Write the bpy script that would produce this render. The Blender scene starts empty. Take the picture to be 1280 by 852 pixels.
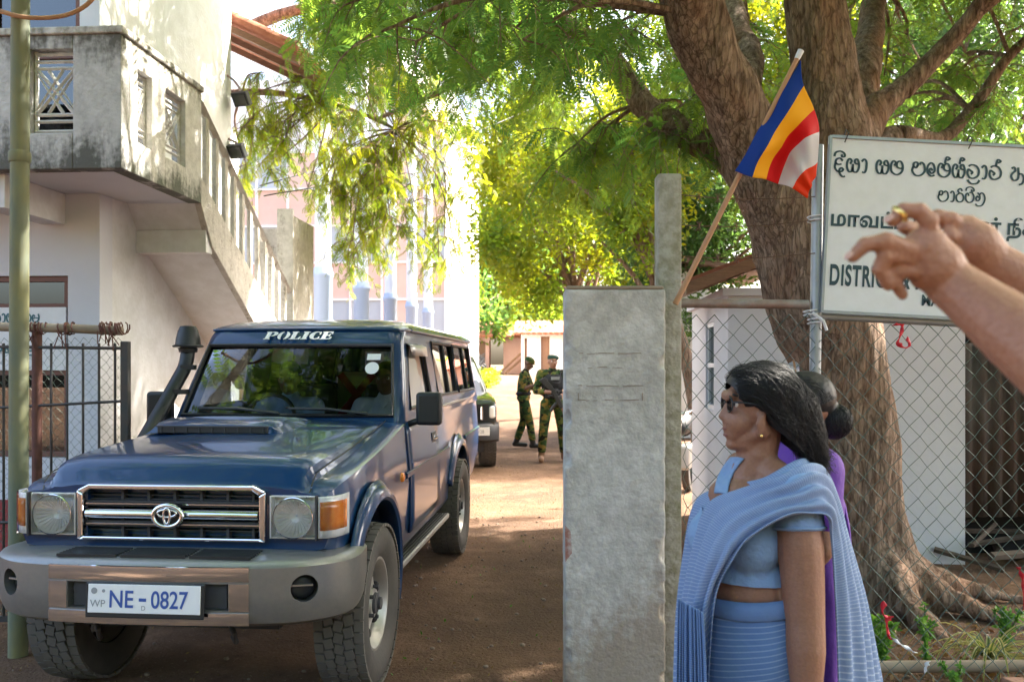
import bpy, bmesh, math, random
import numpy as np
from mathutils import Vector, Matrix, Euler, noise
R = math.radians
random.seed(7)
rng = np.random.default_rng(7)
SC = bpy.context.scene
COL = SC.collection

# ------------------------------------------------------------------ camera, sky, sun, exposure
FPX, EYE, HOR = 1085.0, 1.57, 455.0
cam_d = bpy.data.cameras.new('camera')
cam_d.sensor_width = 36.0
cam_d.lens = FPX / 1280 * 36.0
cam_d.shift_y = (HOR - 426.0) / 1280.0
cam_d.clip_start = 0.05
cam_d.clip_end = 2000
cam_d.dof.use_dof = True
cam_d.dof.focus_distance = 4.1
cam_d.dof.aperture_fstop = 5.0
cam = bpy.data.objects.new('camera', cam_d)
cam.location = (0, 0, EYE)
cam.rotation_euler = (R(90), 0, 0)
COL.objects.link(cam)
SC.camera = cam

SUN_EL, SUN_AZ = R(47), R(64)       # azimuth measured from +Y (away from camera) towards +X
world = bpy.data.worlds.new('World')
SC.world = world
world.use_nodes = True
wn = world.node_tree
bg = wn.nodes['Background']
sky = wn.nodes.new('ShaderNodeTexSky')
sky.sky_type = 'NISHITA'
sky.sun_disc = False
sky.sun_elevation = SUN_EL
sky.sun_rotation = SUN_AZ
sky.air_density = 1.0
sky.dust_density = 6.0
sky.ozone_density = 0.3
wn.links.new(sky.outputs['Color'], bg.inputs['Color'])
bg.inputs['Strength'].default_value = 0.15

sun_d = bpy.data.lights.new('sun', 'SUN')
sun_d.energy = 5.0
sun_d.angle = R(0.6)
sun_d.color = (1.0, 0.93, 0.82)
sun = bpy.data.objects.new('sun', sun_d)
sdir = Vector((math.sin(SUN_AZ) * math.cos(SUN_EL), math.cos(SUN_AZ) * math.cos(SUN_EL), math.sin(SUN_EL)))
sun.rotation_euler = sdir.to_track_quat('Z', 'Y').to_euler()
sun.location = (20, 10, 30)
COL.objects.link(sun)

SC.view_settings.view_transform = 'Standard'
SC.view_settings.look = 'None'
SC.view_settings.gamma = 1.0
SC.view_settings.exposure = 2.75
SC.render.engine = 'CYCLES'
SC.cycles.use_denoising = True
SC.cycles.max_bounces = 10
SC.cycles.transparent_max_bounces = 16
SC.cycles.sample_clamp_indirect = 8.0
SC.cycles.caustics_reflective = False
SC.cycles.caustics_refractive = False

# ------------------------------------------------------------------ helpers
def P(px, py, Y):
    """The point at depth Y that the camera's line through photo pixel (px, py) reaches."""
    return Vector(((px - 640.0) / FPX * Y, Y, EYE + (HOR - py) / FPX * Y))

def tag(o, label=None, cat=None, group=None, kind=None):
    if label: o['label'] = label
    if cat: o['category'] = cat
    if group: o['group'] = group
    if kind: o['kind'] = kind
    return o

def empty(name, loc=(0, 0, 0), rz=0.0, label=None, cat=None, group=None):
    o = bpy.data.objects.new(name, None)
    o.empty_display_size = 0.2
    o.location = loc
    o.rotation_euler = (0, 0, rz)
    COL.objects.link(o)
    return tag(o, label, cat, group)

def copy_tree(o, parent=None):
    c = o.copy()
    COL.objects.link(c)
    if parent is not None: c.parent = parent
    for ch in list(o.children):
        copy_tree(ch, c)
    return c

def bake(o):
    bpy.context.view_layer.update()
    dg = bpy.context.evaluated_depsgraph_get()
    me = bpy.data.meshes.new_from_object(o.evaluated_get(dg))
    o.modifiers.clear()
    old = o.data
    o.data = me
    me.name = o.name
    if old.users == 0: bpy.data.meshes.remove(old)
    return o

def cr(pts, n=6, closed=False):
    """Catmull-Rom through points, n samples per span."""
    pts = [Vector(p) for p in pts]
    out = []
    m = len(pts)
    spans = m if closed else m - 1
    for i in range(spans):
        if closed:
            p0, p1, p2, p3 = pts[(i - 1) % m], pts[i], pts[(i + 1) % m], pts[(i + 2) % m]
        else:
            p0, p1, p2, p3 = pts[max(i - 1, 0)], pts[i], pts[i + 1], pts[min(i + 2, m - 1)]
        for k in range(n):
            t = k / n
            out.append(0.5 * ((2 * p1) + (-p0 + p2) * t + (2 * p0 - 5 * p1 + 4 * p2 - p3) * t * t + (-p0 + 3 * p1 - 3 * p2 + p3) * t ** 3))
    if not closed: out.append(pts[-1].copy())
    return out

class MB:
    """Collects shapes and links them as ONE mesh object."""
    def __init__(s):
        s.v, s.f, s.mi, s.uv = [], [], [], []
        s.cur = 0
    def add(s, verts, faces, uvs=None):
        b = len(s.v)
        s.v.extend([tuple(p) for p in verts])
        for k, f in enumerate(faces):
            s.f.append(tuple(i + b for i in f))
            s.mi.append(s.cur)
            s.uv.append(uvs[k] if uvs else None)
        return s
    def box(s, c, d, rot=None):
        c = Vector(c); hx, hy, hz = d[0] / 2, d[1] / 2, d[2] / 2
        vs = [Vector((x, y, z)) for z in (-hz, hz) for y in (-hy, hy) for x in (-hx, hx)]
        if rot is not None: vs = [rot @ v for v in vs]
        vs = [v + c for v in vs]
        return s.add(vs, [(0, 2, 3, 1), (4, 5, 7, 6), (0, 1, 5, 4), (2, 6, 7, 3), (0, 4, 6, 2), (1, 3, 7, 5)])
    def bx(s, x0, x1, y0, y1, z0, z1):
        return s.box(((x0 + x1) / 2, (y0 + y1) / 2, (z0 + z1) / 2), (x1 - x0, y1 - y0, z1 - z0))
    def prism(s, poly, vec):
        """poly: 3D points of a planar polygon, extruded along vec."""
        n = len(poly); vec = Vector(vec)
        vs = [Vector(p) for p in poly] + [Vector(p) + vec for p in poly]
        fs = [tuple(range(n))[::-1], tuple(range(n, 2 * n))]
        fs += [(i, (i + 1) % n, n + (i + 1) % n, n + i) for i in range(n)]
        return s.add(vs, fs)
    def loft(s, rings, closed=True, cap=True, uv=False):
        n = len(rings[0]); m = len(rings)
        vs = [p for r in rings for p in r]
        fs, us = [], []
        kk = n if closed else n - 1
        for j in range(m - 1):
            for i in range(kk):
                i2 = (i + 1) % n
                fs.append((j * n + i, j * n + i2, (j + 1) * n + i2, (j + 1) * n + i))
                us.append([(i / kk, j / (m - 1)), ((i + 1) / kk, j / (m - 1)), ((i + 1) / kk, (j + 1) / (m - 1)), (i / kk, (j + 1) / (m - 1))])
        if closed and cap:
            fs.append(tuple(range(n))[::-1]); us.append([(0, 0)] * n)
            fs.append(tuple((m - 1) * n + i for i in range(n))); us.append([(0, 1)] * n)
        return s.add(vs, fs, us if uv else None)
    def tube(s, pts, r, n=8, closed=False, cap=True, flat=None):
        pts = [Vector(p) for p in pts]
        m = len(pts)
        rs = [r] * m if not hasattr(r, '__len__') else list(r)
        rings = []
        up = None
        for i in range(m):
            if closed: t = pts[(i + 1) % m] - pts[i - 1]
            else: t = pts[min(i + 1, m - 1)] - pts[max(i - 1, 0)]
            t = t.normalized() if t.length > 1e-9 else Vector((0, 0, 1))
            if up is None:
                a = Vector((0, 0, 1)) if abs(t.z) < 0.9 else Vector((1, 0, 0))
                up = (a - t * a.dot(t)).normalized()
            else:
                up = up - t * up.dot(t)
                up = up.normalized() if up.length > 1e-6 else t.orthogonal().normalized()
            sd = t.cross(up)
            fl = 1.0 if flat is None else flat
            rings.append([pts[i] + (up * math.cos(2 * math.pi * k / n) * fl + sd * math.sin(2 * math.pi * k / n)) * rs[i] for k in range(n)])
        if closed:
            rings.append(rings[0])
            return s.loft(rings, True, False)
        return s.loft(rings, True, cap)
    def lathe(s, prof, o=(0, 0, 0), axis=(0, 0, 1), n=24, cap=True):
        """prof: (radius, along axis) pairs."""
        ax = Vector(axis).normalized(); a = ax.orthogonal().normalized(); b = ax.cross(a); o = Vector(o)
        rings = [[o + ax * h + (a * math.cos(2 * math.pi * k / n) + b * math.sin(2 * math.pi * k / n)) * max(r, 1e-4) for k in range(n)] for r, h in prof]
        return s.loft(rings, True, cap)
    def ell(s, c, rad, rot=None, nu=16, nv=10):
        c = Vector(c)
        if not hasattr(rad, '__len__'): rad = (rad,) * 3
        rings = []
        for j in range(nv + 1):
            th = math.pi * min(max(j / nv, 0.01), 0.99)
            ring = []
            for k in range(nu):
                ph = 2 * math.pi * k / nu
                p = Vector((rad[0] * math.sin(th) * math.cos(ph), rad[1] * math.sin(th) * math.sin(ph), -rad[2] * math.cos(th)))
                if rot is not None: p = rot @ p
                ring.append(c + p)
            rings.append(ring)
        return s.loft(rings)
    def cap_(s, p0, r0, p1, r1, n=14):
        p0, p1 = Vector(p0), Vector(p1)
        s.tube([p0, p1], [r0, r1], n)
        s.ell(p0, r0, nu=n, nv=8); s.ell(p1, r1, nu=n, nv=8)
        return s
    def chain(s, pts, rs, n=14):
        for i in range(len(pts) - 1):
            s.cap_(pts[i], rs[i], pts[i + 1], rs[i + 1], n)
        return s
    def build(s, name, mats, parent=None, smooth=None, bevel=None, bseg=2, world=False, solid=None, sub=0):
        me = bpy.data.meshes.new(name)
        off = Vector((0, 0, 0))
        vs = s.v
        if world and parent is not None:
            off = parent.location
            vs = [(x - off.x, y - off.y, z - off.z) for x, y, z in s.v]
        me.from_pydata(vs, [], s.f)
        if not isinstance(mats, (list, tuple)): mats = [mats]
        for m in mats: me.materials.append(m)
        if len(mats) > 1: me.polygons.foreach_set('material_index', s.mi)
        if any(u is not None for u in s.uv):
            lay = me.uv_layers.new(name='uv')
            k = 0
            for f, u in zip(s.f, s.uv):
                for j in range(len(f)):
                    if u is not None: lay.data[k].uv = u[j]
                    k += 1
        bm = bmesh.new(); bm.from_mesh(me)
        bmesh.ops.recalc_face_normals(bm, faces=bm.faces[:])
        bm.to_mesh(me); bm.free()
        o = bpy.data.objects.new(name, me)
        COL.objects.link(o)
        if parent is not None: o.parent = parent
        if solid:
            md = o.modifiers.new('s', 'SOLIDIFY'); md.thickness = solid; md.offset = 0
        if sub:
            md = o.modifiers.new('u', 'SUBSURF'); md.levels = sub; md.render_levels = sub
        if bevel:
            md = o.modifiers.new('b', 'BEVEL'); md.width = bevel; md.segments = bseg; md.limit_method = 'ANGLE'; md.angle_limit = R(40)
        if smooth is not None:
            me.polygons.foreach_set('use_smooth', [True] * len(me.polygons))
            if smooth < 179: me.set_sharp_from_angle(angle=R(smooth))
        me.update()
        return o
    def organic(s, name, mat, parent=None, voxel=0.01, smooth=6, world=False, factor=0.5):
        """All shapes fused into one continuous skin."""
        o = s.build(name, mat, parent, world=world)
        md = o.modifiers.new('r', 'REMESH'); md.mode = 'VOXEL'; md.voxel_size = voxel; md.use_smooth_shade = True
        if smooth:
            md = o.modifiers.new('s', 'SMOOTH'); md.iterations = smooth; md.factor = factor
        bake(o)
        o.data.materials.clear()
        o.data.materials.append(mat)
        o.data.polygons.foreach_set('use_smooth', [True] * len(o.data.polygons))
        return o

BOOL_LOG = False
def boolean(o, cutter, op='DIFFERENCE', keep=False):
    md = o.modifiers.new('bool', 'BOOLEAN'); md.operation = op; md.object = cutter; md.solver = 'EXACT'
    nb = len(o.data.polygons)
    bake(o)
    if BOOL_LOG: print('BOOL', o.name, cutter.name, nb, len(o.data.polygons))
    if not keep:
        bpy.data.objects.remove(cutter)
    return o

def cut(o, co, no, world=False):
    """Trim a mesh by a plane, dropping the side the normal points to (object space)."""
    bm = bmesh.new(); bm.from_mesh(o.data)
    bmesh.ops.bisect_plane(bm, geom=bm.verts[:] + bm.edges[:] + bm.faces[:], plane_co=Vector(co), plane_no=Vector(no), clear_outer=True)
    bm.to_mesh(o.data); bm.free()
    return o

def smooth_angle(o, a=35):
    o.data.polygons.foreach_set('use_smooth', [True] * len(o.data.polygons))
    o.data.set_sharp_from_angle(angle=R(a))
    return o

def sheet(rows, nu=8, nv=8, amp=0.0, freq=6.0, seed=0.0):
    """Cloth through a grid of control points (list of rows); returns an MB with uv."""
    rr = [cr(r, nv) for r in rows]
    cols = list(zip(*rr))
    cc = [cr(c, nu) for c in cols]
    m, n = len(cc[0]), len(cc)
    g = [[cc[i][j] for i in range(n)] for j in range(m)]
    if amp:
        g2 = []
        for j in range(m):
            row = []
            for i in range(n):
                a = g[min(j + 1, m - 1)][i] - g[max(j - 1, 0)][i]
                b = g[j][min(i + 1, n - 1)] - g[j][max(i - 1, 0)]
                nn = a.cross(b); nn = nn.normalized() if nn.length > 1e-9 else Vector((0, 0, 1))
                t = i / (n - 1)
                w = math.sin(freq * 2 * math.pi * t + seed + 1.3 * math.sin(3.1 * j / m + seed)) * amp
                w += amp * 0.6 * noise.noise(Vector((t * 5, j / m * 4, seed)))
                row.append(g[j][i] + nn * w)
            g2.append(row)
        g = g2
    mb = MB(); mb.loft(g, closed=False, cap=False, uv=True)
    return mb

# ------------------------------------------------------------------ materials
def nodes(m): return m.node_tree.nodes, m.node_tree.links

def mat(name, col, rough=0.6, metal=0.0, var=None, bump=None, coat=0.0, spec=0.5, sss=0.0, trans=0.0, stretch=None, alpha=None, ior=1.5):
    """var: list of (scale, colour, amount, contrast); bump: (scale, strength)."""
    m = bpy.data.materials.new(name)
    m.use_nodes = True
    N, L = nodes(m)
    b = N['Principled BSDF']
    b.inputs['Base Color'].default_value = (*col, 1)
    b.inputs['Roughness'].default_value = rough
    b.inputs['Metallic'].default_value = metal
    b.inputs['Coat Weight'].default_value = coat
    b.inputs['Coat Roughness'].default_value = 0.05
    b.inputs['Specular IOR Level'].default_value = spec
    b.inputs['IOR'].default_value = ior
    if sss:
        b.inputs['Subsurface Weight'].default_value = sss
        b.inputs['Subsurface Radius'].default_value = (0.02, 0.008, 0.004)
        b.inputs['Subsurface Scale'].default_value = 1.0
    if trans: b.inputs['Transmission Weight'].default_value = trans
    tc = N.new('ShaderNodeTexCoord')
    src = tc.outputs['Object']
    if stretch:
        mp = N.new('ShaderNodeMapping'); mp.inputs['Scale'].default_value = stretch
        L.new(src, mp.inputs['Vector']); src = mp.outputs['Vector']
    prev = None
    for k, (sc, c2, amt, con) in enumerate(var or []):
        nz = N.new('ShaderNodeTexNoise'); nz.inputs['Scale'].default_value = sc; nz.inputs['Detail'].default_value = 8; nz.inputs['Roughness'].default_value = 0.62
        of = N.new('ShaderNodeVectorMath'); of.operation = 'ADD'; of.inputs[1].default_value = (k * 7.3, k * 3.1, k * 5.7)
        L.new(src, of.inputs[0]); L.new(of.outputs[0], nz.inputs['Vector'])
        rp = N.new('ShaderNodeMapRange'); rp.inputs['From Min'].default_value = 0.5 - con; rp.inputs['From Max'].default_value = 0.5 + con
        rp.inputs['To Min'].default_value = 0; rp.inputs['To Max'].default_value = amt
        L.new(nz.outputs['Fac'], rp.inputs['Value'])
        mx = N.new('ShaderNodeMix'); mx.data_type = 'RGBA'
        L.new(rp.outputs['Result'], mx.inputs[0])
        if prev is None: mx.inputs[6].default_value = (*col, 1)
        else: L.new(prev, mx.inputs[6])
        mx.inputs[7].default_value = (*c2, 1)
        prev = mx.outputs[2]
    if prev is not None: L.new(prev, b.inputs['Base Color'])
    if bump:
        nz = N.new('ShaderNodeTexNoise'); nz.inputs['Scale'].default_value = bump[0]; nz.inputs['Detail'].default_value = 6
        L.new(src, nz.inputs['Vector'])
        bp = N.new('ShaderNodeBump'); bp.inputs['Strength'].default_value = bump[1]; bp.inputs['Distance'].default_value = bump[2] if len(bump) > 2 else 0.02
        L.new(nz.outputs['Fac'], bp.inputs['Height']); L.new(bp.outputs['Normal'], b.inputs['Normal'])
    return m

def glass(name, tint=(0.6, 0.65, 0.63), refl=1.0, rough=0.0, boost=0.0):
    """Thin pane: clear body with a Fresnel surface reflection."""
    m = bpy.data.materials.new(name); m.use_nodes = True
    N, L = nodes(m); N.remove(N['Principled BSDF'])
    out = N['Material Output']
    tr = N.new('ShaderNodeBsdfTransparent'); tr.inputs['Color'].default_value = (*tint, 1)
    gl = N.new('ShaderNodeBsdfGlossy'); gl.inputs['Roughness'].default_value = rough; gl.inputs['Color'].default_value = (refl, refl, refl, 1)
    fr = N.new('ShaderNodeFresnel'); fr.inputs['IOR'].default_value = 1.52
    ad = N.new('ShaderNodeMath'); ad.operation = 'MULTIPLY_ADD'; ad.inputs[1].default_value = 1.0; ad.inputs[2].default_value = boost; ad.use_clamp = True
    mx = N.new('ShaderNodeMixShader')
    L.new(fr.outputs[0], ad.inputs[0]); L.new(ad.outputs[0], mx.inputs[0])
    L.new(tr.outputs[0], mx.inputs[1]); L.new(gl.outputs[0], mx.inputs[2]); L.new(mx.outputs[0], out.inputs[0])
    return m

def leaf_mat(name, c1, c2, transl=0.45, rough=0.5):
    m = bpy.data.materials.new(name); m.use_nodes = True
    N, L = nodes(m); b = N['Principled BSDF']; out = N['Material Output']
    at = N.new('ShaderNodeAttribute'); at.attribute_name = 'tone'
    mx = N.new('ShaderNodeMix'); mx.data_type = 'RGBA'
    mx.inputs[6].default_value = (*c1, 1); mx.inputs[7].default_value = (*c2, 1)
    L.new(at.outputs['Fac'], mx.inputs[0]); L.new(mx.outputs[2], b.inputs['Base Color'])
    b.inputs['Roughness'].default_value = rough
    b.inputs['Specular IOR Level'].default_value = 0.25
    tl = N.new('ShaderNodeBsdfTranslucent')
    hs = N.new('ShaderNodeHueSaturation'); hs.inputs['Hue'].default_value = 0.475; hs.inputs['Saturation'].default_value = 1.15; hs.inputs['Value'].default_value = 2.3
    L.new(mx.outputs[2], hs.inputs['Color']); L.new(hs.outputs[0], tl.inputs['Color'])
    ms = N.new('ShaderNodeMixShader'); ms.inputs[0].default_value = transl
    L.new(b.outputs[0], ms.inputs[1]); L.new(tl.outputs[0], ms.inputs[2]); L.new(ms.outputs[0], out.inputs[0])
    return m

def stripe_mat(name, base, line, count, width=0.2, axis='X', wob=0.0, second=None, rough=0.75):
    """Woven stripes running across the cloth's own uv."""
    m = bpy.data.materials.new(name); m.use_nodes = True
    N, L = nodes(m); b = N['Principled BSDF']
    tc = N.new('ShaderNodeTexCoord'); sp = N.new('ShaderNodeSeparateXYZ'); L.new(tc.outputs['UV'], sp.inputs[0])
    mu = N.new('ShaderNodeMath'); mu.operation = 'MULTIPLY'; mu.inputs[1].default_value = count
    L.new(sp.outputs[axis], mu.inputs[0])
    fr = N.new('ShaderNodeMath'); fr.operation = 'FRACT'; L.new(mu.outputs[0], fr.inputs[0])
    lt = N.new('ShaderNodeMath'); lt.operation = 'LESS_THAN'; lt.inputs[1].default_value = width; L.new(fr.outputs[0], lt.inputs[0])
    nz = N.new('ShaderNodeTexNoise'); nz.inputs['Scale'].default_value = 9; nz.inputs['Detail'].default_value = 4
    L.new(tc.outputs['Object'], nz.inputs['Vector'])
    mx0 = N.new('ShaderNodeMix'); mx0.data_type = 'RGBA'; mx0.inputs[6].default_value = (*base, 1); mx0.inputs[7].default_value = (*(second or base), 1)
    L.new(nz.outputs['Fac'], mx0.inputs[0])
    ml = N.new('ShaderNodeMath'); ml.operation = 'MULTIPLY'; ml.inputs[1].default_value = 0.6; L.new(lt.outputs[0], ml.inputs[0])
    mx = N.new('ShaderNodeMix'); mx.data_type = 'RGBA'; mx.inputs[7].default_value = (*line, 1)
    L.new(ml.outputs[0], mx.inputs[0]); L.new(mx0.outputs[2], mx.inputs[6]); L.new(mx.outputs[2], b.inputs['Base Color'])
    b.inputs['Roughness'].default_value = rough; b.inputs['Specular IOR Level'].default_value = 0.2
    n2 = N.new('ShaderNodeTexNoise'); n2.inputs['Scale'].default_value = 24; n2.inputs['Detail'].default_value = 5
    L.new(tc.outputs['Object'], n2.inputs['Vector'])
    bp = N.new('ShaderNodeBump'); bp.inputs['Strength'].default_value = 0.4; bp.inputs['Distance'].default_value = 0.012
    L.new(n2.outputs['Fac'], bp.inputs['Height']); L.new(bp.outputs['Normal'], b.inputs['Normal'])
    return m

def camo_mat(name, cols):
    m = bpy.data.materials.new(name); m.use_nodes = True
    N, L = nodes(m); b = N['Principled BSDF']
    tc = N.new('ShaderNodeTexCoord'); prev = None
    for k, (c, sc, th) in enumerate(cols):
        if prev is None:
            rgb = N.new('ShaderNodeRGB'); rgb.outputs[0].default_value = (*c, 1); prev = rgb.outputs[0]; continue
        mp = N.new('ShaderNodeMapping'); mp.inputs['Location'].default_value = (k * 3.7, k * 1.9, k * 5.1); mp.inputs['Scale'].default_value = (1, 1, 1.5)
        L.new(tc.outputs['Object'], mp.inputs['Vector'])
        nz = N.new('ShaderNodeTexNoise'); nz.inputs['Scale'].default_value = sc; nz.inputs['Detail'].default_value = 3
        L.new(mp.outputs[0], nz.inputs['Vector'])
        gt = N.new('ShaderNodeMath'); gt.operation = 'GREATER_THAN'; gt.inputs[1].default_value = th; L.new(nz.outputs['Fac'], gt.inputs[0])
        mx = N.new('ShaderNodeMix'); mx.data_type = 'RGBA'; L.new(gt.outputs[0], mx.inputs[0]); L.new(prev, mx.inputs[6]); mx.inputs[7].default_value = (*c, 1)
        prev = mx.outputs[2]
    L.new(prev, b.inputs['Base Color']); b.inputs['Roughness'].default_value = 0.85
    b.inputs['Specular IOR Level'].default_value = 0.2
    return m

M = {}
M['plaster'] = mat('white_plaster', (0.74, 0.75, 0.78), 0.85, var=[(2.2, (0.64, 0.64, 0.65), 0.6, 0.25), (7, (0.48, 0.47, 0.45), 0.3, 0.10)], bump=(30, 0.15))
M['plaster_cool'] = mat('pale_plaster', (0.66, 0.68, 0.74), 0.85, var=[(1.6, (0.56, 0.57, 0.62), 0.7, 0.25)], bump=(26, 0.12))
M['mould'] = mat('mouldy_plaster', (0.50, 0.50, 0.50), 0.9, var=[(6, (0.66, 0.66, 0.66), 0.5, 0.12), (2.0, (0.17, 0.17, 0.15), 0.75, 0.13), (26, (0.07, 0.075, 0.065), 0.4, 0.10), (7, (0.10, 0.10, 0.085), 0.55, 0.12)], bump=(40, 0.3))
M['mould_lite'] = mat('weathered_plaster', (0.60, 0.58, 0.54), 0.9, var=[(3.0, (0.36, 0.32, 0.27), 0.7, 0.16), (10, (0.12, 0.125, 0.10), 0.65, 0.09), (30, (0.10, 0.10, 0.09), 0.5, 0.07)], bump=(40, 0.3))
M['red_skirt'] = mat('red_painted_plaster', (0.33, 0.05, 0.05), 0.8, var=[(5, (0.22, 0.05, 0.05), 0.6, 0.2)])
M['concrete'] = mat('worn_concrete', (0.47, 0.47, 0.46), 0.9, var=[(1.3, (0.33, 0.28, 0.23), 0.75, 0.16), (3.2, (0.66, 0.67, 0.68), 0.75, 0.13), (6.5, (0.31, 0.30, 0.28), 0.5, 0.15), (14, (0.64, 0.63, 0.62), 0.35, 0.10), (30, (0.20, 0.17, 0.14), 0.3, 0.10)], bump=(45, 0.5), stretch=(1, 1, 0.55))
M['concrete_post'] = mat('mossy_concrete', (0.34, 0.32, 0.28), 0.95, var=[(4, (0.16, 0.16, 0.07), 0.8, 0.15), (18, (0.5, 0.48, 0.44), 0.5, 0.1)], bump=(50, 0.5))
M['galv'] = mat('galvanised_steel', (0.36, 0.40, 0.44), 0.45, 0.55, var=[(9, (0.24, 0.27, 0.30), 0.6, 0.2)])
M['galv_rusty'] = mat('rusty_painted_pipe', (0.33, 0.31, 0.30), 0.6, 0.3, var=[(5, (0.25, 0.11, 0.07), 0.8, 0.14), (22, (0.15, 0.13, 0.12), 0.4, 0.1)])
M['mesh'] = mat('green_coated_wire', (0.055, 0.115, 0.10), 0.5, 0.2, var=[(6, (0.14, 0.16, 0.14), 0.6, 0.2)])
M['barb'] = mat('rusty_wire', (0.16, 0.10, 0.07), 0.7, 0.4)
M['iron'] = mat('dark_painted_iron', (0.03, 0.04, 0.045), 0.5, 0.2, var=[(8, (0.10, 0.06, 0.045), 0.5, 0.15)])
M['rust'] = mat('rusted_iron', (0.16, 0.065, 0.05), 0.8, 0.1, var=[(14, (0.07, 0.035, 0.03), 0.7, 0.15)])
M['pole'] = mat('mossy_green_pole', (0.14, 0.18, 0.13), 0.75, var=[(5, (0.27, 0.22, 0.06), 0.7, 0.14), (12, (0.09, 0.11, 0.10), 0.5, 0.15)], stretch=(1, 1, 0.35))
M['bamboo'] = mat('weathered_bamboo', (0.33, 0.27, 0.20), 0.8, var=[(8, (0.18, 0.13, 0.09), 0.7, 0.15)], stretch=(0.4, 1, 1))
M['wood'] = mat('brown_wood', (0.27, 0.15, 0.08), 0.7, var=[(9, (0.14, 0.075, 0.04), 0.7, 0.2)], stretch=(1, 6, 6), bump=(20, 0.3))
M['wood_pale'] = mat('pale_wood_stick', (0.45, 0.25, 0.14), 0.7, var=[(20, (0.33, 0.17, 0.09), 0.5, 0.2)])
M['wood_frame'] = mat('brown_window_frame', (0.16, 0.07, 0.05), 0.6)
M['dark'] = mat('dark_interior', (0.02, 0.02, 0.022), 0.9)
M['black'] = mat('black_plastic', (0.018, 0.02, 0.023), 0.45)
M['rubber'] = mat('tyre_rubber', (0.045, 0.045, 0.045), 0.75, var=[(5, (0.12, 0.105, 0.09), 0.6, 0.2)], bump=(60, 0.1))
M['tread'] = mat('tyre_tread', (0.10, 0.095, 0.088), 0.9, var=[(7, (0.16, 0.14, 0.12), 0.6, 0.2)])
M['alloy'] = mat('silver_wheel', (0.55, 0.55, 0.53), 0.4, 0.7, var=[(6, (0.35, 0.32, 0.29), 0.5, 0.2)])
M['chrome'] = mat('chrome', (0.82, 0.83, 0.85), 0.08, 1.0)
M['dull_chrome'] = mat('brushed_alloy', (0.42, 0.42, 0.41), 0.35, 0.8)
M['paint'] = mat('blue_car_paint', (0.001, 0.033, 0.115), 0.32, 0.0, coat=0.7, spec=0.3, var=[(2.5, (0.010, 0.042, 0.105), 0.3, 0.16), (55, (0.05, 0.055, 0.06), 0.08, 0.10)])
M['bumper'] = mat('grey_bumper_paint', (0.27, 0.28, 0.28), 0.34, 0.6, var=[(4, (0.22, 0.22, 0.215), 0.6, 0.2), (40, (0.33, 0.32, 0.30), 0.3, 0.12)])
M['step'] = mat('ribbed_aluminium', (0.40, 0.40, 0.38), 0.45, 0.7)
M['white_paint'] = mat('white_lettering', (0.82, 0.82, 0.82), 0.5)
M['plate'] = mat('white_plate', (0.85, 0.86, 0.88), 0.4)
M['plate_blue'] = mat('blue_lettering', (0.04, 0.10, 0.38), 0.5)
M['plate_grey'] = mat('grey_lettering', (0.3, 0.32, 0.34), 0.5)
M['amber'] = mat('amber_lens', (0.90, 0.20, 0.02), 0.15, coat=0.6, var=[(30, (1.0, 0.42, 0.08), 0.7, 0.2)])
M['lens'] = glass('clear_lens', (0.96, 0.97, 0.98))
M['reflector'] = mat('lamp_reflector', (0.96, 0.97, 0.98), 0.18, 0.1, bump=(75, 0.3, 0.006))
M['windscreen'] = glass('windscreen_glass', (0.46, 0.52, 0.53), 0.33, 0.0, 0.02)
M['side_glass'] = glass('tinted_glass', (0.10, 0.10, 0.10), 1.0, 0.0, 0.14)
M['spectacle'] = glass('spectacle_glass', (0.9, 0.9, 0.9), 0.25)
M['door_glass'] = glass('door_glass', (0.45, 0.45, 0.44), 1.0, 0.0, 0.16)
M['win_glass'] = glass('dark_window_glass', (0.25, 0.28, 0.28), 1.0, 0.0, 0.05)
M['seat'] = mat('dark_grey_upholstery', (0.06, 0.06, 0.065), 0.9)
M['skin'] = mat('brown_skin', (0.29, 0.145, 0.09), 0.52, sss=0.08, var=[(8, (0.23, 0.10, 0.06), 0.6, 0.2), (45, (0.34, 0.175, 0.11), 0.4, 0.2), (120, (0.20, 0.09, 0.055), 0.4, 0.14)], bump=(120, 0.4, 0.004))
M['skin_lite'] = mat('light_brown_skin', (0.38, 0.175, 0.098), 0.5, sss=0.05, var=[(16, (0.33, 0.13, 0.075), 0.7, 0.2), (60, (0.31, 0.14, 0.085), 0.45, 0.18), (160, (0.48, 0.25, 0.155), 0.4, 0.15)], bump=(150, 0.5, 0.004))
M['skin_dark'] = mat('dark_brown_skin', (0.15, 0.075, 0.045), 0.5)
M['nail'] = mat('finger_nail', (0.62, 0.38, 0.29), 0.3)
M['hair'] = mat('black_hair', (0.010, 0.010, 0.012), 0.5, spec=0.4, bump=(90, 0.35, 0.004), stretch=(.3, 1, 1))
M['hair_brown'] = mat('black_brown_hair', (0.020, 0.016, 0.014), 0.4, spec=0.6)
M['eye'] = mat('eye_white', (0.7, 0.68, 0.65), 0.2)
M['shirt_white'] = mat('white_shirt', (0.72, 0.73, 0.76), 0.8, bump=(14, 0.5))
M['shirt_blue'] = mat('pale_blue_shirt', (0.30, 0.42, 0.58), 0.8, bump=(14, 0.5))
M['trouser'] = mat('dark_trousers', (0.03, 0.03, 0.04), 0.85)
M['camo'] = camo_mat('camouflage_cloth', [((0.10, 0.12, 0.03), 0, 0), ((0.03, 0.065, 0.02), 7, 0.47), ((0.22, 0.15, 0.035), 8, 0.585), ((0.012, 0.014, 0.010), 9, 0.575)])
M['black_cloth'] = mat('black_cloth', (0.012, 0.013, 0.016), 0.85, bump=(20, 0.3))
M['beret'] = mat('green_felt', (0.02, 0.06, 0.045), 0.9)
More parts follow.
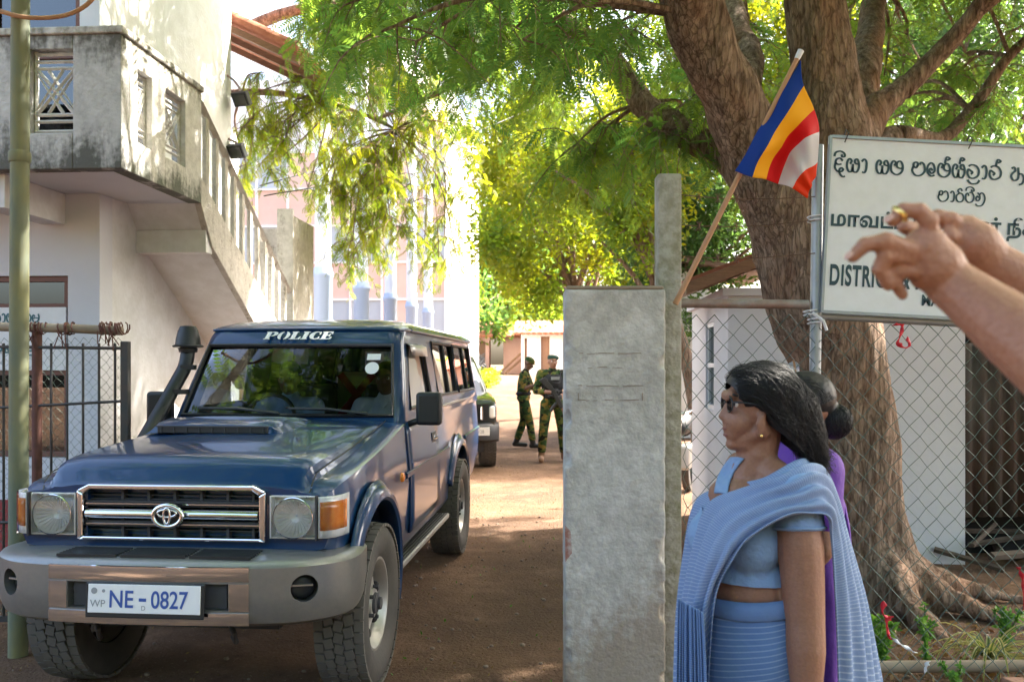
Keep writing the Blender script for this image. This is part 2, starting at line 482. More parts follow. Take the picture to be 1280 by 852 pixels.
M['boot'] = mat('black_boot_leather', (0.014, 0.014, 0.015), 0.45)
M['boot_tan'] = mat('tan_boot_leather', (0.22, 0.115, 0.06), 0.6)
M['sari'] = stripe_mat('striped_blue_cotton', (0.17, 0.30, 0.58), (0.50, 0.62, 0.84), 34, 0.24, 'X', second=(0.22, 0.36, 0.64))
M['sari_pallu'] = stripe_mat('striped_blue_drape', (0.19, 0.32, 0.60), (0.58, 0.70, 0.88), 26, 0.24, 'X', second=(0.24, 0.38, 0.66))
M['blouse'] = mat('pale_blue_cotton', (0.19, 0.31, 0.52), 0.8, var=[(10, (0.25, 0.37, 0.57), 0.5, 0.2)], bump=(30, 0.5))
M['purple'] = mat('purple_cloth', (0.12, 0.035, 0.32), 0.7, bump=(20, 0.4))
M['gold'] = mat('gold', (0.9, 0.62, 0.22), 0.2, 1.0)
M['red_ribbon'] = mat('red_ribbon', (0.62, 0.012, 0.03), 0.5)
M['white_ribbon'] = mat('white_ribbon', (0.7, 0.72, 0.78), 0.6)
M['board'] = mat('white_enamel_board', (0.74, 0.77, 0.81), 0.4, var=[(2.5, (0.68, 0.70, 0.73), 0.7, 0.2), (16, (0.52, 0.52, 0.52), 0.14, 0.1)])
M['ink'] = mat('dark_teal_lettering', (0.018, 0.055, 0.075), 0.5)
M['ink_green'] = mat('green_lettering', (0.02, 0.12, 0.15), 0.5)
M['clay'] = mat('clay_tile', (0.36, 0.12, 0.06), 0.85, var=[(5, (0.20, 0.07, 0.045), 0.7, 0.2), (18, (0.46, 0.20, 0.11), 0.5, 0.15)])
M['court_white'] = mat('white_painted_wall', (0.82, 0.81, 0.80), 0.8)
M['court_pink'] = mat('pink_panel', (0.70, 0.50, 0.41), 0.8, var=[(3, (0.62, 0.44, 0.36), 0.6, 0.2)])
M['court_glass'] = mat('pale_window_glass', (0.42, 0.46, 0.50), 0.15)
M['court_blue'] = mat('blue_painted_plinth', (0.36, 0.45, 0.60), 0.7)
M['pink_wall'] = mat('pink_plaster', (0.62, 0.40, 0.32), 0.9, var=[(1.5, (0.48, 0.28, 0.21), 0.6, 0.2)])
M['bark'] = None
M['leaf'] = leaf_mat('tamarind_leaf', (0.055, 0.13, 0.038), (0.13, 0.20, 0.04), 0.58)
M['leaf_warm'] = leaf_mat('sunlit_leaf', (0.085, 0.155, 0.026), (0.18, 0.20, 0.03), 0.58)  # yellower leaf copy; sunlit haze is put into the colour
M['leaf_dark'] = leaf_mat('dark_leaf', (0.035, 0.085, 0.028), (0.08, 0.14, 0.04), 0.45)
M['herb'] = leaf_mat('herb_leaf', (0.05, 0.15, 0.03), (0.10, 0.22, 0.05), 0.35)
M['spider'] = leaf_mat('striped_leaf', (0.05, 0.11, 0.03), (0.30, 0.30, 0.12), 0.3)
M['litter'] = leaf_mat('dry_leaf', (0.16, 0.09, 0.04), (0.30, 0.22, 0.08), 0.1)

def streak_mat(name, base, light, stain, edges, scale=5.0, brown=None, amt=0.9):
    """Weathered plaster: dark runs hang from the given heights (z, reach down, strength), patches elsewhere."""
    m = mat(name, base, 0.92, var=[(5, light, 0.6, 0.12), (16, tuple(c * .55 for c in base), 0.35, 0.10)], bump=(42, 0.45))
    N, L = nodes(m); b = N['Principled BSDF']
    prev = b.inputs['Base Color'].links[0].from_socket
    tc = N.new('ShaderNodeTexCoord'); sp = N.new('ShaderNodeSeparateXYZ'); L.new(tc.outputs['Object'], sp.inputs[0])
    mp = N.new('ShaderNodeMapping'); mp.inputs['Scale'].default_value = (1, 1, .28); L.new(tc.outputs['Object'], mp.inputs[0])
    n1 = N.new('ShaderNodeTexNoise'); n1.inputs['Scale'].default_value = scale; n1.inputs['Detail'].default_value = 9; n1.inputs['Roughness'].default_value = .68; L.new(mp.outputs[0], n1.inputs['Vector'])
    n2 = N.new('ShaderNodeTexNoise'); n2.inputs['Scale'].default_value = scale * 5; n2.inputs['Detail'].default_value = 6; L.new(tc.outputs['Object'], n2.inputs['Vector'])
    for z, reach, k, col in edges:
        g = N.new('ShaderNodeMapRange'); g.inputs['From Min'].default_value = z; g.inputs['From Max'].default_value = z + reach if reach > 0 else z + reach
        g.inputs['To Min'].default_value = k; g.inputs['To Max'].default_value = 0; L.new(sp.outputs['Z'], g.inputs['Value'])
        a = N.new('ShaderNodeMath'); a.operation = 'ADD'; L.new(g.outputs[0], a.inputs[0]); L.new(n1.outputs['Fac'], a.inputs[1])
        a2 = N.new('ShaderNodeMath'); a2.operation = 'MULTIPLY_ADD'; L.new(n2.outputs['Fac'], a2.inputs[0]); a2.inputs[1].default_value = .35; L.new(a.outputs[0], a2.inputs[2])
        r = N.new('ShaderNodeMapRange'); r.inputs['From Min'].default_value = .86; r.inputs['From Max'].default_value = 1.06; r.inputs['To Max'].default_value = amt; L.new(a2.outputs[0], r.inputs['Value'])
        x = N.new('ShaderNodeMix'); x.data_type = 'RGBA'; L.new(r.outputs[0], x.inputs[0]); L.new(prev, x.inputs[6]); x.inputs[7].default_value = (*col, 1); prev = x.outputs[2]
    L.new(prev, b.inputs['Base Color'])
    return m
M['mould'] = streak_mat('mouldy_plaster', (0.47, 0.47, 0.47), (0.64, 0.64, 0.64), (0, 0, 0), [(3.95, -.45, .40, (0.085, 0.085, 0.075)), (2.96, .45, .42, (0.07, 0.072, 0.062))])
M['mould_lite'] = streak_mat('weathered_plaster', (0.60, 0.585, 0.55), (0.68, 0.67, 0.65), (0, 0, 0), [(3.95, -.28, .30, (0.16, 0.155, 0.13)), (2.96, .32, .42, (0.075, 0.085, 0.065))])
M['stair_rail'] = streak_mat('weathered_rail_plaster', (0.52, 0.49, 0.45), (0.62, 0.60, 0.57), (0, 0, 0), [(0.5, 9.0, .20, (0.20, 0.17, 0.13)), (0.5, 9.0, .10, (0.09, 0.09, 0.07))], scale=7)
M['concrete'] = streak_mat('worn_concrete', (0.45, 0.43, 0.40), (0.66, 0.65, 0.63), (0, 0, 0), [(0.0, 1.0, .52, (0.29, 0.225, 0.17)), (1.92, -.30, .20, (0.24, 0.24, 0.21)), (1.3, 9.0, .06, (0.27, 0.24, 0.21))], scale=4.5, amt=.75)
# ------------------------------------------------------------------ lettering helpers
def text(name, body, size, m, parent, loc, rot=(0, 0, 0), bold=0.0, shear=0.0, sx=1.0, align='LEFT', spacing=1.0):
    c = bpy.data.curves.new(name, 'FONT')
    c.body = body; c.size = size; c.offset = bold; c.shear = shear; c.align_x = align; c.space_character = spacing
    t = bpy.data.objects.new(name, c); COL.objects.link(t)
    bpy.context.view_layer.update()
    dg = bpy.context.evaluated_depsgraph_get()
    me = bpy.data.meshes.new_from_object(t.evaluated_get(dg))
    bpy.data.objects.remove(t); bpy.data.curves.remove(c)
    me.transform(Matrix.Diagonal((sx, 1, 1, 1)))
    me.materials.clear(); me.materials.append(m)
    o = bpy.data.objects.new(name, me); COL.objects.link(o)
    o.parent = parent; o.location = loc; o.rotation_euler = rot
    return o

SINH = {
 'da': (0.95, [[(.66, .80), (.45, 1.0), (.18, .9), (.12, .66), (.32, .52), (.58, .56)], [(.12, .66), (.08, .28), (.28, 0), (.58, -.02), (.72, .14), (.58, .26), (.44, .12), (.48, -.18), (.7, -.4), (.9, -.36)]]),
 'sa': (1.12, [[(.28, .60), (.40, .84), (.24, 1.0), (.08, .8), (.06, .35), (.22, .02), (.42, .05), (.50, .35), (.5, .62)], [(.50, .35), (.56, .05), (.80, 0), (.96, .3), (.96, .7), (.82, .99), (.65, .9), (.68, .68), (.94, .60)]]),
 'aa': (0.6, [[(.05, .82), (.24, 1.02), (.42, .8), (.42, .25), (.3, 0), (.1, .03)]]),
 'ha': (1.12, [[(.30, .64), (.40, .88), (.22, 1.0), (.06, .75), (.08, .25), (.35, 0), (.65, 0), (.92, .25), (.94, .7), (.76, 1.0), (.52, .9), (.5, .6), (.72, .46), (.94, .50)]]),
 'ma': (1.14, [[(.42, .74), (.30, .58), (.12, .68), (.13, .92), (.32, 1.0), (.45, .86), (.38, .66)], [(.12, .70), (.02, .35), (.28, 0), (.70, .02), (.98, .35), (.92, .82), (.70, 1.0), (.57, .84)]]),
 'e': (0.82, [[(.45, .42), (.3, .58), (.2, .4), (.38, .2), (.6, .4), (.52, .85), (.28, 1.0), (.05, .7), (.08, .25), (.35, 0), (.62, .08)]]),
 'ta': (1.1, [[(.34, .30), (.46, .44), (.30, .58), (.13, .66), (.08, .36), (.25, .05), (.55, 0), (.88, .2), (.94, .6), (.72, .95), (.36, 1.02), (.14, .9)]]),
 'a': (1.3, [[(.1, .9), (.3, 1.0), (.4, .75), (.2, .55), (.1, .3), (.3, 0), (.6, .1), (.66, .5), (.6, 1.0)], [(.66, .5), (.92, .5), (1.08, .2), (.98, -.2), (.72, -.32)]]),
 'dha': (1.1, [[(.35, .6), (.2, .8), (.08, .5), (.2, .1), (.5, 0), (.85, .15), (.95, .55), (.75, .95), (.45, 1.0)], [(.95, .55), (.7, .6), (.6, .45)]]),
 'ra': (0.92, [[(.36, .86), (.18, 1.12), (.44, 1.32), (.62, 1.08)], [(.36, .86), (.08, .62), (.1, .2), (.35, 0), (.66, .1), (.77, .45), (.62, .8), (.36, .86)]]),
 'va': (1.0, [[(.36, .64), (.26, .9), (.08, .75), (.1, .25), (.4, 0), (.76, .15), (.86, .6), (.66, .98), (.4, .97)]]),
 'la': (1.1, [[(.36, .5), (.2, .66), (.08, .4), (.25, .2), (.46, .4), (.42, .8), (.2, 1.0)], [(.42, .8), (.6, 1.0), (.85, .85), (.97, .35), (.72, -.2), (.3, -.3), (.05, -.1)]]),
 'ka': (1.2, [[(.3, .6), (.4, .85), (.22, 1.0), (.06, .7), (.12, .2), (.4, 0), (.5, .4), (.5, 1.0)], [(.5, .4), (.6, 0), (.95, .1), (1.05, .6), (.8, 1.0), (.5, .95)]]),
 'na': (1.15, [[(.3, .6), (.18, .8), (.06, .5), (.2, .05), (.45, .1), (.5, .6), (.5, 1.0)], [(.5, .6), (.6, .1), (.9, .05), (1.0, .5), (.85, .95)]]),
 'ya': (1.1, [[(.1, .9), (.06, .3), (.3, 0), (.5, .3), (.5, .8)], [(.5, .3), (.7, 0), (.98, .3), (.9, .9), (.68, .95)]]),
 'ja': (1.15, [[(.28, .6), (.42, .85), (.22, 1.0), (.06, .6), (.2, .05), (.6, 0), (.98, .3), (.95, .8), (.7, 1.0), (.6, .75), (.8, .6)], [(.6, 1.0), (.55, 1.25), (.8, 1.3)]]),
 'pa': (1.0, [[(.36, .62), (.24, .85), (.08, .7), (.1, .2), (.4, 0), (.78, .15), (.88, .6), (.8, 1.0)]]),
 'sha': (1.15, [[(.36, .62), (.24, .85), (.08, .7), (.1, .2), (.4, 0), (.8, .15), (.92, .6), (.82, 1.0)], [(.1, .4), (.5, .5), (.9, .4)]]),
 'ea': (1.1, [[(.34, .62), (.2, .8), (.08, .5), (.2, .08), (.5, 0), (.86, .2), (.92, .6), (.7, .98), (.4, 1.0), (.4, .75)]]),
 'i^': (0, [[(-.95, 1.12), (-.86, 1.42), (-.5, 1.54), (-.2, 1.38), (-.16, 1.16), (-.36, 1.12), (-.38, 1.3)]]),
 'al^': (0, [[(-.56, 1.02), (-.46, 1.5), (-.2, 1.40), (-.42, 1.26)]]),
 'm^': (0, [[(-.5, 1.05), (-.4, 1.45), (-.15, 1.4), (-.3, 1.22)]]),
 'r_': (0, [[(-1.0, -.14), (-.7, -.42), (-.25, -.38), (-.08, -.12)]]),
 '.': (0.4, [[(.08, .02), (.16, .06), (.2, .0)]]),
 ' ': (0.55, []),
}
def sinhala(name, words, xh, w, m, parent, loc, rot):
    """Hand-drawn pen strokes laid flat as painted lettering; xh: letter height, w: stroke width."""
    mb = MB(); x = 0.0
    for g in words:
        adv, strokes = SINH[g]
        for st in strokes:
            pts = cr([(px * xh + x, py * xh, 0) for px, py in st], 5)
            ring = []
            L_, R_ = [], []
            for i, p in enumerate(pts):
                t = (pts[min(i + 1, len(pts) - 1)] - pts[max(i - 1, 0)])
                t = t.normalized() if t.length > 1e-9 else Vector((1, 0, 0))
                nn = Vector((-t.y, t.x, 0))
                ww = w * (0.75 + 0.5 * abs(t.y)) * 0.5
                L_.append(p + nn * ww); R_.append(p - nn * ww)
            k = len(pts)
            mb.add(L_ + R_, [(i, i + 1, k + i + 1, k + i) for i in range(k - 1)])
        x += adv * xh
    o = mb.build(name, m, parent)
    o.location = loc; o.rotation_euler = rot
    return o

# ------------------------------------------------------------------ ground
def gz(x, y):
    """Height of the ground: level near the gate, rising gently beyond the soldiers."""
    t = min(max((y - 18) / 17.0, 0), 1)
    return 1.0 * t * t * (3 - 2 * t)

def make_ground():
    ys = list(np.concatenate([np.linspace(-40, -4, 10), np.arange(-3, 20, 0.35), np.linspace(20, 60, 50), np.linspace(70, 700, 12)]))
    xs = list(np.concatenate([np.linspace(-400, -20, 10), np.linspace(-12, -7, 6), np.arange(-6, 8, 0.35), np.linspace(8.5, 20, 12), np.linspace(30, 400, 10)]))
    vs, fs = [], []
    for y in ys:
        for x in xs:
            z = gz(x, y)
            if -6 < x < 8 and -3 < y < 20:
                z += 0.022 * noise.noise(Vector((x * 0.7, y * 0.7, 3.3))) - 0.012
            vs.append((x, y, z))
    n = len(xs)
    for j in range(len(ys) - 1):
        for i in range(n - 1):
            fs.append((j * n + i, j * n + i + 1, (j + 1) * n + i + 1, (j + 1) * n + i))
    m = bpy.data.materials.new('packed_earth'); m.use_nodes = True
    N, L = nodes(m); b = N['Principled BSDF']
    tc = N.new('ShaderNodeTexCoord')
    def nz(scale, det=8, ro=0.6, off=0.0):
        a = N.new('ShaderNodeTexNoise'); a.inputs['Scale'].default_value = scale; a.inputs['Detail'].default_value = det; a.inputs['Roughness'].default_value = ro
        mp = N.new('ShaderNodeMapping'); mp.inputs['Location'].default_value = (off, off * 2, 0)
        L.new(tc.outputs['Object'], mp.inputs[0]); L.new(mp.outputs[0], a.inputs['Vector']); return a.outputs['Fac']
    def mixc(f, a, bcol, lo, hi, amt=1.0):
        r = N.new('ShaderNodeMapRange'); r.inputs['From Min'].default_value = lo; r.inputs['From Max'].default_value = hi; r.inputs['To Max'].default_value = amt
        L.new(f, r.inputs['Value'])
        x = N.new('ShaderNodeMix'); x.data_type = 'RGBA'; L.new(r.outputs[0], x.inputs[0])
        if isinstance(a, tuple): x.inputs[6].default_value = (*a, 1)
        else: L.new(a, x.inputs[6])
        x.inputs[7].default_value = (*bcol, 1); return x.outputs[2]
    c = mixc(nz(0.45), (0.215, 0.127, 0.078), (0.130, 0.082, 0.056), 0.40, 0.60)
    c = mixc(nz(2.3, off=4), c, (0.31, 0.19, 0.125), 0.5, 0.72, 0.7)
    c = mixc(nz(7, off=9), c, (0.12, 0.072, 0.05), 0.52, 0.70, 0.6)
    c = mixc(nz(55, 3, off=2), c, (0.38, 0.28, 0.20), 0.62, 0.72, 0.6)
    c = mixc(nz(38, 3, off=6), c, (0.07, 0.045, 0.035), 0.63, 0.72, 0.6)
    L.new(c, b.inputs['Base Color']); b.inputs['Roughness'].default_value = 0.95; b.inputs['Specular IOR Level'].default_value = 0.15
    bp = N.new('ShaderNodeBump'); bp.inputs['Strength'].default_value = 1.0; bp.inputs['Distance'].default_value = 0.045
    ad = N.new('ShaderNodeMath'); ad.operation = 'ADD'; L.new(nz(5, off=1), ad.inputs[0]); L.new(nz(48, 5, off=3), ad.inputs[1])
    L.new(ad.outputs[0], bp.inputs['Height']); L.new(bp.outputs[0], b.inputs['Normal'])
    o = MB().add(vs, fs).build('ground', m, smooth=180)
    tag(o, 'bare reddish brown earth of the gateway and yard', 'ground', kind='structure')
make_ground()

# ------------------------------------------------------------------ left house with balcony and outside stair
HY = 0.063
house = empty('house', (-2.79, 6.2, 0), -HY, 'whitewashed two storey house with stained balcony and outside stair at the left', 'house')
def h2w(x, y, z):
    c, s = math.cos(-HY), math.sin(-HY)
    return Vector((-2.79 + x * c - y * s, 6.2 + x * s + y * c, z))
# front wall with window and upper doorway openings
mb = MB()
mb.bx(-5.5, -2.3, .9, 1.1, 0, 7.2)
mb.bx(-2.3, -.93, .9, 1.1, 2.30, 3.1); mb.bx(-2.3, -.83, .9, 1.1, 5.3, 7.2)
mb.bx(-.93, -.66, .9, 1.1, 0, 3.1); mb.bx(-.83, -.66, .9, 1.1, 3.1, 5.3)
mb.bx(-2.3, -.93, .9, 1.1, 0, .8)
mb.build('front_wall', M['plaster_cool'], house)
MB().bx(-.86, -.66, 1.1, 3.7, 0, 7.2).build('side_wall', M['plaster'], house)
mb = MB(); mb.bx(-5.5, -.86, 3.5, 3.7, 0, 7.2); mb.bx(-5.7, -5.5, .9, 3.7, 0, 7.2); mb.bx(-5.7, -.6, .86, 3.75, 7.2, 7.35); mb.bx(-5.5, -.86, 1.1, 3.5, 3.0, 3.08)
mb.build('inner_wall', M['plaster_cool'], house)
MB().bx(-5.5, -.655, .885, .898, 0, .45).build('skirting', M['red_skirt'], house)
# ground floor window
mb = MB()
for x in (-2.26, -1.62, -.955): mb.bx(x - .025, x + .025, .93, .99, .8, 2.30)
for z in (.825, 1.50, 2.05, 2.275): mb.bx(-2.3, -.93, .925, .985, z - .022, z + .022)
win = mb.build('window', M['wood_frame'], house, bevel=.004)
MB().bx(-2.3, -.93, .955, .962, .8, 2.30).build('pane', M['win_glass'], win)
# upper doorway
mb = MB(); mb.bx(-.875, -.83, .92, 1.0, 3.1, 5.3); mb.bx(-2.3, -2.25, .92, 1.0, 3.1, 5.3); mb.bx(-2.25, -.875, .92, 1.0, 5.24, 5.3); mb.bx(-1.6, -1.55, .93, .99, 3.1, 5.24); mb.bx(-2.25, -.875, .925, .985, 4.1, 4.15)
dw = mb.build('door', M['wood_frame'], house)
MB().bx(-2.25, -.875, .955, .962, 3.1, 5.24).build('pane', M['win_glass'], dw)
# balcony
mb = MB()
mb.bx(-.36, 0, 0, .12, 2.97, 3.93); mb.bx(-4.2, -.68, 0, .12, 2.97, 3.93); mb.bx(-.68, -.36, 0, .12, 3.83, 3.93); mb.bx(-.68, -.36, 0, .12, 2.97, 3.23)
par = mb.build('parapet', M['mould'], house, bevel=.008)
mb = MB()
for (a, b_) in ((.12, .235), (.458, .684), (1.045, 1.36)): mb.bx(-.12, 0, a, b_, 2.97, 3.93)
for (a, b_) in ((.235, .458), (.684, 1.045)):
    mb.bx(-.12, 0, a, b_, 2.97, 3.21); mb.bx(-.12, 0, a, b_, 3.76, 3.93)
mb.build('side_parapet', M['mould_lite'], house, bevel=.004)
mb = MB(); mb.bx(-4.2, .02, -.02, .14, 3.932, 3.985); mb.bx(-.14, .02, .14, 1.38, 3.932, 3.985)
mb.build('coping', M['mould_lite'], house, bevel=.01)
def screen(a0, a1, z0, z1, fix, axis, name='screen_block'):
    mb = MB(); w = a1 - a0; h = z1 - z0
    def pt(a, z): return (a, fix, z) if axis == 'x' else (fix, a, z)
    def bar(a, za, b_, zb, r=.016): mb.tube([pt(a, za), pt(b_, zb)], r, 4)
    for f in (.04, .16, .24, .80, .88, .97): bar(a0, z0 + h * f, a1, z0 + h * f, .013)
    zc0, zc1 = z0 + .26 * h, z0 + .78 * h; am = (a0 + a1) / 2
    for d in (-.5, 0, .5):
        ac = am + d * w * .5
        bar(ac - w * .42, zc0, ac + w * .42, zc1, .014); bar(ac - w * .42, zc1, ac + w * .42, zc0, .014)
    bar(a0 + .012, z0, a0 + .012, z1, .014); bar(a1 - .012, z0, a1 - .012, z1, .014)
    o = mb.build(name, M['mould_lite'], house)
    for v in o.data.vertices:      # keep the lattice inside its opening
        k = 0 if axis == 'x' else 1
        v.co[k] = min(max(v.co[k], a0), a1)
    return o
screen(-.68, -.36, 3.23, 3.83, .06, 'x'); screen(.235, .458, 3.21, 3.76, -.06, 'y'); screen(.684, 1.045, 3.21, 3.76, -.06, 'y')
MB().bx(-4.2, -.12, .12, 1.36, 2.972, 3.09).build('balcony_slab', M['plaster_cool'], house)
MB().bx(-1.15, -.95, .125, .9, 2.72, 2.97).build('beam', M['plaster'], house, bevel=.006)
MB().bx(-.66, -.02, 1.50, 1.64, 2.56, 2.76).build('beam', M['plaster'], house, bevel=.006)
# stair flight: stepped slab descending away
def zs(y): return 3.08 - (y - 1.36) * 0.575
mb = MB()
prof = [(1.36, zs(1.36) - .33)]
prof = [(-.02, 1.36, 2.97)]
y = 1.36; z = 3.09; top = []
while y < 3.78:
    top += [(y, z), (y + .26, z)]; y += .26; z -= .15
low = [(3.86, zs(3.86) - .36), (1.62, zs(1.62) - .30), (1.36, 2.97)]
poly = [(-.66, a, b_) for a, b_ in top] + [(-.66, a, b_) for a, b_ in low]
mb.prism(poly, (.60, 0, 0))
mb.build('stair', M['plaster'], house)
# stringer along the open side
mb = MB()
mb.prism([(-.06, 1.36, 3.20), (-.06, 3.80, zs(3.80) + .10), (-.06, 3.80, zs(3.80) - .38), (-.06, 1.60, zs(1.6) - .32), (-.06, 1.36, 2.96)], (.06, 0, 0))
mb.build('stringer', M['stair_rail'], house, bevel=.006)
hr = MB().tube([(-.03, 1.37, 3.86), (-.03, 3.82, zs(3.82) + .74)], .04, 4).build('handrail', M['stair_rail'], house)
for k in range(11):
    y = 1.52 + k * .215
    MB().bx(-.05, -.01, y - .035, y + .035, zs(y) + .05, zs(y) + .76).build('baluster', M['stair_rail'], house, bevel=.006)
# landing at the foot, with its end wall
mb = MB(); mb.bx(-.12, 0, 3.84, 4.72, 0, 3.30); mb.bx(-.66, -.122, 4.62, 4.72, 0, 3.26)
mb.build('landing_wall', M['stair_rail'], house, bevel=.008)
mb = MB(); mb.bx(-.16, .03, 3.80, 3.84, 1.4, 3.36); mb.build('landing_pillar', M['stair_rail'], house, bevel=.006)
# rear annexe with tiled eave
MB().bx(-4.2, -2.3, 4.75, 8.2, 0, 5.4).build('rear_wall', M['plaster'], house)
mb = MB()
for j in range(9):
    yy = 3.85 + j * .18
    for i in range(8):
        t = i / 8; x0 = .10 - 3.0 * t; z0 = 5.22 + 1.45 * t
        mb.tube([(x0, yy, z0), (x0 - .44, yy, z0 + .205)], [.09, .08], 8, flat=.7)
mb.build('roof', M['clay'], house, smooth=50)
for j in range(3): MB().prism([(0.06, 3.9 + j * .6, 5.14), (0.06, 3.9 + j * .6, 5.06), (-2.9, 3.9 + j * .6, 6.49), (-2.9, 3.9 + j * .6, 6.57)], (0, .07, 0)).build('rafter', M['wood'], house)

# name board behind the gate
nb = empty('name_board', tuple(h2w(-1.62, .915, 1.52)), -HY, 'white name board with green lettering in the house window', 'board')
MB().bx(-.66, .67, -.012, .012, 0, .52).build('panel', M['board'], nb)
sinhala('lettering', ['ea', 'ma', 'al^', '.', ' ', 'ea', 'sa', 'al^', '.', ' ', 'ra', 'aa', 'ja', 'pa', 'ka', 'sha'], .066, .011, M['ink_green'], nb, (-.36, -.015, .40), (R(90), 0, 0))
text('lettering', 'M. S. RAJAPAKSE', .115, M['ink_green'], nb, (-.44, -.015, .12), (R(90), 0, 0), bold=.002)

# floodlights on the house corner
def floodlight(loc, rz, label, arm):
    t = empty('floodlight', loc, rz, label, 'floodlight', 'floodlights on the house corner')
    rot = Euler((R(35), 0, 0)).to_matrix()
    MB().box((0, 0, 0), (.20, .07, .16), rot).build('housing', M['black'], t, bevel=.01)
    MB().box(rot @ Vector((0, -.04, 0)), (.16, .012, .12), rot).build('lamp_glass', M['win_glass'], t)
    MB().tube(arm, .014, 6).build('arm', M['galv_rusty'], t)
    return t
floodlight(tuple(h2w(-.50, 3.6, 4.57)), -.3, 'black floodlight on a rusty arm high on the house corner', [(0, 0, .09), (-.1, .0, .22), (-.34, -.25, .42)])
floodlight(tuple(h2w(-.55, 3.6, 3.98)), -.3, 'second floodlight lower on the house corner beside the handrail', [(0, 0, .09), (-.1, 0, .14), (-.25, -.02, .20)])

# ------------------------------------------------------------------ left gate leaf, pole
gate = empty('metal_gate', (-2.93, 5.0, 0), R(-3), 'dark iron gate leaf folded open with wire netting and rusty post', 'gate')
mb = MB()
for k in range(14):
    x = .66 - k * .094
    if abs(x - .2) > .03: mb.tube([(x, 0, .12), (x, 0, 1.69)], .008, 6)
mb.build('bar', M['iron'], gate, smooth=60)
mb = MB(); mb.tube([(-.75, -.012, 1.68), (.72, -.012, 1.66)], .009, 6); mb.tube([(-.75, -.012, 1.28), (.72, -.012, 1.36)], .008, 6); mb.tube([(-.75, -.012, .62), (.72, -.012, .70)], .009, 6); mb.bx(-.75, .72, -.012, .012, .09, .12)
mb.build('crossbar', M['iron'], gate, smooth=60)
MB().bx(.70, .745, -.02, .02, .08, 1.70).build('stile', M['iron'], gate, bevel=.004)
MB().tube([(.20, 0, .05), (.20, 0, 1.80)], .027, 10).build('post', M['rust'], gate, smooth=60)
mb = MB(); mb.tube([(-.75, 0, 1.80), (0, -.005, 1.785), (.40, .005, 1.775), (.70, 0, 1.76)], .026, 10)
tr = mb.build('top_rail', M['bamboo'], gate, smooth=60)
for x0 in (.19, .36, .60, .66):
    mb = MB()
    for k in range(5):
        a = random.uniform(-.03, .03)
        mb.tube([(x0 + a + .006 * j, .035 * math.cos(j * .9 + k), 1.78 + .035 * math.sin(j * .9 + k) - random.uniform(0, .012)) for j in range(9)], .004, 4)
    for k in range(4):
        mb.tube([(x0 + random.uniform(-.03, .03), -.03, 1.76), (x0 + random.uniform(-.05, .05), -.035, 1.70 - random.uniform(0, .06))], .0035, 4)
    mb.build('binding', M['rust'], gate)
def chain_link(x0, x1, z0, z1, pitch, r, y=0.0, amp=0.006, top=None):
    """Woven zigzag wires; top: function giving the height of the upper edge."""
    mb = MB(); n = int((x1 - x0) / pitch)
    for i in range(n + 1):
        x = x0 + i * pitch
        pts = []; k = 0; z = z0
        zt = top(x) if top else z1
        while z <= zt + 1e-6:
            sgn = 1 if (k + i) % 2 else -1
            j = 0.004 * noise.noise(Vector((x * 3, z * 3, 1)))
            pts.append((min(max(x + sgn * pitch * .5 + j * 2, x0), x1), y + (amp if k % 2 else -amp), z + j))
            z += pitch * 1.1; k += 1
        if len(pts) > 1: mb.tube(pts, r, 4, cap=False)
    return mb
chain_link(-.72, .70, .12, 1.74, .026, .0014, .02).build('wire_netting', M['mesh'], gate)

po = empty('pole', (-2.675, 4.7, 0), 0, 'tall mossy green steel pole in front of the gate leaf', 'pole')
MB().tube([(0, 0, -.05), (.005, 0, 1.5), (.012, 0, 3.2), (.025, 0, 5.6)], [.05, .049, .047, .044], 18).build('shaft', M['pole'], po, smooth=60)
MB().lathe([(.052, 0), (.056, .01), (.056, .05), (.052, .06)], (.009, 0, 2.66), n=18).build('collar', M['pole'], po, smooth=50)
MB().tube(cr([(-.35, .05, 3.58), (-.1, -.05, 3.47), (.1, -.06, 3.42), (.3, -.02, 3.46), (.42, .02, 3.6), (.45, .05, 3.9), (.5, .2, 5.3)], 6), .012, 6).build('cable', M['wood_pale'], po, smooth=60)

# ------------------------------------------------------------------ gate pillar, fence posts and fence
pil = empty('gate_pillar', (.4757, 4.08, 0), R(0), 'wide weathered concrete gate pillar with scratched grey face', 'pillar')
mb = MB()
nz_, nx_ = 50, 14
hw, hd, ht = .2325, .08, 1.913
mb.bx(-hw, hw, -hd, hd, -.1, ht)
shaft = mb.build('shaft', M['concrete'], pil)
md = shaft.modifiers.new('r', 'REMESH'); md.mode = 'VOXEL'; md.voxel_size = .0085
md = shaft.modifiers.new('s', 'SMOOTH'); md.iterations = 3
bake(shaft)
for v in shaft.data.vertices:
    p = v.co; n = noise.noise(p * 9) * .5 + noise.noise(p * 26) * .3
    edge = max(0, 1 - min(hw - abs(p.x), .03) / .03) * max(0, 1 - min(hd - abs(p.y), .03) / .03)
    chip = max(0, noise.noise(Vector((p.x * 4, p.y * 4, p.z * 11))) - .12) * .06 * edge
    v.co = p + v.normal * (n * .0022) - Vector((math.copysign(chip, p.x), math.copysign(chip, p.y), 0))
shaft.data.materials.clear(); shaft.data.materials.append(M['concrete'])
smooth_angle(shaft, 50)
MB().prism([(-.225, -.075, ht + .001), (.225, -.075, ht + .001), (.225, .075, ht + .001), (-.225, .075, ht + .001)], (0, 0, .018)).build('cap', M['bamboo'], pil, bevel=.008)
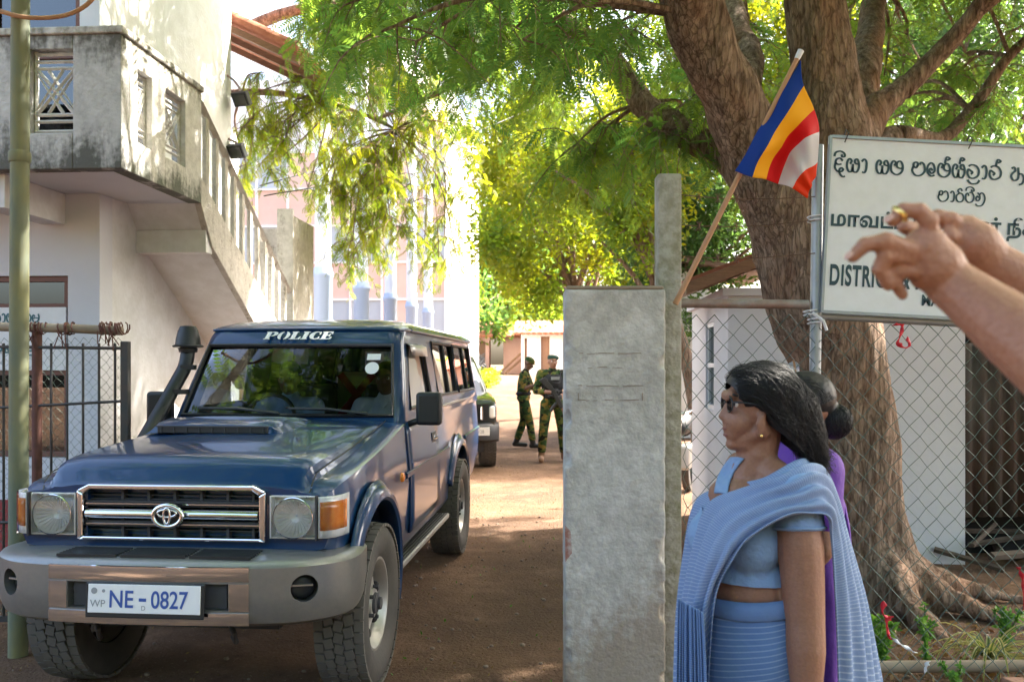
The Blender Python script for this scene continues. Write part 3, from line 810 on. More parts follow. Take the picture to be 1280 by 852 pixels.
# scratched panel lines and a chipped corner showing brick
mb = MB()
for (x0, x1, z) in ((-.165, .12, 1.62), (-.17, .13, 1.47), (-.17, .11, 1.405), (-.13, .05, 1.555)):
    n = 16
    for k in range(n):
        a = x0 + (x1 - x0) * k / n; w = .002 + .003 * abs(noise.noise(Vector((a * 20, z, 1))))
        zz = z + .006 * noise.noise(Vector((a * 12, z * 3, 2)))
        if random.random() < .78: mb.box((a + .008, -hd + .0002, zz), ((x1 - x0) / n * 1.02, .006, w))
for x in (-.17, .125): mb.box((x, -hd + .0002, 1.42), (.004, .006, .035))
mb.build('scratch', mat('dirt_in_scratches', (0.27, 0.22, 0.18), 0.95), pil)
bm_ = MB(); bm_.prism([(-.232, -hd - .0015, .83), (-.205, -hd - .0015, .80), (-.20, -hd - .0015, .70), (-.23, -hd - .0015, .66)], (0, .004, 0)); bm_.build('exposed_brick', mat('broken_brick', (0.30, 0.13, 0.10), 0.95, var=[(30, (0.5, 0.46, 0.44), 0.8, 0.12)]), pil)

cp = empty('concrete_post', (.765, 4.26, 0), 0, 'tall narrow mossy concrete post behind the gate pillar', 'post')
o = MB().bx(-.058, .058, -.055, .055, -.1, 2.495).build('shaft', M['concrete_post'], cp)
md = o.modifiers.new('b', 'BEVEL'); md.width = .012; md.segments = 2; bake(o); smooth_angle(o, 40)

FY = 4.25
fence = empty('chain_link_fence', (1.48, FY, 0), 0, 'green chain link fence with grey pipes right of the gate pillar', 'fence')
FX = 1.48
MB().tube([(.80 - FX, 0, 1.868), (1.45 - FX, 0, 1.862)], .0225, 12).build('rail', M['galv_rusty'], fence, smooth=60)
MB().tube([(1.50 - FX, 0, 1.807), (2.90 - FX, 0, 1.735)], .02, 12).build('rail', M['galv'], fence, smooth=60)
MB().tube([(.83 - FX, .03, .085), (1.6 - FX, .03, .078), (3.3 - FX, .03, .09)], .03, 12).build('bottom_rail', M['bamboo'], fence, smooth=60)
for x in (0, 1.45):
    MB().tube([(x, -.0, -.1), (x + .0, 0, 1.2), (x + .018, 0, 2.64 - .05 * x)], .0275, 14).build('post', M['galv'], fence, smooth=60)
chain_link(.83 - FX, 3.4 - FX, .03, 1.86, .045, .0023, -.028, top=lambda x: 1.86 if x < 0 else 1.80 - .052 * x).build('wire_mesh', M['mesh'], fence)
mb = MB()
for (x, z) in ((-.02, 1.80), (0, 2.26), (0, 1.76)):
    mb = MB(); mb.tube([(x + .034 * math.cos(a), -.005 + .034 * math.sin(a), z + .003 * a) for a in np.linspace(0, 12, 30)], .0035, 4)
    mb.build('wire_tie', M['white_ribbon'], fence)
mb = MB(); mb.tube([(-.02, -.03, 1.82), (.03, -.04, 1.78), (.05, -.03, 1.735)], .008, 5)
mb.build('wire_tie', M['white_ribbon'], fence)
for k, (z0, z1) in enumerate(((2.40, 2.385), (2.25, 2.27), (2.10, 2.11))):
    bw = MB(); pts = []
    for i in range(40):
        t = i / 39; pts.append((.765 + (1.475 - .765) * t, 4.225, z0 + (z1 - z0) * t - .02 * math.sin(math.pi * t)))
    bw.tube(pts, .0025, 4)
    for i in range(3, 38, 5):
        p = Vector(pts[i])
        for d in ((.012, 0, .022), (-.012, 0, .022), (.004, .018, -.02)): bw.tube([p - Vector(d), p + Vector(d)], .0018, 4)
    tag(bw.build('barbed_wire', M['barb']), ['top strand of rusty barbed wire between concrete post and signpost', 'middle strand of rusty barbed wire between concrete post and signpost', 'lowest strand of rusty barbed wire above the fence rail'][k], 'barbed wire', 'barbed wire strands above the fence')

# ------------------------------------------------------------------ sign
sign = empty('court_sign', (1.508, 4.215, 1.832), 0, 'large white court sign in three scripts on grey pipe frame', 'sign')
sign.rotation_euler = (0, R(3.0), 0)
SL, SH = 1.40, .835
MB().bx(0, SL, -.006, .006, 0, SH).build('panel', M['board'], sign, bevel=.002)
mb = MB(); mb.bx(-.012, 0, -.014, .014, -.012, SH + .012); mb.bx(SL, SL + .012, -.014, .014, -.012, SH + .012); mb.bx(0, SL, -.014, .014, SH, SH + .014); mb.bx(0, SL, -.014, .014, -.014, 0)
mb.build('frame', M['galv'], sign)
rx = (R(90), 0, 0); k_ = 1 / 255.3
def sp(px, py, tilt=.0524):
    """local place on the board of a photo pixel"""
    dx, dz = (px - 1025) * k_, (388 - py) * k_
    return (dx * math.cos(tilt) - dz * math.sin(tilt) + .0, -.0085, dx * math.sin(tilt) + dz * math.cos(tilt))
sinhala('lettering', ['da', 'i^', 'sa', 'aa', ' ', 'sa', 'ha', ' ', 'ma', 'e', 'ha', 'al^', 'sa', 'al^', 'ta', 'r_', 'aa', 'ta', 'al^', ' ', 'a', 'dha', 'i^', 'ka', 'ra', 'na', 'ya'], .0630, .0092, M['ink'], sign, sp(1038, 216), rx)
sinhala('lettering', ['ma', 'aa', 'ra', 'va', 'i^', 'la'], .0490, .0072, M['ink'], sign, sp(1167, 253), rx)
text('lettering', 'மாவட்ட நீதவான் நீதிமன்றம்', .095, M['ink'], sign, sp(1033, 283), rx, bold=.0026, sx=1.0)
text('lettering', 'மாரவில.', .06, M['ink'], sign, sp(1172, 318), rx, bold=.001)
text('lettering', "DISTRICT & MAGISTRATE'S COURT", .138, M['ink'], sign, sp(1032, 356), rx, bold=.0042, sx=.49, spacing=1.14)
text('lettering', 'MARAWILA', .073, M['ink'], sign, sp(1146, 382), rx, bold=.002, sx=.85)
mb = MB()
for x in (.06, .66, 1.34):
    MB().tube([(x, -.012, SH - .02), (x + .01, -.03, SH + .02), (x + .012, .01, SH + .05), (x, .02, SH - .01)], .003, 5).build('wire_tie', M['iron'], sign)
# ------------------------------------------------------------------ court building beyond the truck
M['court_pale'] = mat('pale_blue_column_paint', (0.66, 0.71, 0.80), 0.7)
CB = empty('court_building', (-3.7, 17, 0), -.069, 'tall white court building with blue based columns beyond the truck', 'building')
# colonnade runs back along local y (x = 0)
for i, y in enumerate((0, 3.1, 6.3, 9.4, 12.4)):
    c = MB().lathe([(.155, 3.3), (.155, 9.6)], (0, y, 0), n=24).build('column', M['court_pale'], CB, smooth=60)
    MB().lathe([(.178, 0), (.178, 3.26), (.20, 3.29), (.20, 3.36), (.178, 3.39), (.178, 3.44), (.157, 3.47)], (0, y, 0), n=24).build('column_base', M['court_blue'], c, smooth=50)
MB().bx(-1.2, .35, -.4, 14, 9.6, 10.6).build('entablature', M['court_white'], CB)
# glazed wing facing the gate
MB().bx(-9, -.1, 17, 17.3, 0, 1.2).build('wing_wall', M['court_white'], CB); MB().bx(-9, -.1, 17, 17.3, 10, 12).build('wing_wall', M['court_white'], CB)
for r in range(6):
    for q in range(7):
        x0 = -8.9 + q * 1.26; z0 = 1.2 + r * 1.46
        is_glass = r in (1, 3, 5) and (q % 3 != 2)
        MB().bx(x0 + .04, x0 + 1.22, 17.06, 17.16, z0 + .04, z0 + 1.42).build('window_pane' if is_glass else 'panel', M['court_glass'] if is_glass else M['court_pink'], CB)
mb = MB()
for q in range(8): mb.bx(-8.94 + q * 1.26, -8.86 + q * 1.26, 16.98, 17.2, 1.2, 10)
for r in range(7): mb.bx(-8.9, -.1, 16.99, 17.19, 1.16 + r * 1.46, 1.24 + r * 1.46)
mb.build('mullion', M['court_white'], CB)
MB().bx(-9, -.1, 17.4, 17.5, 0, 12).build('inner_wall', M['court_pink'], CB)
# white end block
mb = MB(); mb.bx(-9, -.35, 17.5, 29.5, 0, 13)
mb.bx(-.35, -.12, 17.5, 29.5, 0.0, 13)
o = mb.build('side_wall', M['court_white'], CB)
mb = MB(); mb.bx(-9, -.02, 16.9, 29.6, 0, 1.5); mb.build('plinth', M['court_blue'], CB)
for y in (18.6, 21.5, 24.4, 27.3):
    f = MB().bx(-.118, -.06, y, y + .25, 1.5, 12.6).build('pilaster', M['court_white'], CB)
# low kerb and flower bed along the yard
kb = MB().prism([P(606, 520, 24), P(628, 506, 28), P(640, 500, 31), P(634, 500, 31), P(622, 506, 28), P(600, 520, 24)], (0, 0, .12)).build('kerb', M['concrete'])
for v in kb.data.vertices:
    v.co.z = gz(v.co.x, v.co.y) + (.13 if v.co.z > gz(v.co.x, v.co.y) + 0.0 and v.index >= 6 else -.05)
tag(kb, 'low pale kerb edging the yard near the white building', 'kerb', kind='structure')

# ------------------------------------------------------------------ pink compound houses at the far end of the yard
def far_house(name, label, x0, x1, y, wall_h, roof_h, m, doors, depth=5, roof=True):
    z = gz(0, y) - .05
    t = empty(name, (0, y, z), 0, label, 'house')
    mb = MB(); last = x0
    for (a, b_, h) in sorted(doors):
        mb.bx(last, a, 0, .25, 0, wall_h); mb.bx(a, b_, 0, .25, h, wall_h); last = b_
    mb.bx(last, x1, 0, .25, 0, wall_h)
    mb.bx(x0, x0 + .2, .25, depth, 0, wall_h); mb.bx(x1 - .2, x1, .25, depth, 0, wall_h); mb.bx(x0, x1, depth, depth + .2, 0, wall_h)
    mb.build('wall', m, t)
    for (a, b_, h) in doors:
        MB().bx(a + .02, b_ - .02, .12, .18, 0, h - .02).build('door', M['wood'], t)
    if roof:
        mb = MB(); n = int((x1 - x0 + .8) / .3)
        for i in range(n):
            xx = x0 - .4 + i * .3 + .15
            mb.tube([(xx, -.5, wall_h - .12), (xx, depth * .5, wall_h + roof_h)], .165, 6, flat=.5)
            mb.tube([(xx, depth * .5, wall_h + roof_h), (xx, depth + .5, wall_h - .1)], .165, 6, flat=.5)
        mb.build('roof', M['clay'], t, smooth=50)
    return t
far_house('pink_house', 'long pink walled house without openings at the far end of the yard', -.5, 9.0, 50, 2.3, .7, M['pink_wall'], [])
far_house('annexe_house', 'white walled house with dark doorways at the yard end behind the standing soldier', .51, 6.5, 46, 2.35, .6, mat('cream_plaster', (0.72, 0.66, 0.58), 0.9), [(.66, .80, 2.0), (1.53, 2.0, 2.1)], 3)
far_house('tin_shed', 'open shed with tiled roof and scrap beside the pink house', -5.2, -1.3, 49, 2.3, .9, M['pink_wall'], [(-3.4, -1.5, 1.9)], 4)
sc = MB(); rs = random.Random(5)
for k in range(46):
    a = Vector((rs.uniform(-3.3, -1.6), rs.uniform(48.0, 48.7), 1.0 + rs.uniform(0, 1.3)))
    d = Vector((rs.uniform(-.7, .7), rs.uniform(-.2, .2), rs.uniform(-.6, .6)))
    sc.tube([a - d * .6, a + d * .6], rs.uniform(.03, .07), 5)
tag(sc.build('scrap_heap', mat('grey_scrap', (0.17, 0.165, 0.16), 0.7, 0.2)), 'heap of grey scrap and branches at the shed front', 'scrap heap', kind='stuff')
# leaning timbers against the pink wall
for k, (a, b_) in enumerate(((P(622, 462, 48), P(664, 430, 49.4)), (P(630, 464, 48), P(662, 440, 49.5)))):
    a.z = gz(0, 48) ; tag(MB().tube([a, b_], .07, 6).build('timber', M['wood']), ['longer grey timber leaning on the pink wall', 'shorter timber leaning low on the pink wall'][k], 'timber', 'timbers leaning on the pink wall')

# hut with a sloping roof behind the gate pillar
hut = empty('hut', (3.6, 18.5, gz(0, 18.5)), -.05, 'small hut with brown sloping roof and white gable behind the gate pillar', 'hut')
MB().bx(-1.0, 1.2, 0, 2.2, 0, 2.6).build('wall', M['court_white'], hut)
mb = MB(); mb.prism([(-1.0, -.02, 2.6), (1.2, -.02, 2.6), (.1, -.02, 3.55)], (0, 2.2, 0)); mb.build('gable', M['court_white'], hut)
mb = MB()
mb.prism([(-1.9, -.4, 2.1), (-.05, -.4, 3.72), (-.05, -.4, 3.80), (-1.95, -.4, 2.18)], (0, 3, 0))
mb.prism([(.0, -.4, 3.72), (1.9, -.4, 3.45), (1.9, -.4, 3.53), (.0, -.4, 3.80)], (0, 3, 0))
mb.build('roof', mat('old_brown_sheet', (0.23, 0.155, 0.115), 0.85, var=[(4, (0.13, 0.09, 0.07), 0.7, 0.2)]), hut)

# ------------------------------------------------------------------ white outbuilding and rusty shed behind the fence
ob = empty('outbuilding', (1.742, 7.0, 0), -.069, 'low white outbuilding with a narrow slit window behind the fence', 'outbuilding')
mb = MB()
mb.bx(.15, 1.85, 0, .15, -.1, 2.12)
mb.bx(0, .15, 0, .70, -.1, 2.12); mb.bx(0, .15, 1.17, 1.95, -.1, 2.12)
mb.bx(0, .15, .70, 1.17, -.1, 1.16); mb.bx(0, .15, .70, 1.17, 1.95, 2.12)
mb.bx(0, 1.85, 1.95, 2.1, -.1, 2.12); mb.bx(1.70, 1.85, .15, 1.95, -.1, 2.12); mb.bx(-.05, 1.9, -.05, 2.15, 2.12, 2.18)
mb.build('wall', M['plaster_cool'], ob)
mb = MB()
for y in (.72, 1.15): mb.bx(.02, .07, y - .02, y + .02, 1.16, 1.95)
for z in (1.18, 1.56, 1.93): mb.bx(.015, .075, .70, 1.17, z - .02, z + .02)
w_ = mb.build('window', M['board'], ob)
MB().bx(.04, .046, .74, 1.13, 1.2, 1.91).build('pane', M['win_glass'], w_)

sh = empty('lean_to_roof', (1.35, 6.72, 0), 0, 'sloping brown timber lean-to roof with rafters above the outbuilding', 'roof')
MB().prism([(0, 0, 2.11), (1.1, 0, 2.53), (1.1, 0, 2.62), (0, 0, 2.20)], (0, .05, 0)).build('fascia_board', M['wood'], sh, bevel=.004)
MB().prism([(0, .05, 2.20), (1.1, .05, 2.62), (1.1, 1.9, 2.62), (0, 1.9, 2.20)], (0, 0, .03)).build('roof_sheet', M['clay'], sh)
for k in range(6):
    x = .1 + k * .18
    MB().prism([(x, .06, 2.10 + .3818 * x), (x + .05, .06, 2.10 + .3818 * (x + .05)), (x + .05, .06, 2.19 + .3818 * (x + .05)), (x, .06, 2.19 + .3818 * x)], (0, 1.8, 0)).build('rafter', M['wood'], sh)
for (x, y) in ((.08, 1.5), (1.0, .3)): MB().bx(x, x + .08, y, y + .08, 0, 2.2 + .35 * x).build('post', M['wood'], sh)

ru = empty('rusty_shed', (3.34, 7.0, 0), 0, 'dark shed clad in rusty brown sheet raised on posts behind the fence', 'shed')
mr = mat('rusty_sheet', (0.05, 0.030, 0.021), 0.9, 0.0, var=[(2.0, (0.028, 0.022, 0.018), 0.8, 0.2), (9, (0.085, 0.047, 0.028), 0.5, 0.12), (3.3, (0.09, 0.088, 0.082), 0.5, 0.08)], stretch=(1, 1, .35))
mb = MB(); rings = []
for z in (.34, 1.74):
    rings.append([(x, .02 * math.sin(x * 52), z) for x in np.arange(0, 3.4, .03)])
mb.loft(rings, closed=False, cap=False)
mb.build('cladding', mr, ru, smooth=70, solid=.006)
mb = MB(); mb.bx(0, 3.4, .30, .36, -.1, 1.8); mb.build('shade_panel', M['dark'], ru)  # black sheet added in place of the deep shade under the shed
mb = MB(); mb.bx(.0, 3.4, 2.6, 2.7, 0, 2.2); mb.bx(3.3, 3.4, .14, 2.6, 0, 2.2); mb.bx(.05, 3.4, .14, 2.6, 1.8, 1.86); mb.build('rear_wall', mat('dark_brick', (0.06, 0.045, 0.04), 0.95), ru)  # rear brick in one even dark brown
for x in (.05, 1.5, 3.2): MB().bx(x, x + .1, .02, .07, 0, .38).build('post', M['wood'], ru)
mb = MB()
rs = random.Random(3)
for k in range(30):
    x = .08 + k * .11
    mb.bx(x, x + .10, 2.2 - .2, 2.23 - .2, 1.87, 2.45 + rs.uniform(-.05, .05))
mb.build('plank_screen', M['wood'], ru)
rs = random.Random(4)
br = MB()
for k in range(26):
    a = Vector((rs.uniform(3.4, 6.0), rs.uniform(6.7, 7.25), rs.uniform(.02, .22)))
    d = Vector((rs.uniform(-.6, .6), rs.uniform(-.2, .2), rs.uniform(-.06, .12)))
    br.tube([a - d, a + d * .9], rs.uniform(.015, .035), 5)
tag(br.build('firewood', mat('dark_old_sticks', (0.07, 0.052, 0.04), .95, var=[(6, (0.13, 0.10, 0.075), .6, .15)])), 'loose sticks and palm stalks heaped in the dark under the shed', 'firewood', kind='stuff')
wl = MB().bx(8.2, 8.45, 8, 40, -.1, 3.0).build('yard_wall', M['pink_wall'])
tag(wl, 'long pink wall running along the right side of the yard', 'wall')

# parked motorcycle between the pillar and the outbuilding
mo = empty('motorcycle', (1.98, 10.2, 0), R(70), 'dark motorcycle parked behind the fence beside the outbuilding', 'motorcycle')
for y in (-.62, .62):
    w = MB().lathe([(.21, -.05), (.29, -.045), (.305, 0), (.29, .045), (.21, .05)], (y, 0, .305), (0, 1, 0), 20, cap=False).build('wheel', M['rubber'], mo, smooth=60)
    mb = MB(); mb.lathe([(.04, -.06), (.04, .06)], (y, 0, .305), (0, 1, 0), 10)
    for a in range(8): mb.tube([(y, 0, .305), (y + .21 * math.cos(a * math.pi / 4), 0, .305 + .21 * math.sin(a * math.pi / 4))], .008, 4)
    mb.build('rim', M['chrome'], w)
MB().chain([(-.2, 0, .85), (.05, 0, .88), (.25, 0, .82)], [.12, .14, .10]).build('fuel_tank', M['black'], mo, smooth=60)
MB().chain([(.25, 0, .80), (.55, 0, .82), (.75, 0, .86)], [.10, .11, .08]).build('saddle', M['black_cloth'], mo, smooth=60)
mb = MB(); mb.tube([(-.62, .06, .305), (-.42, .06, .95)], .025, 8); mb.tube([(-.62, -.06, .305), (-.42, -.06, .95)], .025, 8); mb.tube([(-.40, 0, .85), (0, 0, .45), (.3, 0, .42), (.62, 0, .305)], .03, 8); mb.tube([(.62, .1, .305), (.5, .1, .75)], .025, 8)
mb.build('frame', M['chrome'], mo, smooth=60)
MB().tube([(-.3, .36, 1.02), (-.40, .2, 1.05), (-.42, 0, .98), (-.40, -.2, 1.05), (-.3, -.36, 1.02)], .016, 8).build('handlebar', M['chrome'], mo, smooth=60)
MB().ell((-.56, 0, .90), (.09, .1, .1)).build('headlight', M['reflector'], mo, smooth=60)
MB().box((.05, 0, .48), (.36, .24, .28)).build('engine', M['dull_chrome'], mo, bevel=.03)
for s in (.34, -.34): MB().tube([(-.36, s * .7, 1.05), (-.38, s, 1.24)], .008, 5).ell((-.38, s, 1.28), (.02, .06, .045)).build('mirror', M['black'], mo, smooth=60)
# ------------------------------------------------------------------ police truck
TX, TY, TYAW = -1.435, 4.37, 0.086
truck = empty('police_truck', (TX, TY, 0), -TYAW, 'dark blue police off road wagon with snorkel leaving through the gate', 'police car', None)

def interp(tab, y):
    if y <= tab[0][0]: return tab[0][1]
    for (a, va), (b_, vb) in zip(tab, tab[1:]):
        if y <= b_: return va + (vb - va) * (y - a) / (b_ - a)
    return tab[-1][1]
WT = [(-.69, .705), (-.62, .728), (-.45, .745), (.2, .758), (.9, .748), (2.0, .738), (4.2, .70), (4.72, .685), (4.76, .66)]
ZB = [(-.69, .755), (-.6, .73), (-.35, .66), (.5, .47), (4.2, .46), (4.76, .60)]
ZF = [(-.69, 1.005), (-.62, 1.03), (-.5, 1.045), (0, 1.10), (.5, 1.165), (.9, 1.225), (1.2, 1.245), (4.76, 1.245)]
ZH = [(-.69, 1.04), (-.64, 1.085), (-.5, 1.148), (-.3, 1.168), (.85, 1.237), (1.0, 1.25), (4.76, 1.25)]
def side_x(y, z):
    w = interp(WT, y)
    if z > .9: return w - .035 * min((z - .9) / .35, 1)
    return w - .02 * max((.62 - z) / .15, 0)
def a_ring(y):
    w, zb, zf, zh = interp(WT, y), interp(ZB, y), interp(ZF, y), interp(ZH, y)
    hf = [(0, zb), (w - .10, zb), (w - .03, zb + .02), (w - .012, zb + .06), (w, .86 if zb < .78 else zb + .08), (w - .008, min(.95, zf - .03)), (w - .030, zf - .012), (w - .055, zf), (w - .10, zf + .005), (w - .132, zf + .010),
          (w - .158, zf * .35 + zh * .65), (w - .195, zh - .012), (.45, zh - .003), (.25, zh + .004), (0, zh + .006)]
    return [(x, y, z) for x, z in hf] + [(-x, y, z) for x, z in hf[-2:0:-1]]
mb = MB()
st = [-.69, -.67, -.62, -.56, -.5, -.4, -.3, -.15, 0, .25, .5, .7, .85, .95, 1.1, 1.5, 2.0, 2.6, 3.2, 3.8, 4.2, 4.6, 4.72, 4.755]
mb.loft([a_ring(y) for y in st])
lower = mb.build('body', M['paint'], truck)
def rrect(x0, x1, y0, y1, r, z, n=6, bow=0.0):
    out = []
    for cx, cy, a0 in ((x1 - r, y1 - r, 0), (x0 + r, y1 - r, 90), (x0 + r, y0 + r, 180), (x1 - r, y0 + r, 270)):
        for k in range(n + 1):
            a = R(a0 + 90 * k / n)
            out.append((cx + r * math.cos(a), cy + r * math.sin(a), z))
    return out
def taper(ring, k0, k1, y0, y1):
    return [(x * (k0 + (k1 - k0) * (y - y0) / (y1 - y0)), y, z) for x, y, z in ring]
mb = MB()
RG = [(1.20, .722, .83, 4.74, .09), (1.245, .718, .855, 4.74, .09), (1.45, .688, .985, 4.725, .09), (1.70, .645, 1.135, 4.70, .09), (1.745, .641, 1.165, 4.69, .10), (1.785, .642, 1.205, 4.68, .13), (1.80, .658, 1.22, 4.69, .14), (1.815, .651, 1.26, 4.67, .15), (1.85, .596, 1.40, 4.58, .2), (1.875, .486, 1.62, 4.40, .25), (1.888, .32, 1.9, 4.1, .25), (1.892, .1, 2.4, 3.6, .09)]
mb.loft([taper(rrect(-w, w, y0, y1, r, z), 1.0, .94, .8, 4.7) for z, w, y0, y1, r in RG])
upper = mb.build('cab', M['paint'], truck)
boolean(lower, upper, 'UNION')
# hollow cabin, window openings and wheel arches
mb = MB(); mb.loft([taper(rrect(-w, w, y0, 4.66, .05, z), 1.0, .94, .8, 4.7) for z, w, y0 in ((.72, .67, 1.02), (1.25, .67, 1.02), (1.73, .60, 1.26))])
boolean(lower, mb.build('c', M['paint'], truck))
WS = [(-.652, 1.262), (.652, 1.262), (.590, 1.688), (-.590, 1.688)]
mb = MB(); mb.prism([(x, .55, z) for x, z in WS], (0, 1.0, 0)); boolean(lower, mb.build('c', M['paint'], truck))
SW = [[(1.10, 1.29), (1.93, 1.30), (1.90, 1.69), (1.33, 1.69)], [(2.24, 1.335), (3.26, 1.33), (3.26, 1.735), (2.24, 1.735)], [(3.36, 1.33), (4.48, 1.325), (4.44, 1.735), (3.36, 1.735)]]
for w in SW:
    mb = MB(); mb.prism([(-1.2, y, z) for y, z in w], (2.4, 0, 0)); boolean(lower, mb.build('c', M['paint'], truck))
mb = MB(); mb.bx(-.5, .5, 4.4, 5.2, 1.33, 1.70); boolean(lower, mb.build('c', M['paint'], truck))
for yy in (0, 2.98):
    for s in (-1, 1):
        mb = MB(); mb.lathe([(.475, .40), (.475, 1.0)], (0, yy, .435), (s, 0, 0), 48); boolean(lower, mb.build('c', M['paint'], truck))
for s in (-1, 1):
    mb = MB(); mb.bx(min(s * .438, s * .650), max(s * .438, s * .650), -.9, -.585, .818, 1.003); boolean(lower, mb.build('c', M['paint'], truck))
# grille hollow
GX, GZ0, GZ1 = .402, .806, 1.024
mb = MB(); mb.bx(-GX + .01, GX - .01, -.9, -.60, GZ0 + .01, GZ1 - .005); boolean(lower, mb.build('c', M['paint'], truck))
lower.name = 'body'; lower.data.name = 'body'
lower.data.materials.clear(); lower.data.materials.append(M['paint'])
smooth_angle(lower, 32)

# inside: floor pan, dashboard, seats, wheel
MB().bx(-.64, .64, .9, 4.6, .70, .74).build('floor_pan', M['black'], truck)
mb = MB(); mb.prism([(-.63, 1.02, 1.0), (-.63, 1.04, 1.235), (-.63, 1.30, 1.215), (-.63, 1.42, 1.10), (-.63, 1.38, 1.0)], (1.26, 0, 0))
mb.build('dashboard', M['black'], truck, bevel=.02)
sw = MB().tube([(-.34 + .17 * math.cos(a), 1.50 + .06 * math.sin(a), 1.20 + .16 * math.sin(a)) for a in np.linspace(0, 2 * math.pi, 28)[:-1]], .014, 8, closed=True)
sw.tube([(-.5, 1.5, 1.20), (-.18, 1.5, 1.20)], .014, 6); sw.tube([(-.34, 1.50, 1.2), (-.34, 1.36, 1.14)], .025, 8)
sw.build('steering_wheel', M['black'], truck, smooth=60)
for s in (-.33, .36):
    mb = MB(); mb.box((s, 1.98, .92), (.48, .5, .16)); mb.box((s, 2.22, 1.16), (.46, .13, .52), Euler((R(-10), 0, 0)).to_matrix()); mb.box((s, 2.27, 1.50), (.24, .08, .14))
    mb.build('seat', M['seat'], truck, bevel=.04)

# glazing with rubber surrounds
def lerp(a, b_, t): return a + (b_ - a) * t
def ws_y(z): return lerp(.855, 1.135, (z - 1.245) / (1.70 - 1.245))
ws = MB(); ring = []
rows = []
for j in range(7):
    z = lerp(1.262, 1.688, j / 6); hwid = lerp(.652, .590, j / 6)
    rows.append([(lerp(-hwid, hwid, i / 12), ws_y(z) + .016 - .018 * (1 - (2 * i / 12 - 1) ** 2), z) for i in range(13)])
ws.loft(rows, closed=False, cap=False)
wsp = ws.build('windscreen', M['windscreen'], truck, smooth=180)
gk = [Vector((x, ws_y(z) - .002, z)) for x, z in WS]
mb = MB(); mb.tube([gk[0], (gk[0] + gk[1]) / 2 + Vector((0, -.012, 0)), gk[1], gk[2], (gk[2] + gk[3]) / 2 + Vector((0, -.010, 0)), gk[3]], .014, 6, closed=True)
mb.build('gasket', M['black'], wsp, smooth=60)
mb = MB(); mb.box((.485, ws_y(1.62) - .006, 1.615), (.085, .004, .045), Euler((R(-32), 0, 0)).to_matrix()); st1 = mb.build('sticker', M['white_paint'], wsp)
mb = MB(); nrm = Vector((0, -.85, .52)); mb.lathe([(.043, 0), (.043, .004)], (.485, ws_y(1.545) - .010, 1.545), nrm, 24); mb.build('sticker', M['white_paint'], wsp)
def cab_x(y, z):
    for (z0, w0, *_), (z1, w1, *_) in zip(RG, RG[1:]):
        if z <= z1: w = lerp(w0, w1, (z - z0) / (z1 - z0)); break
    return w * lerp(1.0, .94, (y - .8) / 3.9)
for wi, w in enumerate(SW):
    for s in (-1, 1):
        mb = MB(); mb.add([(s * (cab_x(y, z) - .014), y, z) for y, z in w], [(0, 1, 2, 3)])
        g = mb.build('window', M['door_glass'] if wi == 0 else M['side_glass'], truck)
        pts = [(s * (cab_x(y, z) - .001), y, z) for y, z in w]
        fr = MB(); fr.tube(pts, .013, 6, closed=True)
        if wi > 0:
            ym = lerp(w[0][0], w[1][0], .56)
            fr.tube([(s * (cab_x(ym, 1.335) - .006), ym, 1.335), (s * (cab_x(ym, 1.73) - .006), ym, 1.73)], .014, 6)
        fr.build('window_frame', M['black'], g, smooth=60)
mb = MB(); mb.add([(-.5, 4.70, 1.33), (.5, 4.70, 1.33), (.5, 4.69, 1.70), (-.5, 4.69, 1.70)], [(0, 1, 2, 3)]); mb.build('window', M['side_glass'], truck)
# weather shield over the front door window
mb = MB(); rows = []
for y in (1.28, 1.45, 1.65, 1.86):
    rows.append([(cab_x(y, 1.70) + .004, y, 1.705), (cab_x(y, 1.68) + .03, y, 1.69), (cab_x(y, 1.66) + .036, y, 1.625)])
mb.loft(rows, closed=False, cap=False); mb.build('rain_guard', M['dull_chrome'], truck, smooth=60, solid=.004)
# roof gutter
mb = MB()
for s in (-1, 1):
    mb.tube([(s * lerp(.651, .613, t), lerp(1.40, 4.6, t), 1.792) for t in np.linspace(0, 1, 8)] , .013, 6)
mb.tube(cr([(-.651, 1.40, 1.792), (-.62, 1.26, 1.79), (-.535, 1.205, 1.79), (0, 1.20, 1.795), (.535, 1.205, 1.79), (.62, 1.26, 1.79), (.651, 1.40, 1.792)], 6), .009, 6)
mb.build('roof_gutter', M['paint'], truck, smooth=60)

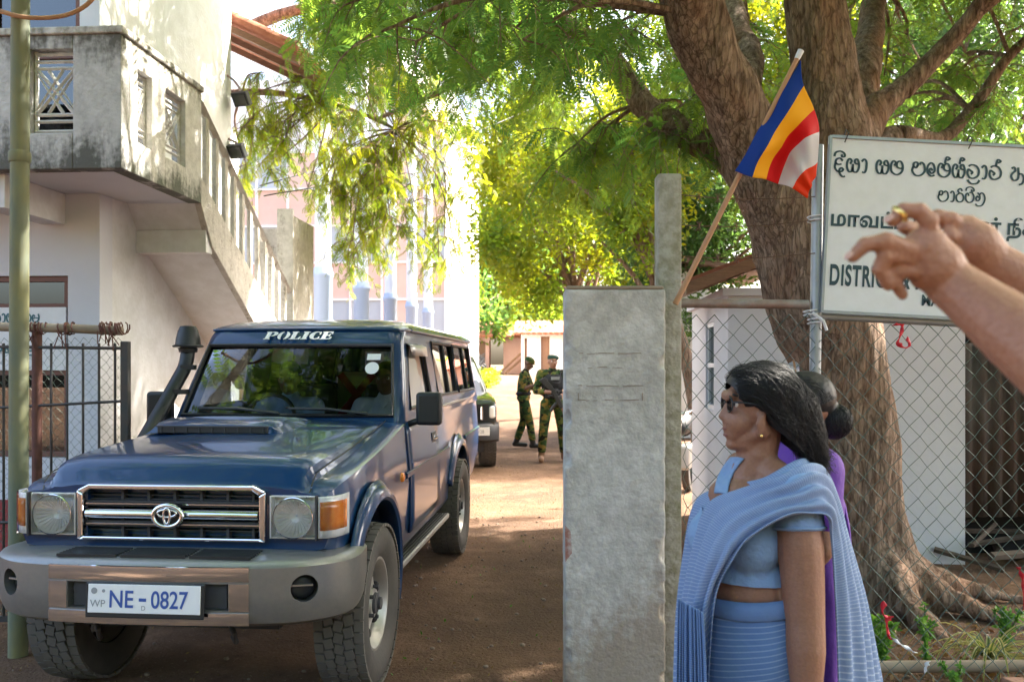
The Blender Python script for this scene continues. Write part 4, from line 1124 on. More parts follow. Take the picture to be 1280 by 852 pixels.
# doors (near side carries handle), side mouldings
def side_panel(s, y0, y1, z0, z1, off, ny=8, nz=10):
    mb = MB(); rows = []
    for j in range(nz + 1):
        z = lerp(z0, z1, j / nz)
        rows.append([(s * (side_x(lerp(y0, y1, i / ny), z) + off), lerp(y0, y1, i / ny), z) for i in range(ny + 1)])
    mb.loft(rows, closed=False, cap=False)
    return mb
for s in (-1, 1):
    d = side_panel(s, .90, 1.99, .56, 1.215, .003).build('door', M['paint'], truck, smooth=60, solid=.010)
    MB().box((s * (side_x(1.80, 1.06) + .018), 1.80, 1.06), (.02, .13, .03)).build('handle', M['chrome'], d, bevel=.006)
    mb = MB(); mb.box((s * (side_x(1.80, 1.06) + .007), 1.80, 1.06), (.012, .17, .07)); mb.build('handle_cup', M['black'], d, bevel=.004)
    for y0, y1 in ((.78, 2.46), (3.50, 4.70)):
        mb = MB(); rows = []
        for i in range(12):
            y = lerp(y0, y1, i / 11); x = s * side_x(y, .92)
            rows.append([(x, y, .935), (x + s * .014, y, .93), (x + s * .014, y, .905), (x, y, .895)])
        mb.loft(rows); mb.build('side_moulding', M['paint'], truck, smooth=40)
    mb = MB(); mb.lathe([(.028, 0), (.026, .014), (.012, .02)], (s * .757, .62, .93), (s, 0, 0), 16); mb.build('side_indicator', M['amber'], truck, smooth=60)
    # belt line strip under the rear windows
    mb = MB(); rows = []
    for i in range(10):
        y = lerp(2.05, 4.66, i / 9); x = s * (side_x(y, 1.235) + .002)
        rows.append([(x, y, 1.262), (x + s * .010, y, 1.258), (x + s * .010, y, 1.246), (x, y, 1.240)])
    mb.loft(rows); mb.build('belt_strip', M['dull_chrome'], truck, smooth=40)
    # flares over the wheels
    for yy in (0, 2.98):
        rows = []; wx = interp(WT, yy)
        for k in range(33):
            a = R(22 + 176 * k / 32)
            def q(r, x): return (s * x, yy - r * math.cos(a), .435 + r * math.sin(a))
            e = .6 + .4 * math.sin(max(min(math.pi * k / 32, math.pi), 0))
            rows.append([q(.462, wx - .05), q(.462, wx + .042 * e), q(.475, wx + .052 * e), q(.505, wx + .046 * e), q(.555, wx + .004)])
        mb = MB(); mb.loft(rows, closed=False, cap=False)
        mb.build('wheel_flare', M['paint'], truck, smooth=40, solid=.006)
        MB().prism([(s * (wx - .21), yy + .44, .62), (s * (wx + .02), yy + .44, .62), (s * (wx + .015), yy + .50, .20), (s * (wx - .20), yy + .50, .20)], (0, .008, 0)).build('mud_flap', M['black'], truck)
    # side step
    mb = MB(); mb.bx(s * .60 if s > 0 else -.745, s * .60 + (.145 if s > 0 else 0), .72, 2.42, .385, .42)
    stp = mb.build('side_step', M['step'], truck, bevel=.008)
    mb = MB()
    for k in range(7): mb.bx((s * .672) - .06 + k * .02 - .004, (s * .672) - .06 + k * .02 + .004, .75, 2.39, .421, .428)
    for y in (1.0, 2.1): mb.bx(min(s * .4, s * .62), max(s * .4, s * .62), y, y + .05, .40, .45)
    mb.build('step_rib', M['black'], stp)
mb = MB(); mb.bx(-.45, .45, -.5, 4.6, .40, .50); mb.bx(-.6, .6, -.06, .06, .36, .45); mb.bx(-.6, .6, 2.92, 3.04, .36, .45); mb.build('chassis', M['black'], truck)
# wheel houses: dark liners inside the arches
# bonnet: shut lines and scoop
for s in (-1, 1):
    mb = MB()
    pts = [(s * .612, y, interp(ZF, y) + .30 * (interp(ZH, y) - interp(ZF, y)) + .010) for y in np.linspace(-.66, .86, 20)]
    mb.tube(pts, .0035, 4)
    mb.tube([(s * .612, -.66, 1.03), (s * .60, -.695, .995)], .0035, 4)
    mb.build('shut_line', M['black'], truck)
def zhood(y): return interp(ZH, y) + .005
mb = MB(); rows = []
for y, h, w in ((.215, .0, .335), (.225, .038, .335), (.26, .052, .34), (.40, .058, .345), (.60, .040, .35), (.80, .004, .34)):
    z = zhood(y)
    rows.append([(-w - .07, y, z - .012), (-w - .03, y, z + h * .45), (-w, y, z + h), (-w * .5, y, z + h + .006), (0, y, z + h + .008), (w * .5, y, z + h + .006), (w, y, z + h), (w + .03, y, z + h * .45), (w + .07, y, z - .012)])
mb.loft(rows, closed=False, cap=False)
mb.v = [(x * .93 - .17, y, z) for x, y, z in mb.v]
scp = mb.build('bonnet_scoop', M['paint'], truck, smooth=50)
mb = MB(); mb.bx(-.325, .325, .208, .222, zhood(.22) + .0, zhood(.22) + .036); mb.v = [(x * .93 - .17, y, z) for x, y, z in mb.v]; go = mb.build('scoop_grille', M['black'], scp, bevel=.004)
mb = MB()
for k in range(9): mb.bx(-.30 + k * .075 - .003, -.30 + k * .075 + .003, .203, .208, zhood(.22), zhood(.22) + .036)
mb.bx(-.33, .33, .200, .210, zhood(.22) + .033, zhood(.22) + .040)
mb.v = [(x * .93 - .17, y, z) for x, y, z in mb.v]
mb.build('scoop_bar', M['seat'], scp)
# washer nozzles / wipers
for (x0, x1) in ((.50, .02), (-.04, -.54)):
    mb = MB(); za, zb_ = 1.275, 1.292
    mb.tube([(x0, ws_y(za) - .028, za), ((x0 + x1) / 2, ws_y(zb_) - .045, zb_ + .012), (x1, ws_y(zb_) - .030, zb_ + .012)], .008, 6)
    mb.tube([((x0 + x1) / 2 + .24, ws_y(zb_) - .026, zb_ - .012), ((x0 + x1) / 2 - .26, ws_y(zb_) - .026, zb_ + .016)], .006, 5)
    mb.build('wiper', M['black'], truck, smooth=60)

# grille: chrome surround, bars, emblem
mb = MB(); mb.bx(-GX, GX, -.615, -.60, GZ0, GZ1); mb.build('radiator', M['dark'], truck)
mb = MB()
fy0, fy1 = -.722, -.66
mb.prism([(-GX - .025, fy0, GZ1 - .005), (-GX + .03, fy0, GZ1 + .022), (GX - .03, fy0, GZ1 + .022), (GX + .025, fy0, GZ1 - .005), (GX - .005, fy0, GZ1 - .022), (GX - .035, fy0, GZ1 - .001), (-GX + .035, fy0, GZ1 - .001), (-GX + .005, fy0, GZ1 - .022)], (0, fy1 - fy0, 0))
for s in (-1, 1): mb.prism([(s * (GX + .025), fy0, GZ1 - .005), (s * (GX - .005), fy0, GZ1 - .022), (s * (GX - .005), fy0, GZ0 + .012), (s * (GX + .022), fy0, GZ0 - .004)], (0, fy1 - fy0, 0))
mb.prism([(-GX - .022, fy0, GZ0 - .004), (GX + .022, fy0, GZ0 - .004), (GX - .005, fy0, GZ0 + .012), (-GX + .005, fy0, GZ0 + .012)], (0, fy1 - fy0, 0))
grille = mb.build('grille', M['chrome'], truck, bevel=.006)
mb = MB(); zm = (GZ0 + GZ1) / 2
rows = [[(x, -.690, zm - .024), (x, -.716, zm - .014), (x, -.720, zm), (x, -.716, zm + .014), (x, -.690, zm + .024)] for x in (-GX + .012, GX - .012)]
mb.loft(rows, closed=False, cap=False)
for dz in (-.044, .044): mb.tube([(-GX + .01, -.70, zm + dz), (GX - .01, -.70, zm + dz)], .006, 6)
mb.build('grille_bar', M['chrome'], grille, smooth=60)
mb = MB()
for dz in (-.044, .044): mb.bx(-GX + .008, GX - .008, -.695, -.66, zm + dz - .012, zm + dz + .012)
for x in (-.24, -.12, 0, .12, .24, .355): mb.bx(x - .006, x + .006, -.675, -.62, GZ0 + .01, GZ1 - .01)
for dz in (-.075, -.06, .06, .078): mb.bx(-GX + .01, GX - .01, -.668, -.64, zm + dz - .002, zm + dz + .002)
mb.build('grille_slat', M['seat'], grille)
em = MB()
def ering(c, rx_, rz_, r, n=32, tilt=0): 
    em.tube([(c[0] + rx_ * math.cos(a), c[1], c[2] + rz_ * math.sin(a)) for a in np.linspace(0, 2 * math.pi, n + 1)[:-1]], r, 8, closed=True)
ey = -.742
ering((0, ey, zm), .064, .046, .011); ering((0, ey - .006, zm + .012), .042, .016, .0055); ering((0, ey - .008, zm + .001), .014, .034, .0055)
emb = em.build('emblem', M['chrome'], grille, smooth=180)
mb = MB(); mb.lathe([(.06, 0), (.06, .02)], (0, ey + .012, zm), (0, 1, 0), 32); eb = mb.build('emblem_back', M['black'], emb)
for v in eb.data.vertices: v.co.z = zm + (v.co.z - zm) * .72

# headlamps
for s in (-1, 1):
    x0, x1, x2 = GX + .035, .650, .75
    z0, z1 = .815, 1.007
    hb = MB()
    # reflector bowl
    cx = .545; rr = .088
    hb.lathe([(.004, .052), (.03, .046), (.055, .028), (rr - .006, .008), (rr, .003)], (s * cx, -.712, (z0 + z1) / 2 - .002), (0, 1, 0), 32, cap=False)
    for k in range(24):
        a = k * math.pi / 12; ca, sa = math.cos(a), math.sin(a)
        hb.tube([(s * cx + ca * r_q, -.712 + d_q, (z0 + z1) / 2 - .002 + sa * r_q) for r_q, d_q in ((.028, .042), (.054, .025), (.074, .006))], [.002, .003, .0035], 4)
    hl = hb.build('headlight', M['reflector'], truck, smooth=60)
    mb = MB(); mb.prism([(s * .440, -.655, z0 + .004), (s * .650, -.655, z0 + .004), (s * .650, -.655, z1 - .005), (s * .440, -.655, z1 - .005)], (0, .012, 0))
    mb.bx(min(s * .440, s * .446), max(s * .440, s * .446), -.705, -.60, z0 + .004, z1 - .005); mb.bx(min(s * .644, s * .650), max(s * .644, s * .650), -.705, -.60, z0 + .004, z1 - .005)
    mb.bx(min(s * .446, s * .644), max(s * .446, s * .644), -.700, -.60, z0 + .003, z0 + .009); mb.bx(min(s * .446, s * .644), max(s * .446, s * .644), -.700, -.60, z1 - .010, z1 - .004)
    mb.build('headlight_housing', M['reflector'], hl)
    mb = MB(); mb.lathe([(rr - .001, -.001), (rr + .002, 0), (rr, .003), (rr - .002, .002)], (s * cx, -.715, (z0 + z1) / 2 - .002), (0, 1, 0), 36, cap=False); mb.build('bezel', M['chrome'], hl, smooth=60)
    mb = MB(); mb.lathe([(.001, .02), (.006, .024), (.008, .05)], (s * cx, -.69, (z0 + z1) / 2), (0, 1, 0), 12); mb.build('bulb', M['chrome'], hl, smooth=60)
    mb = MB(); rows = []
    for z in np.linspace(z0, z1, 6):
        b_ = .006 * math.sin(math.pi * (z - z0) / (z1 - z0))
        rows.append([(s * lerp(x0, x1, t), -.722 - b_ + .006 * t, z) for t in np.linspace(0, 1, 10)])
    mb.loft(rows, closed=False, cap=False); mb.build('lens', M['lens'], hl, smooth=60)
    # wrap-round indicator
    mb = MB(); rows = []
    cs = [(x1 + .006, -.712), (.688, -.702), (.718, -.676), (.738, -.625), (.747, -.56)]
    cs = [(s * x, y) for x, y in cs]
    for z in (z0 + .008, z0 + .03, z1 - .035, z1 - .006): rows.append([(x, y, z) for x, y in cs])
    mb.loft(rows, closed=False, cap=False); hi = mb.build('indicator_housing', M['reflector'], hl, smooth=60, solid=.008)
    mb = MB(); rows = []
    for z in np.linspace(z0 + .042, z1 - .028, 5): rows.append([(x * 1.004, y - .006, z) for x, y in [(s * (x1 + .014), -.712)] + cs[1:4] + [(s * .746, -.595)]])
    mb.loft(rows, closed=False, cap=False); mb.build('indicator', M['amber'], hl, smooth=60, solid=.006)
    mb = MB(); rows = []
    for z in (z0 + .002, z1 - .002): rows.append([(x * 1.010, y - .012, z) for x, y in cs])
    mb.loft(rows, closed=False, cap=False); mb.build('indicator_lens', M['lens'], hl, smooth=60)
    mb = MB(); mb.box((s * x1, -.712, (z0 + z1) / 2), (.006, .03, z1 - z0)); mb.build('divider', M['seat'], hl)

# the nose sits back behind the bumper's step
for v in lower.data.vertices:
    t = min(max((-.45 - v.co.y) / .22, 0), 1)
    v.co.y += .12 * t
lower.data.update()
for ch in list(truck.children):
    if ch.name.split('.')[0] in ('grille', 'radiator', 'headlight'): ch.location.y += .12
    if ch.name.split('.')[0] == 'shut_line':
        for v in ch.data.vertices: v.co.y += .12 * min(max((-.45 - v.co.y) / .22, 0), 1)

# front bumper
path = cr([(-.795, -.30), (-.81, -.50), (-.765, -.63), (-.62, -.745), (-.43, -.79), (-.2, -.805), (0, -.81), (.2, -.805), (.43, -.79), (.62, -.745), (.765, -.63), (.81, -.50), (.795, -.30)] and [(a, b_, 0) for a, b_ in [(-.795, -.30), (-.81, -.50), (-.765, -.63), (-.62, -.745), (-.43, -.79), (-.2, -.805), (0, -.81), (.2, -.805), (.43, -.79), (.62, -.745), (.765, -.63), (.81, -.50), (.795, -.30)]], 5)
sec = [(.26, .772), (.05, .762), (.015, .752), (.0, .735), (.0, .62), (.004, .545), (.02, .505), (.05, .487), (.26, .484)]
rows = []
for i, p in enumerate(path):
    t = (path[min(i + 1, len(path) - 1)] - path[max(i - 1, 0)]).normalized()
    inn = Vector((-t.y, t.x, 0))
    rows.append([(p.x + inn.x * d, p.y + inn.y * d, z) for d, z in sec])
mb = MB(); mb.loft(rows, closed=True, cap=True)
bump = mb.build('front_bumper', M['bumper'], truck)
mb = MB(); mb.bx(-.345, .345, -1.0, -.745, .562, .672); boolean(bump, mb.build('c', M['bumper'], truck))
for s in (-1, 1):
    mb = MB(); mb.lathe([(.066, -.09), (.058, .0), (.05, .09)], (s * .635, -.715, .645), (s * .45, -.9, 0), 28); 
    ct = mb.build('c', M['bumper'], truck)
    boolean(bump, ct)
smooth_angle(bump, 35)
for s in (-1, 1):
    fx, fy = s * .622, -.690
    mb = MB(); mb.lathe([(.002, -.012), (.03, -.008), (.052, .0), (.056, .012), (.056, .04)], (fx, fy, .645), (-s * .45, .9, 0), 28)
    fl = mb.build('fog_light', M['black'], bump, smooth=60)
    mb = MB(); mb.tube([(fx - .045, fy - .018 - s * .012, .652), (fx + .045, fy - .018 + s * .012, .652)], .006, 6); mb.build('fog_bar', M['dull_chrome'], fl, smooth=60)
# chrome centre band round the opening
def by(x): return -.812 + .02 * (abs(x) / .43) ** 2
mb = MB()
def band(x0, x1, z0, z1, n=10):
    rows = []
    for k in range(n + 1):
        x = lerp(x0, x1, k / n); y = by(x)
        rows.append([(x, y + .012, z1), (x, y, z1 - .004), (x, y - .002, (z0 + z1) / 2), (x, y, z0 + .004), (x, y + .012, z0)])
    mb.loft(rows)
band(-.43, .43, .676, .742); band(-.43, .43, .498, .556)
band(-.43, -.348, .556, .676, 3); band(.348, .43, .556, .676, 3)
ch = mb.build('chrome_band', M['chrome'], bump, smooth=50)
mb = MB(); mb.bx(-.36, .36, -.742, -.738, .55, .69)
for z in (.597, .635): mb.bx(-.345, .345, -.76, -.742, z - .004, z + .004)
for x in (-.26, .26): mb.bx(x - .07, x + .07, -.775, -.745, .565, .668)
mb.build('intake_grille', M['seat'], bump)
mb = MB()
for k in range(7):
    y = -.755 + k * .022
    mb.bx(-.42, -.16, y, y + .010, .7625, .7745); mb.bx(-.14, .14, y, y + .010, .7635, .7755); mb.bx(.16, .42, y, y + .010, .7625, .7745)
mb.build('step_rib', M['black'], bump)
# number plate
pl = empty('number_plate', (.005, -.828, .608)); pl.parent = truck; pl.rotation_euler = (R(-4), 0, 0)
MB().box((0, .004, -.004), (.505, .010, .142)).build('plate_holder', M['black'], pl, bevel=.006)
MB().box((0, -.004, .004), (.478, .004, .116)).build('plate_board', M['plate'], pl, bevel=.003)
text('lettering', 'NE', .098, M['plate_blue'], pl, (-.150, -.0075, -.030), (R(90), 0, 0), bold=.0012, sx=.86)
text('lettering', '-', .12, M['plate_blue'], pl, (-.024, -.0075, -.025), (R(90), 0, 0), bold=.001)
text('lettering', '0827', .098, M['plate_blue'], pl, (.030, -.0075, -.030), (R(90), 0, 0), bold=.0012, sx=.80)
text('lettering', 'D', .026, M['plate_grey'], pl, (-.010, -.0075, -.040), (R(90), 0, 0))
text('lettering', 'WP', .042, M['plate_grey'], pl, (-.228, -.0075, -.030), (R(90), 0, 0))
MB().lathe([(.013, 0), (.013, .001)], (-.212, -.0075, .035), (0, 1, 0), 12).build('crest', M['plate_grey'], pl); MB().lathe([(.007, 0), (.007, .001)], (-.172, -.0075, .035), (0, 1, 0), 10).build('crest', M['plate_grey'], pl)

# POLICE lettering: heavy slanted slab letters
def police():
    mb = MB()
    def add(x, poly): mb.prism([((px + .16 * py) + x, py, 0) for px, py in poly], (0, 0, .003))
    def box(x, x0, x1, y0, y1): add(x, [(x0, y0), (x1, y0), (x1, y1), (x0, y1)])
    x = 0
    # P
    box(x, .08, .34, .0, 1.0); box(x, 0, .42, 0, .08); box(x, 0, .08, .92, 1.0)
    add(x, [(.38 + .0, .92), (.38, 1.0), (.55, 1.0), (.72, .92), (.78, .75), (.72, .55), (.55, .44), (.38, .42), (.38, .50), (.48, .54), (.52, .62), (.53, .75), (.50, .88)])
    x += .80
    for sgn in (1, -1):
        c = .40
        pts = [(c + sgn * (.05 + .33 * math.cos(a)), .5 + .51 * math.sin(a)) for a in np.linspace(-1.45, 1.45, 12)]
        inn = [(c + sgn * (.05 + .04 + .07 * math.cos(a)), .5 + .42 * math.sin(a)) for a in np.linspace(1.45, -1.45, 12)]
        add(x, pts + inn)
    x += .84
    box(x, .08, .34, 0.08, .92); box(x, 0, .42, .92, 1.0); add(x, [(0, 0), (.66, 0), (.70, .34), (.62, .34), (.55, .12), (.40, .08), (0, .08)])
    x += .74
    box(x, .08, .34, .08, .92); box(x, 0, .42, 0, .08); box(x, 0, .42, .92, 1.0)
    x += .46
    a_ = np.linspace(.9, 5.38, 20)
    pts = [(.40 + .38 * math.cos(a), .5 + .51 * math.sin(a)) for a in a_]
    inn = [(.44 + .15 * math.cos(a), .5 + .42 * math.sin(a)) for a in a_[::-1]]
    add(x, pts + inn); box(x, .60, .68, .62, .95); box(x, .60, .68, .05, .34)
    x += .76
    box(x, .08, .34, .08, .92); add(x, [(0, 1), (.66, 1), (.68, .70), (.60, .70), (.54, .88), (.40, .92), (0, .92)]); add(x, [(0, 0), (.68, 0), (.72, .32), (.64, .32), (.56, .12), (.40, .08), (0, .08)])
    add(x, [(.34, .46), (.48, .46), (.50, .34), (.56, .34), (.56, .70), (.50, .70), (.48, .56), (.34, .56)])
    x += .72
    return mb, x
mb, wid = police()
pol = mb.build('lettering', M['white_paint'], truck)
hgt = .062
pol.data.transform(Matrix.Diagonal((.44 / wid, hgt, 1, 1)) @ Matrix.Translation((-wid / 2, -.5, 0)))
pol.location = (-.025, 1.146, 1.751); pol.rotation_euler = (R(52), 0, 0)

# door mirrors
for s in (-1, 1):
    mr_ = MB(); mr_.box((s * .85, .99, 1.30), (.155, .085, .20)); 
    mm = mr_.build('mirror', M['black'], truck, bevel=.022, bseg=4, smooth=50)
    MB().box((s * .85, 1.034, 1.30), (.125, .004, .17)).build('mirror_glass', M['chrome'], mm)
    MB().tube([(s * .71, .99, 1.20), (s * .76, .97, 1.22), (s * .82, .98, 1.235)], .02, 8).build('mirror_arm', M['black'], mm, smooth=60)

# snorkel up the windscreen pillar (image left)
sn = MB()
pts = cr([(-.79, .52, 1.02), (-.80, .66, 1.10), (-.795, .80, 1.22), (-.745, .99, 1.46), (-.725, 1.06, 1.56), (-.72, 1.09, 1.66)], 6)
sn.tube(pts, [.046 for i in range(len(pts))], 14, flat=.8)
snk = sn.build('snorkel', M['black'], truck, smooth=60)
mb = MB(); mb.lathe([(.055, 1.63), (.06, 1.655), (.092, 1.662), (.095, 1.672), (.078, 1.68), (.074, 1.715), (.062, 1.765), (.048, 1.795), (.02, 1.80)], (-.72, 1.09, .015), n=24); mb.build('snorkel_cap', M['black'], snk, smooth=40)
for (y, z) in ((.93, 1.40), (1.03, 1.55)): MB().box((-.69, y, z), (.09, .04, .03)).build('snorkel_bracket', M['black'], snk)

# wheels
def make_wheel(par, x, y, z, r=.392, w=.235, s=1, name='wheel'):
    root = empty(name, (x, y, z)); root.parent = par
    h = w / 2
    prof = [(.225, -h * .72), (.26, -h * .92), (.31, -h * 1.0), (.352, -h * .97), (r - .014, -h * .82), (r - .008, -h * .5), (r - .006, 0), (r - .008, h * .5), (r - .014, h * .82), (.352, h * .97), (.31, h), (.26, h * .92), (.225, h * .72)]
    prof = [(a * r / .392, b_) for a, b_ in prof]
    mb = MB(); mb.lathe(prof, axis=(1, 0, 0), n=56, cap=False)
    mb.cur = 1
    nb_ = 44
    for k in range(nb_):
        for row in range(5):
            a = 2 * math.pi * (k + (.5 if row % 2 else 0)) / nb_
            xo = (-.40 + .2 * row) * w
            rad = r - .004 - (.006 if row in (0, 4) else 0)
            rot = Matrix.Rotation(-a, 3, 'X')
            sk = Matrix.Rotation(R(14 if row % 2 else -14), 3, 'Z') if row in (1, 2, 3) else Matrix.Identity(3)
            mb.box(rot @ Vector((xo, 0, rad)), (w * .18, 2 * math.pi * r / nb_ * .84, .014), rot @ sk)
    mb.build('tyre', [M['rubber'], M['tread']], root, smooth=35)
    mb = MB()
    rp = [(.22, -.08), (.205, .0), (.205, h * .55), (.224, h * .66), (.226, h * .74), (.214, h * .74), (.200, h * .60), (.185, h * .20), (.165, h * .22), (.12, h * .38), (.075, h * .45), (.07, h * .60), (.001, h * .62)]
    mb.lathe([(a * r / .392, b_ * 1.0) for a, b_ in rp], axis=(s, 0, 0), n=40, cap=False)
    rim = mb.build('rim', M['alloy'], root, smooth=40)
    mb = MB()
    for k in range(6):
        a = k * math.pi / 3 + .3
        c = Vector((s * h * .335, .147 * math.cos(a), .147 * math.sin(a)))
        MB().ell(c, (.022, .03, .03), nu=12, nv=6).build('rim_hole', M['dark'], rim, smooth=60)
    mb = MB(); mb.lathe([(.055, h * .5), (.05, h * .72), (.032, h * .78), (.03, h * .9), (.001, h * .92)], axis=(s, 0, 0), n=20)
    for k in range(5):
        a = k * 2 * math.pi / 5; mb.lathe([(.011, h * .5), (.011, h * .72)], (0, .062 * math.cos(a) * 1.25, .062 * math.sin(a) * 1.25), (s, 0, 0), 6)
    mb.build('hub', M['seat'], rim, smooth=40)
    return root
for y in (0, 2.98):
    for s in (-1, 1): make_wheel(truck, s * (.685 if y == 0 else .665), y, .388, s=s)
# spare wheel and tow hooks
for s in (-.3, .3): MB().tube([(s, -.60, .50), (s, -.66, .46), (s + .03, -.70, .44), (s + .03, -.68, .40), (s, -.64, .41)], .012, 8).build('tow_hook', M['iron'], truck, smooth=60)

# white placard with a red cross standing behind the front seats
tw = lambda x, y, z: Vector((TX + x * math.cos(TYAW) + y * math.sin(TYAW), TY - x * math.sin(TYAW) + y * math.cos(TYAW), z))
pc = empty('placard', tw(.02, 2.40, 1.13), -TYAW, 'pale placard with a red cross standing inside the truck cabin', 'placard')
MB().box((0, 0, .20), (.30, .012, .36)).build('panel', mat('cream_card', (0.62, 0.56, 0.42), 0.8), pc)
mb = MB()
for a in (1, -1): mb.box((0, -.010, .20), (.06, .004, .42), Euler((0, a * R(38), 0)).to_matrix())
mb.v = [(x, y - (.002 if i >= 8 else 0), min(max(z, .02), .38)) for i, (x, y, z) in enumerate(mb.v)]
mb.build('red_cross', M['red_ribbon'], pc)
MB().box((0, .03, .02), (.26, .05, .04)).build('stand', M['black'], pc)

# ------------------------------------------------------------------ second vehicle behind
suv = empty('parked_car', (-1.10, 12.6, 0), .10, 'dark green off road car with chrome slotted grille behind the police truck', 'car')
pd = mat('dark_green_car_paint', (0.012, 0.018, 0.015), 0.3, 0.3, coat=1.0)
mb = MB()
def s_ring(y, w, zb, zt, r=.09):
    hf = [(0, zb), (w - .08, zb), (w, zb + .08), (w, zt - r * 1.4), (w - .02, zt - r * .5), (w - r, zt - .01), (w * .5, zt + .012), (0, zt + .018)]
    return [(x, y, z) for x, z in hf] + [(-x, y, z) for x, z in hf[-2:0:-1]]
mb.loft([s_ring(0, .84, .62, .99), s_ring(.05, .88, .48, 1.05), s_ring(.25, .90, .40, 1.08), s_ring(.8, .91, .36, 1.11), s_ring(1.3, .91, .36, 1.14), s_ring(4.2, .90, .36, 1.14), s_ring(4.4, .86, .45, 1.10)])
sb = mb.build('body', pd, suv)
for yy in (.82, 3.5):
    for s in (-1, 1):
        mb = MB(); mb.lathe([(.43, .55), (.43, 1.1)], (0, yy, .40), (s, 0, 0), 40); boolean(sb, mb.build('c', pd, suv))
smooth_angle(sb, 35)
mb = MB(); mb.loft([taper(rrect(-w, w, y0, y1, r, z), 1, .97, 1, 4) for z, w, y0, y1, r in ((1.10, .84, 1.15, 4.38, .1), (1.2, .82, 1.3, 4.36, .1), (1.60, .70, 1.85, 4.2, .12), (1.70, .66, 2.05, 4.1, .15), (1.74, .5, 2.3, 3.9, .2))])
mb.build('cabin', pd, suv, smooth=35)
mb = MB(); mb.add([(-.74, 1.285, 1.18), (.74, 1.285, 1.18), (.64, 1.81, 1.59), (-.64, 1.81, 1.59)], [(0, 1, 2, 3)]); mb.build('windscreen', M['side_glass'], suv)
for s in (-1, 1):
    mb = MB(); mb.add([(s * .822, 1.6, 1.2), (s * .80, 4.1, 1.2), (s * .69, 4.0, 1.58), (s * .705, 2.0, 1.58)], [(0, 1, 2, 3)]); mb.build('window', M['side_glass'], suv)
    mb = MB(); mb.box((s * .815, .03, .87), (.09, .10, .18)); mb.build('headlight', M['reflector'], suv, bevel=.03)
    for yy in (.82, 3.5): make_wheel(suv, s * .80, yy, .365, r=.37, w=.24, s=s)
mb = MB(); mb.bx(-.76, .76, -.03, .02, .74, .99); gr2 = mb.build('grille', M['dark'], suv)
for k in range(13):
    x = -.66 + k * .11
    MB().box((x, -.045, .86), (.038, .03, .20)).build('grille_slat', M['chrome'], gr2, bevel=.01)
mb = MB(); mb.loft([[(x, y, .44), (x, y - .05, .47), (x, y - .06, .66), (x, y, .72)] for x, y in ((-.93, .32), (-.91, .10), (-.75, -.02), (0, -.07), (.75, -.02), (.91, .10), (.93, .32))], closed=False, cap=False)
mb.build('front_bumper', M['black'], suv, smooth=50, solid=.02)
p2 = MB().box((.60, -.115, .60), (.34, .008, .12)).build('number_plate', M['plate'], suv)
text('lettering', 'CBE-0128', .07, M['plate_grey'], p2, (.445, -.121, .572), (R(90), 0, 0), sx=.85)
MB().bx(-.7, .7, .1, 4.2, .28, .5).build('chassis', M['black'], suv)
# ------------------------------------------------------------------ people
def V(*a): return Vector(a)
def inflate(prims, d):
    out = []
    for p in prims:
        if p[0] == 'c': out.append(('c', p[1], p[2] + d, p[3], p[4] + d))
        else: out.append(('e', p[1], tuple(r + d for r in p[2])) + tuple(p[3:]))
    return out
def prims_mb(prims):
    mb = MB()
    for p in prims:
        if p[0] == 'c': mb.cap_(p[1], p[2], p[3], p[4])
        else: mb.ell(p[1], p[2], p[3] if len(p) > 3 else None)
    return mb
def pchain(pts, rs): return [('c', Vector(pts[i]), rs[i], Vector(pts[i + 1]), rs[i + 1]) for i in range(len(pts) - 1)]

def head_prims(h, tilt=0.0, yaw=0.0):
    """A head looking along -y, centred at h."""
    h = Vector(h); rot = Euler((tilt, 0, yaw)).to_matrix()
    def q(x, y, z): return h + rot @ Vector((x, y, z))
    return [('e', q(0, .012, .025), (.074, .094, .092), rot), ('e', q(0, -.02, -.045), (.058, .068, .062), rot), ('e', q(0, -.062, -.085), (.026, .022, .018), rot),
            ('c', q(0, -.082, .012), .009, q(0, -.103, -.022), .013), ('e', q(.012, -.093, -.024), (.010, .011, .009), rot), ('e', q(-.012, -.093, -.024), (.010, .011, .009), rot),
            ('e', q(0, -.080, -.052), (.024, .014, .007), rot), ('e', q(0, -.078, -.064), (.021, .013, .007), rot), ('c', q(-.032, -.078, .028), .012, q(.032, -.078, .028), .012),
            ('e', q(.036, -.062, -.018), (.022, .024, .024), rot), ('e', q(-.036, -.062, -.018), (.022, .024, .024), rot),
            ('e', q(.076, .012, -.005), (.010, .018, .030), rot), ('e', q(-.076, .012, -.005), (.010, .018, .030), rot)], q

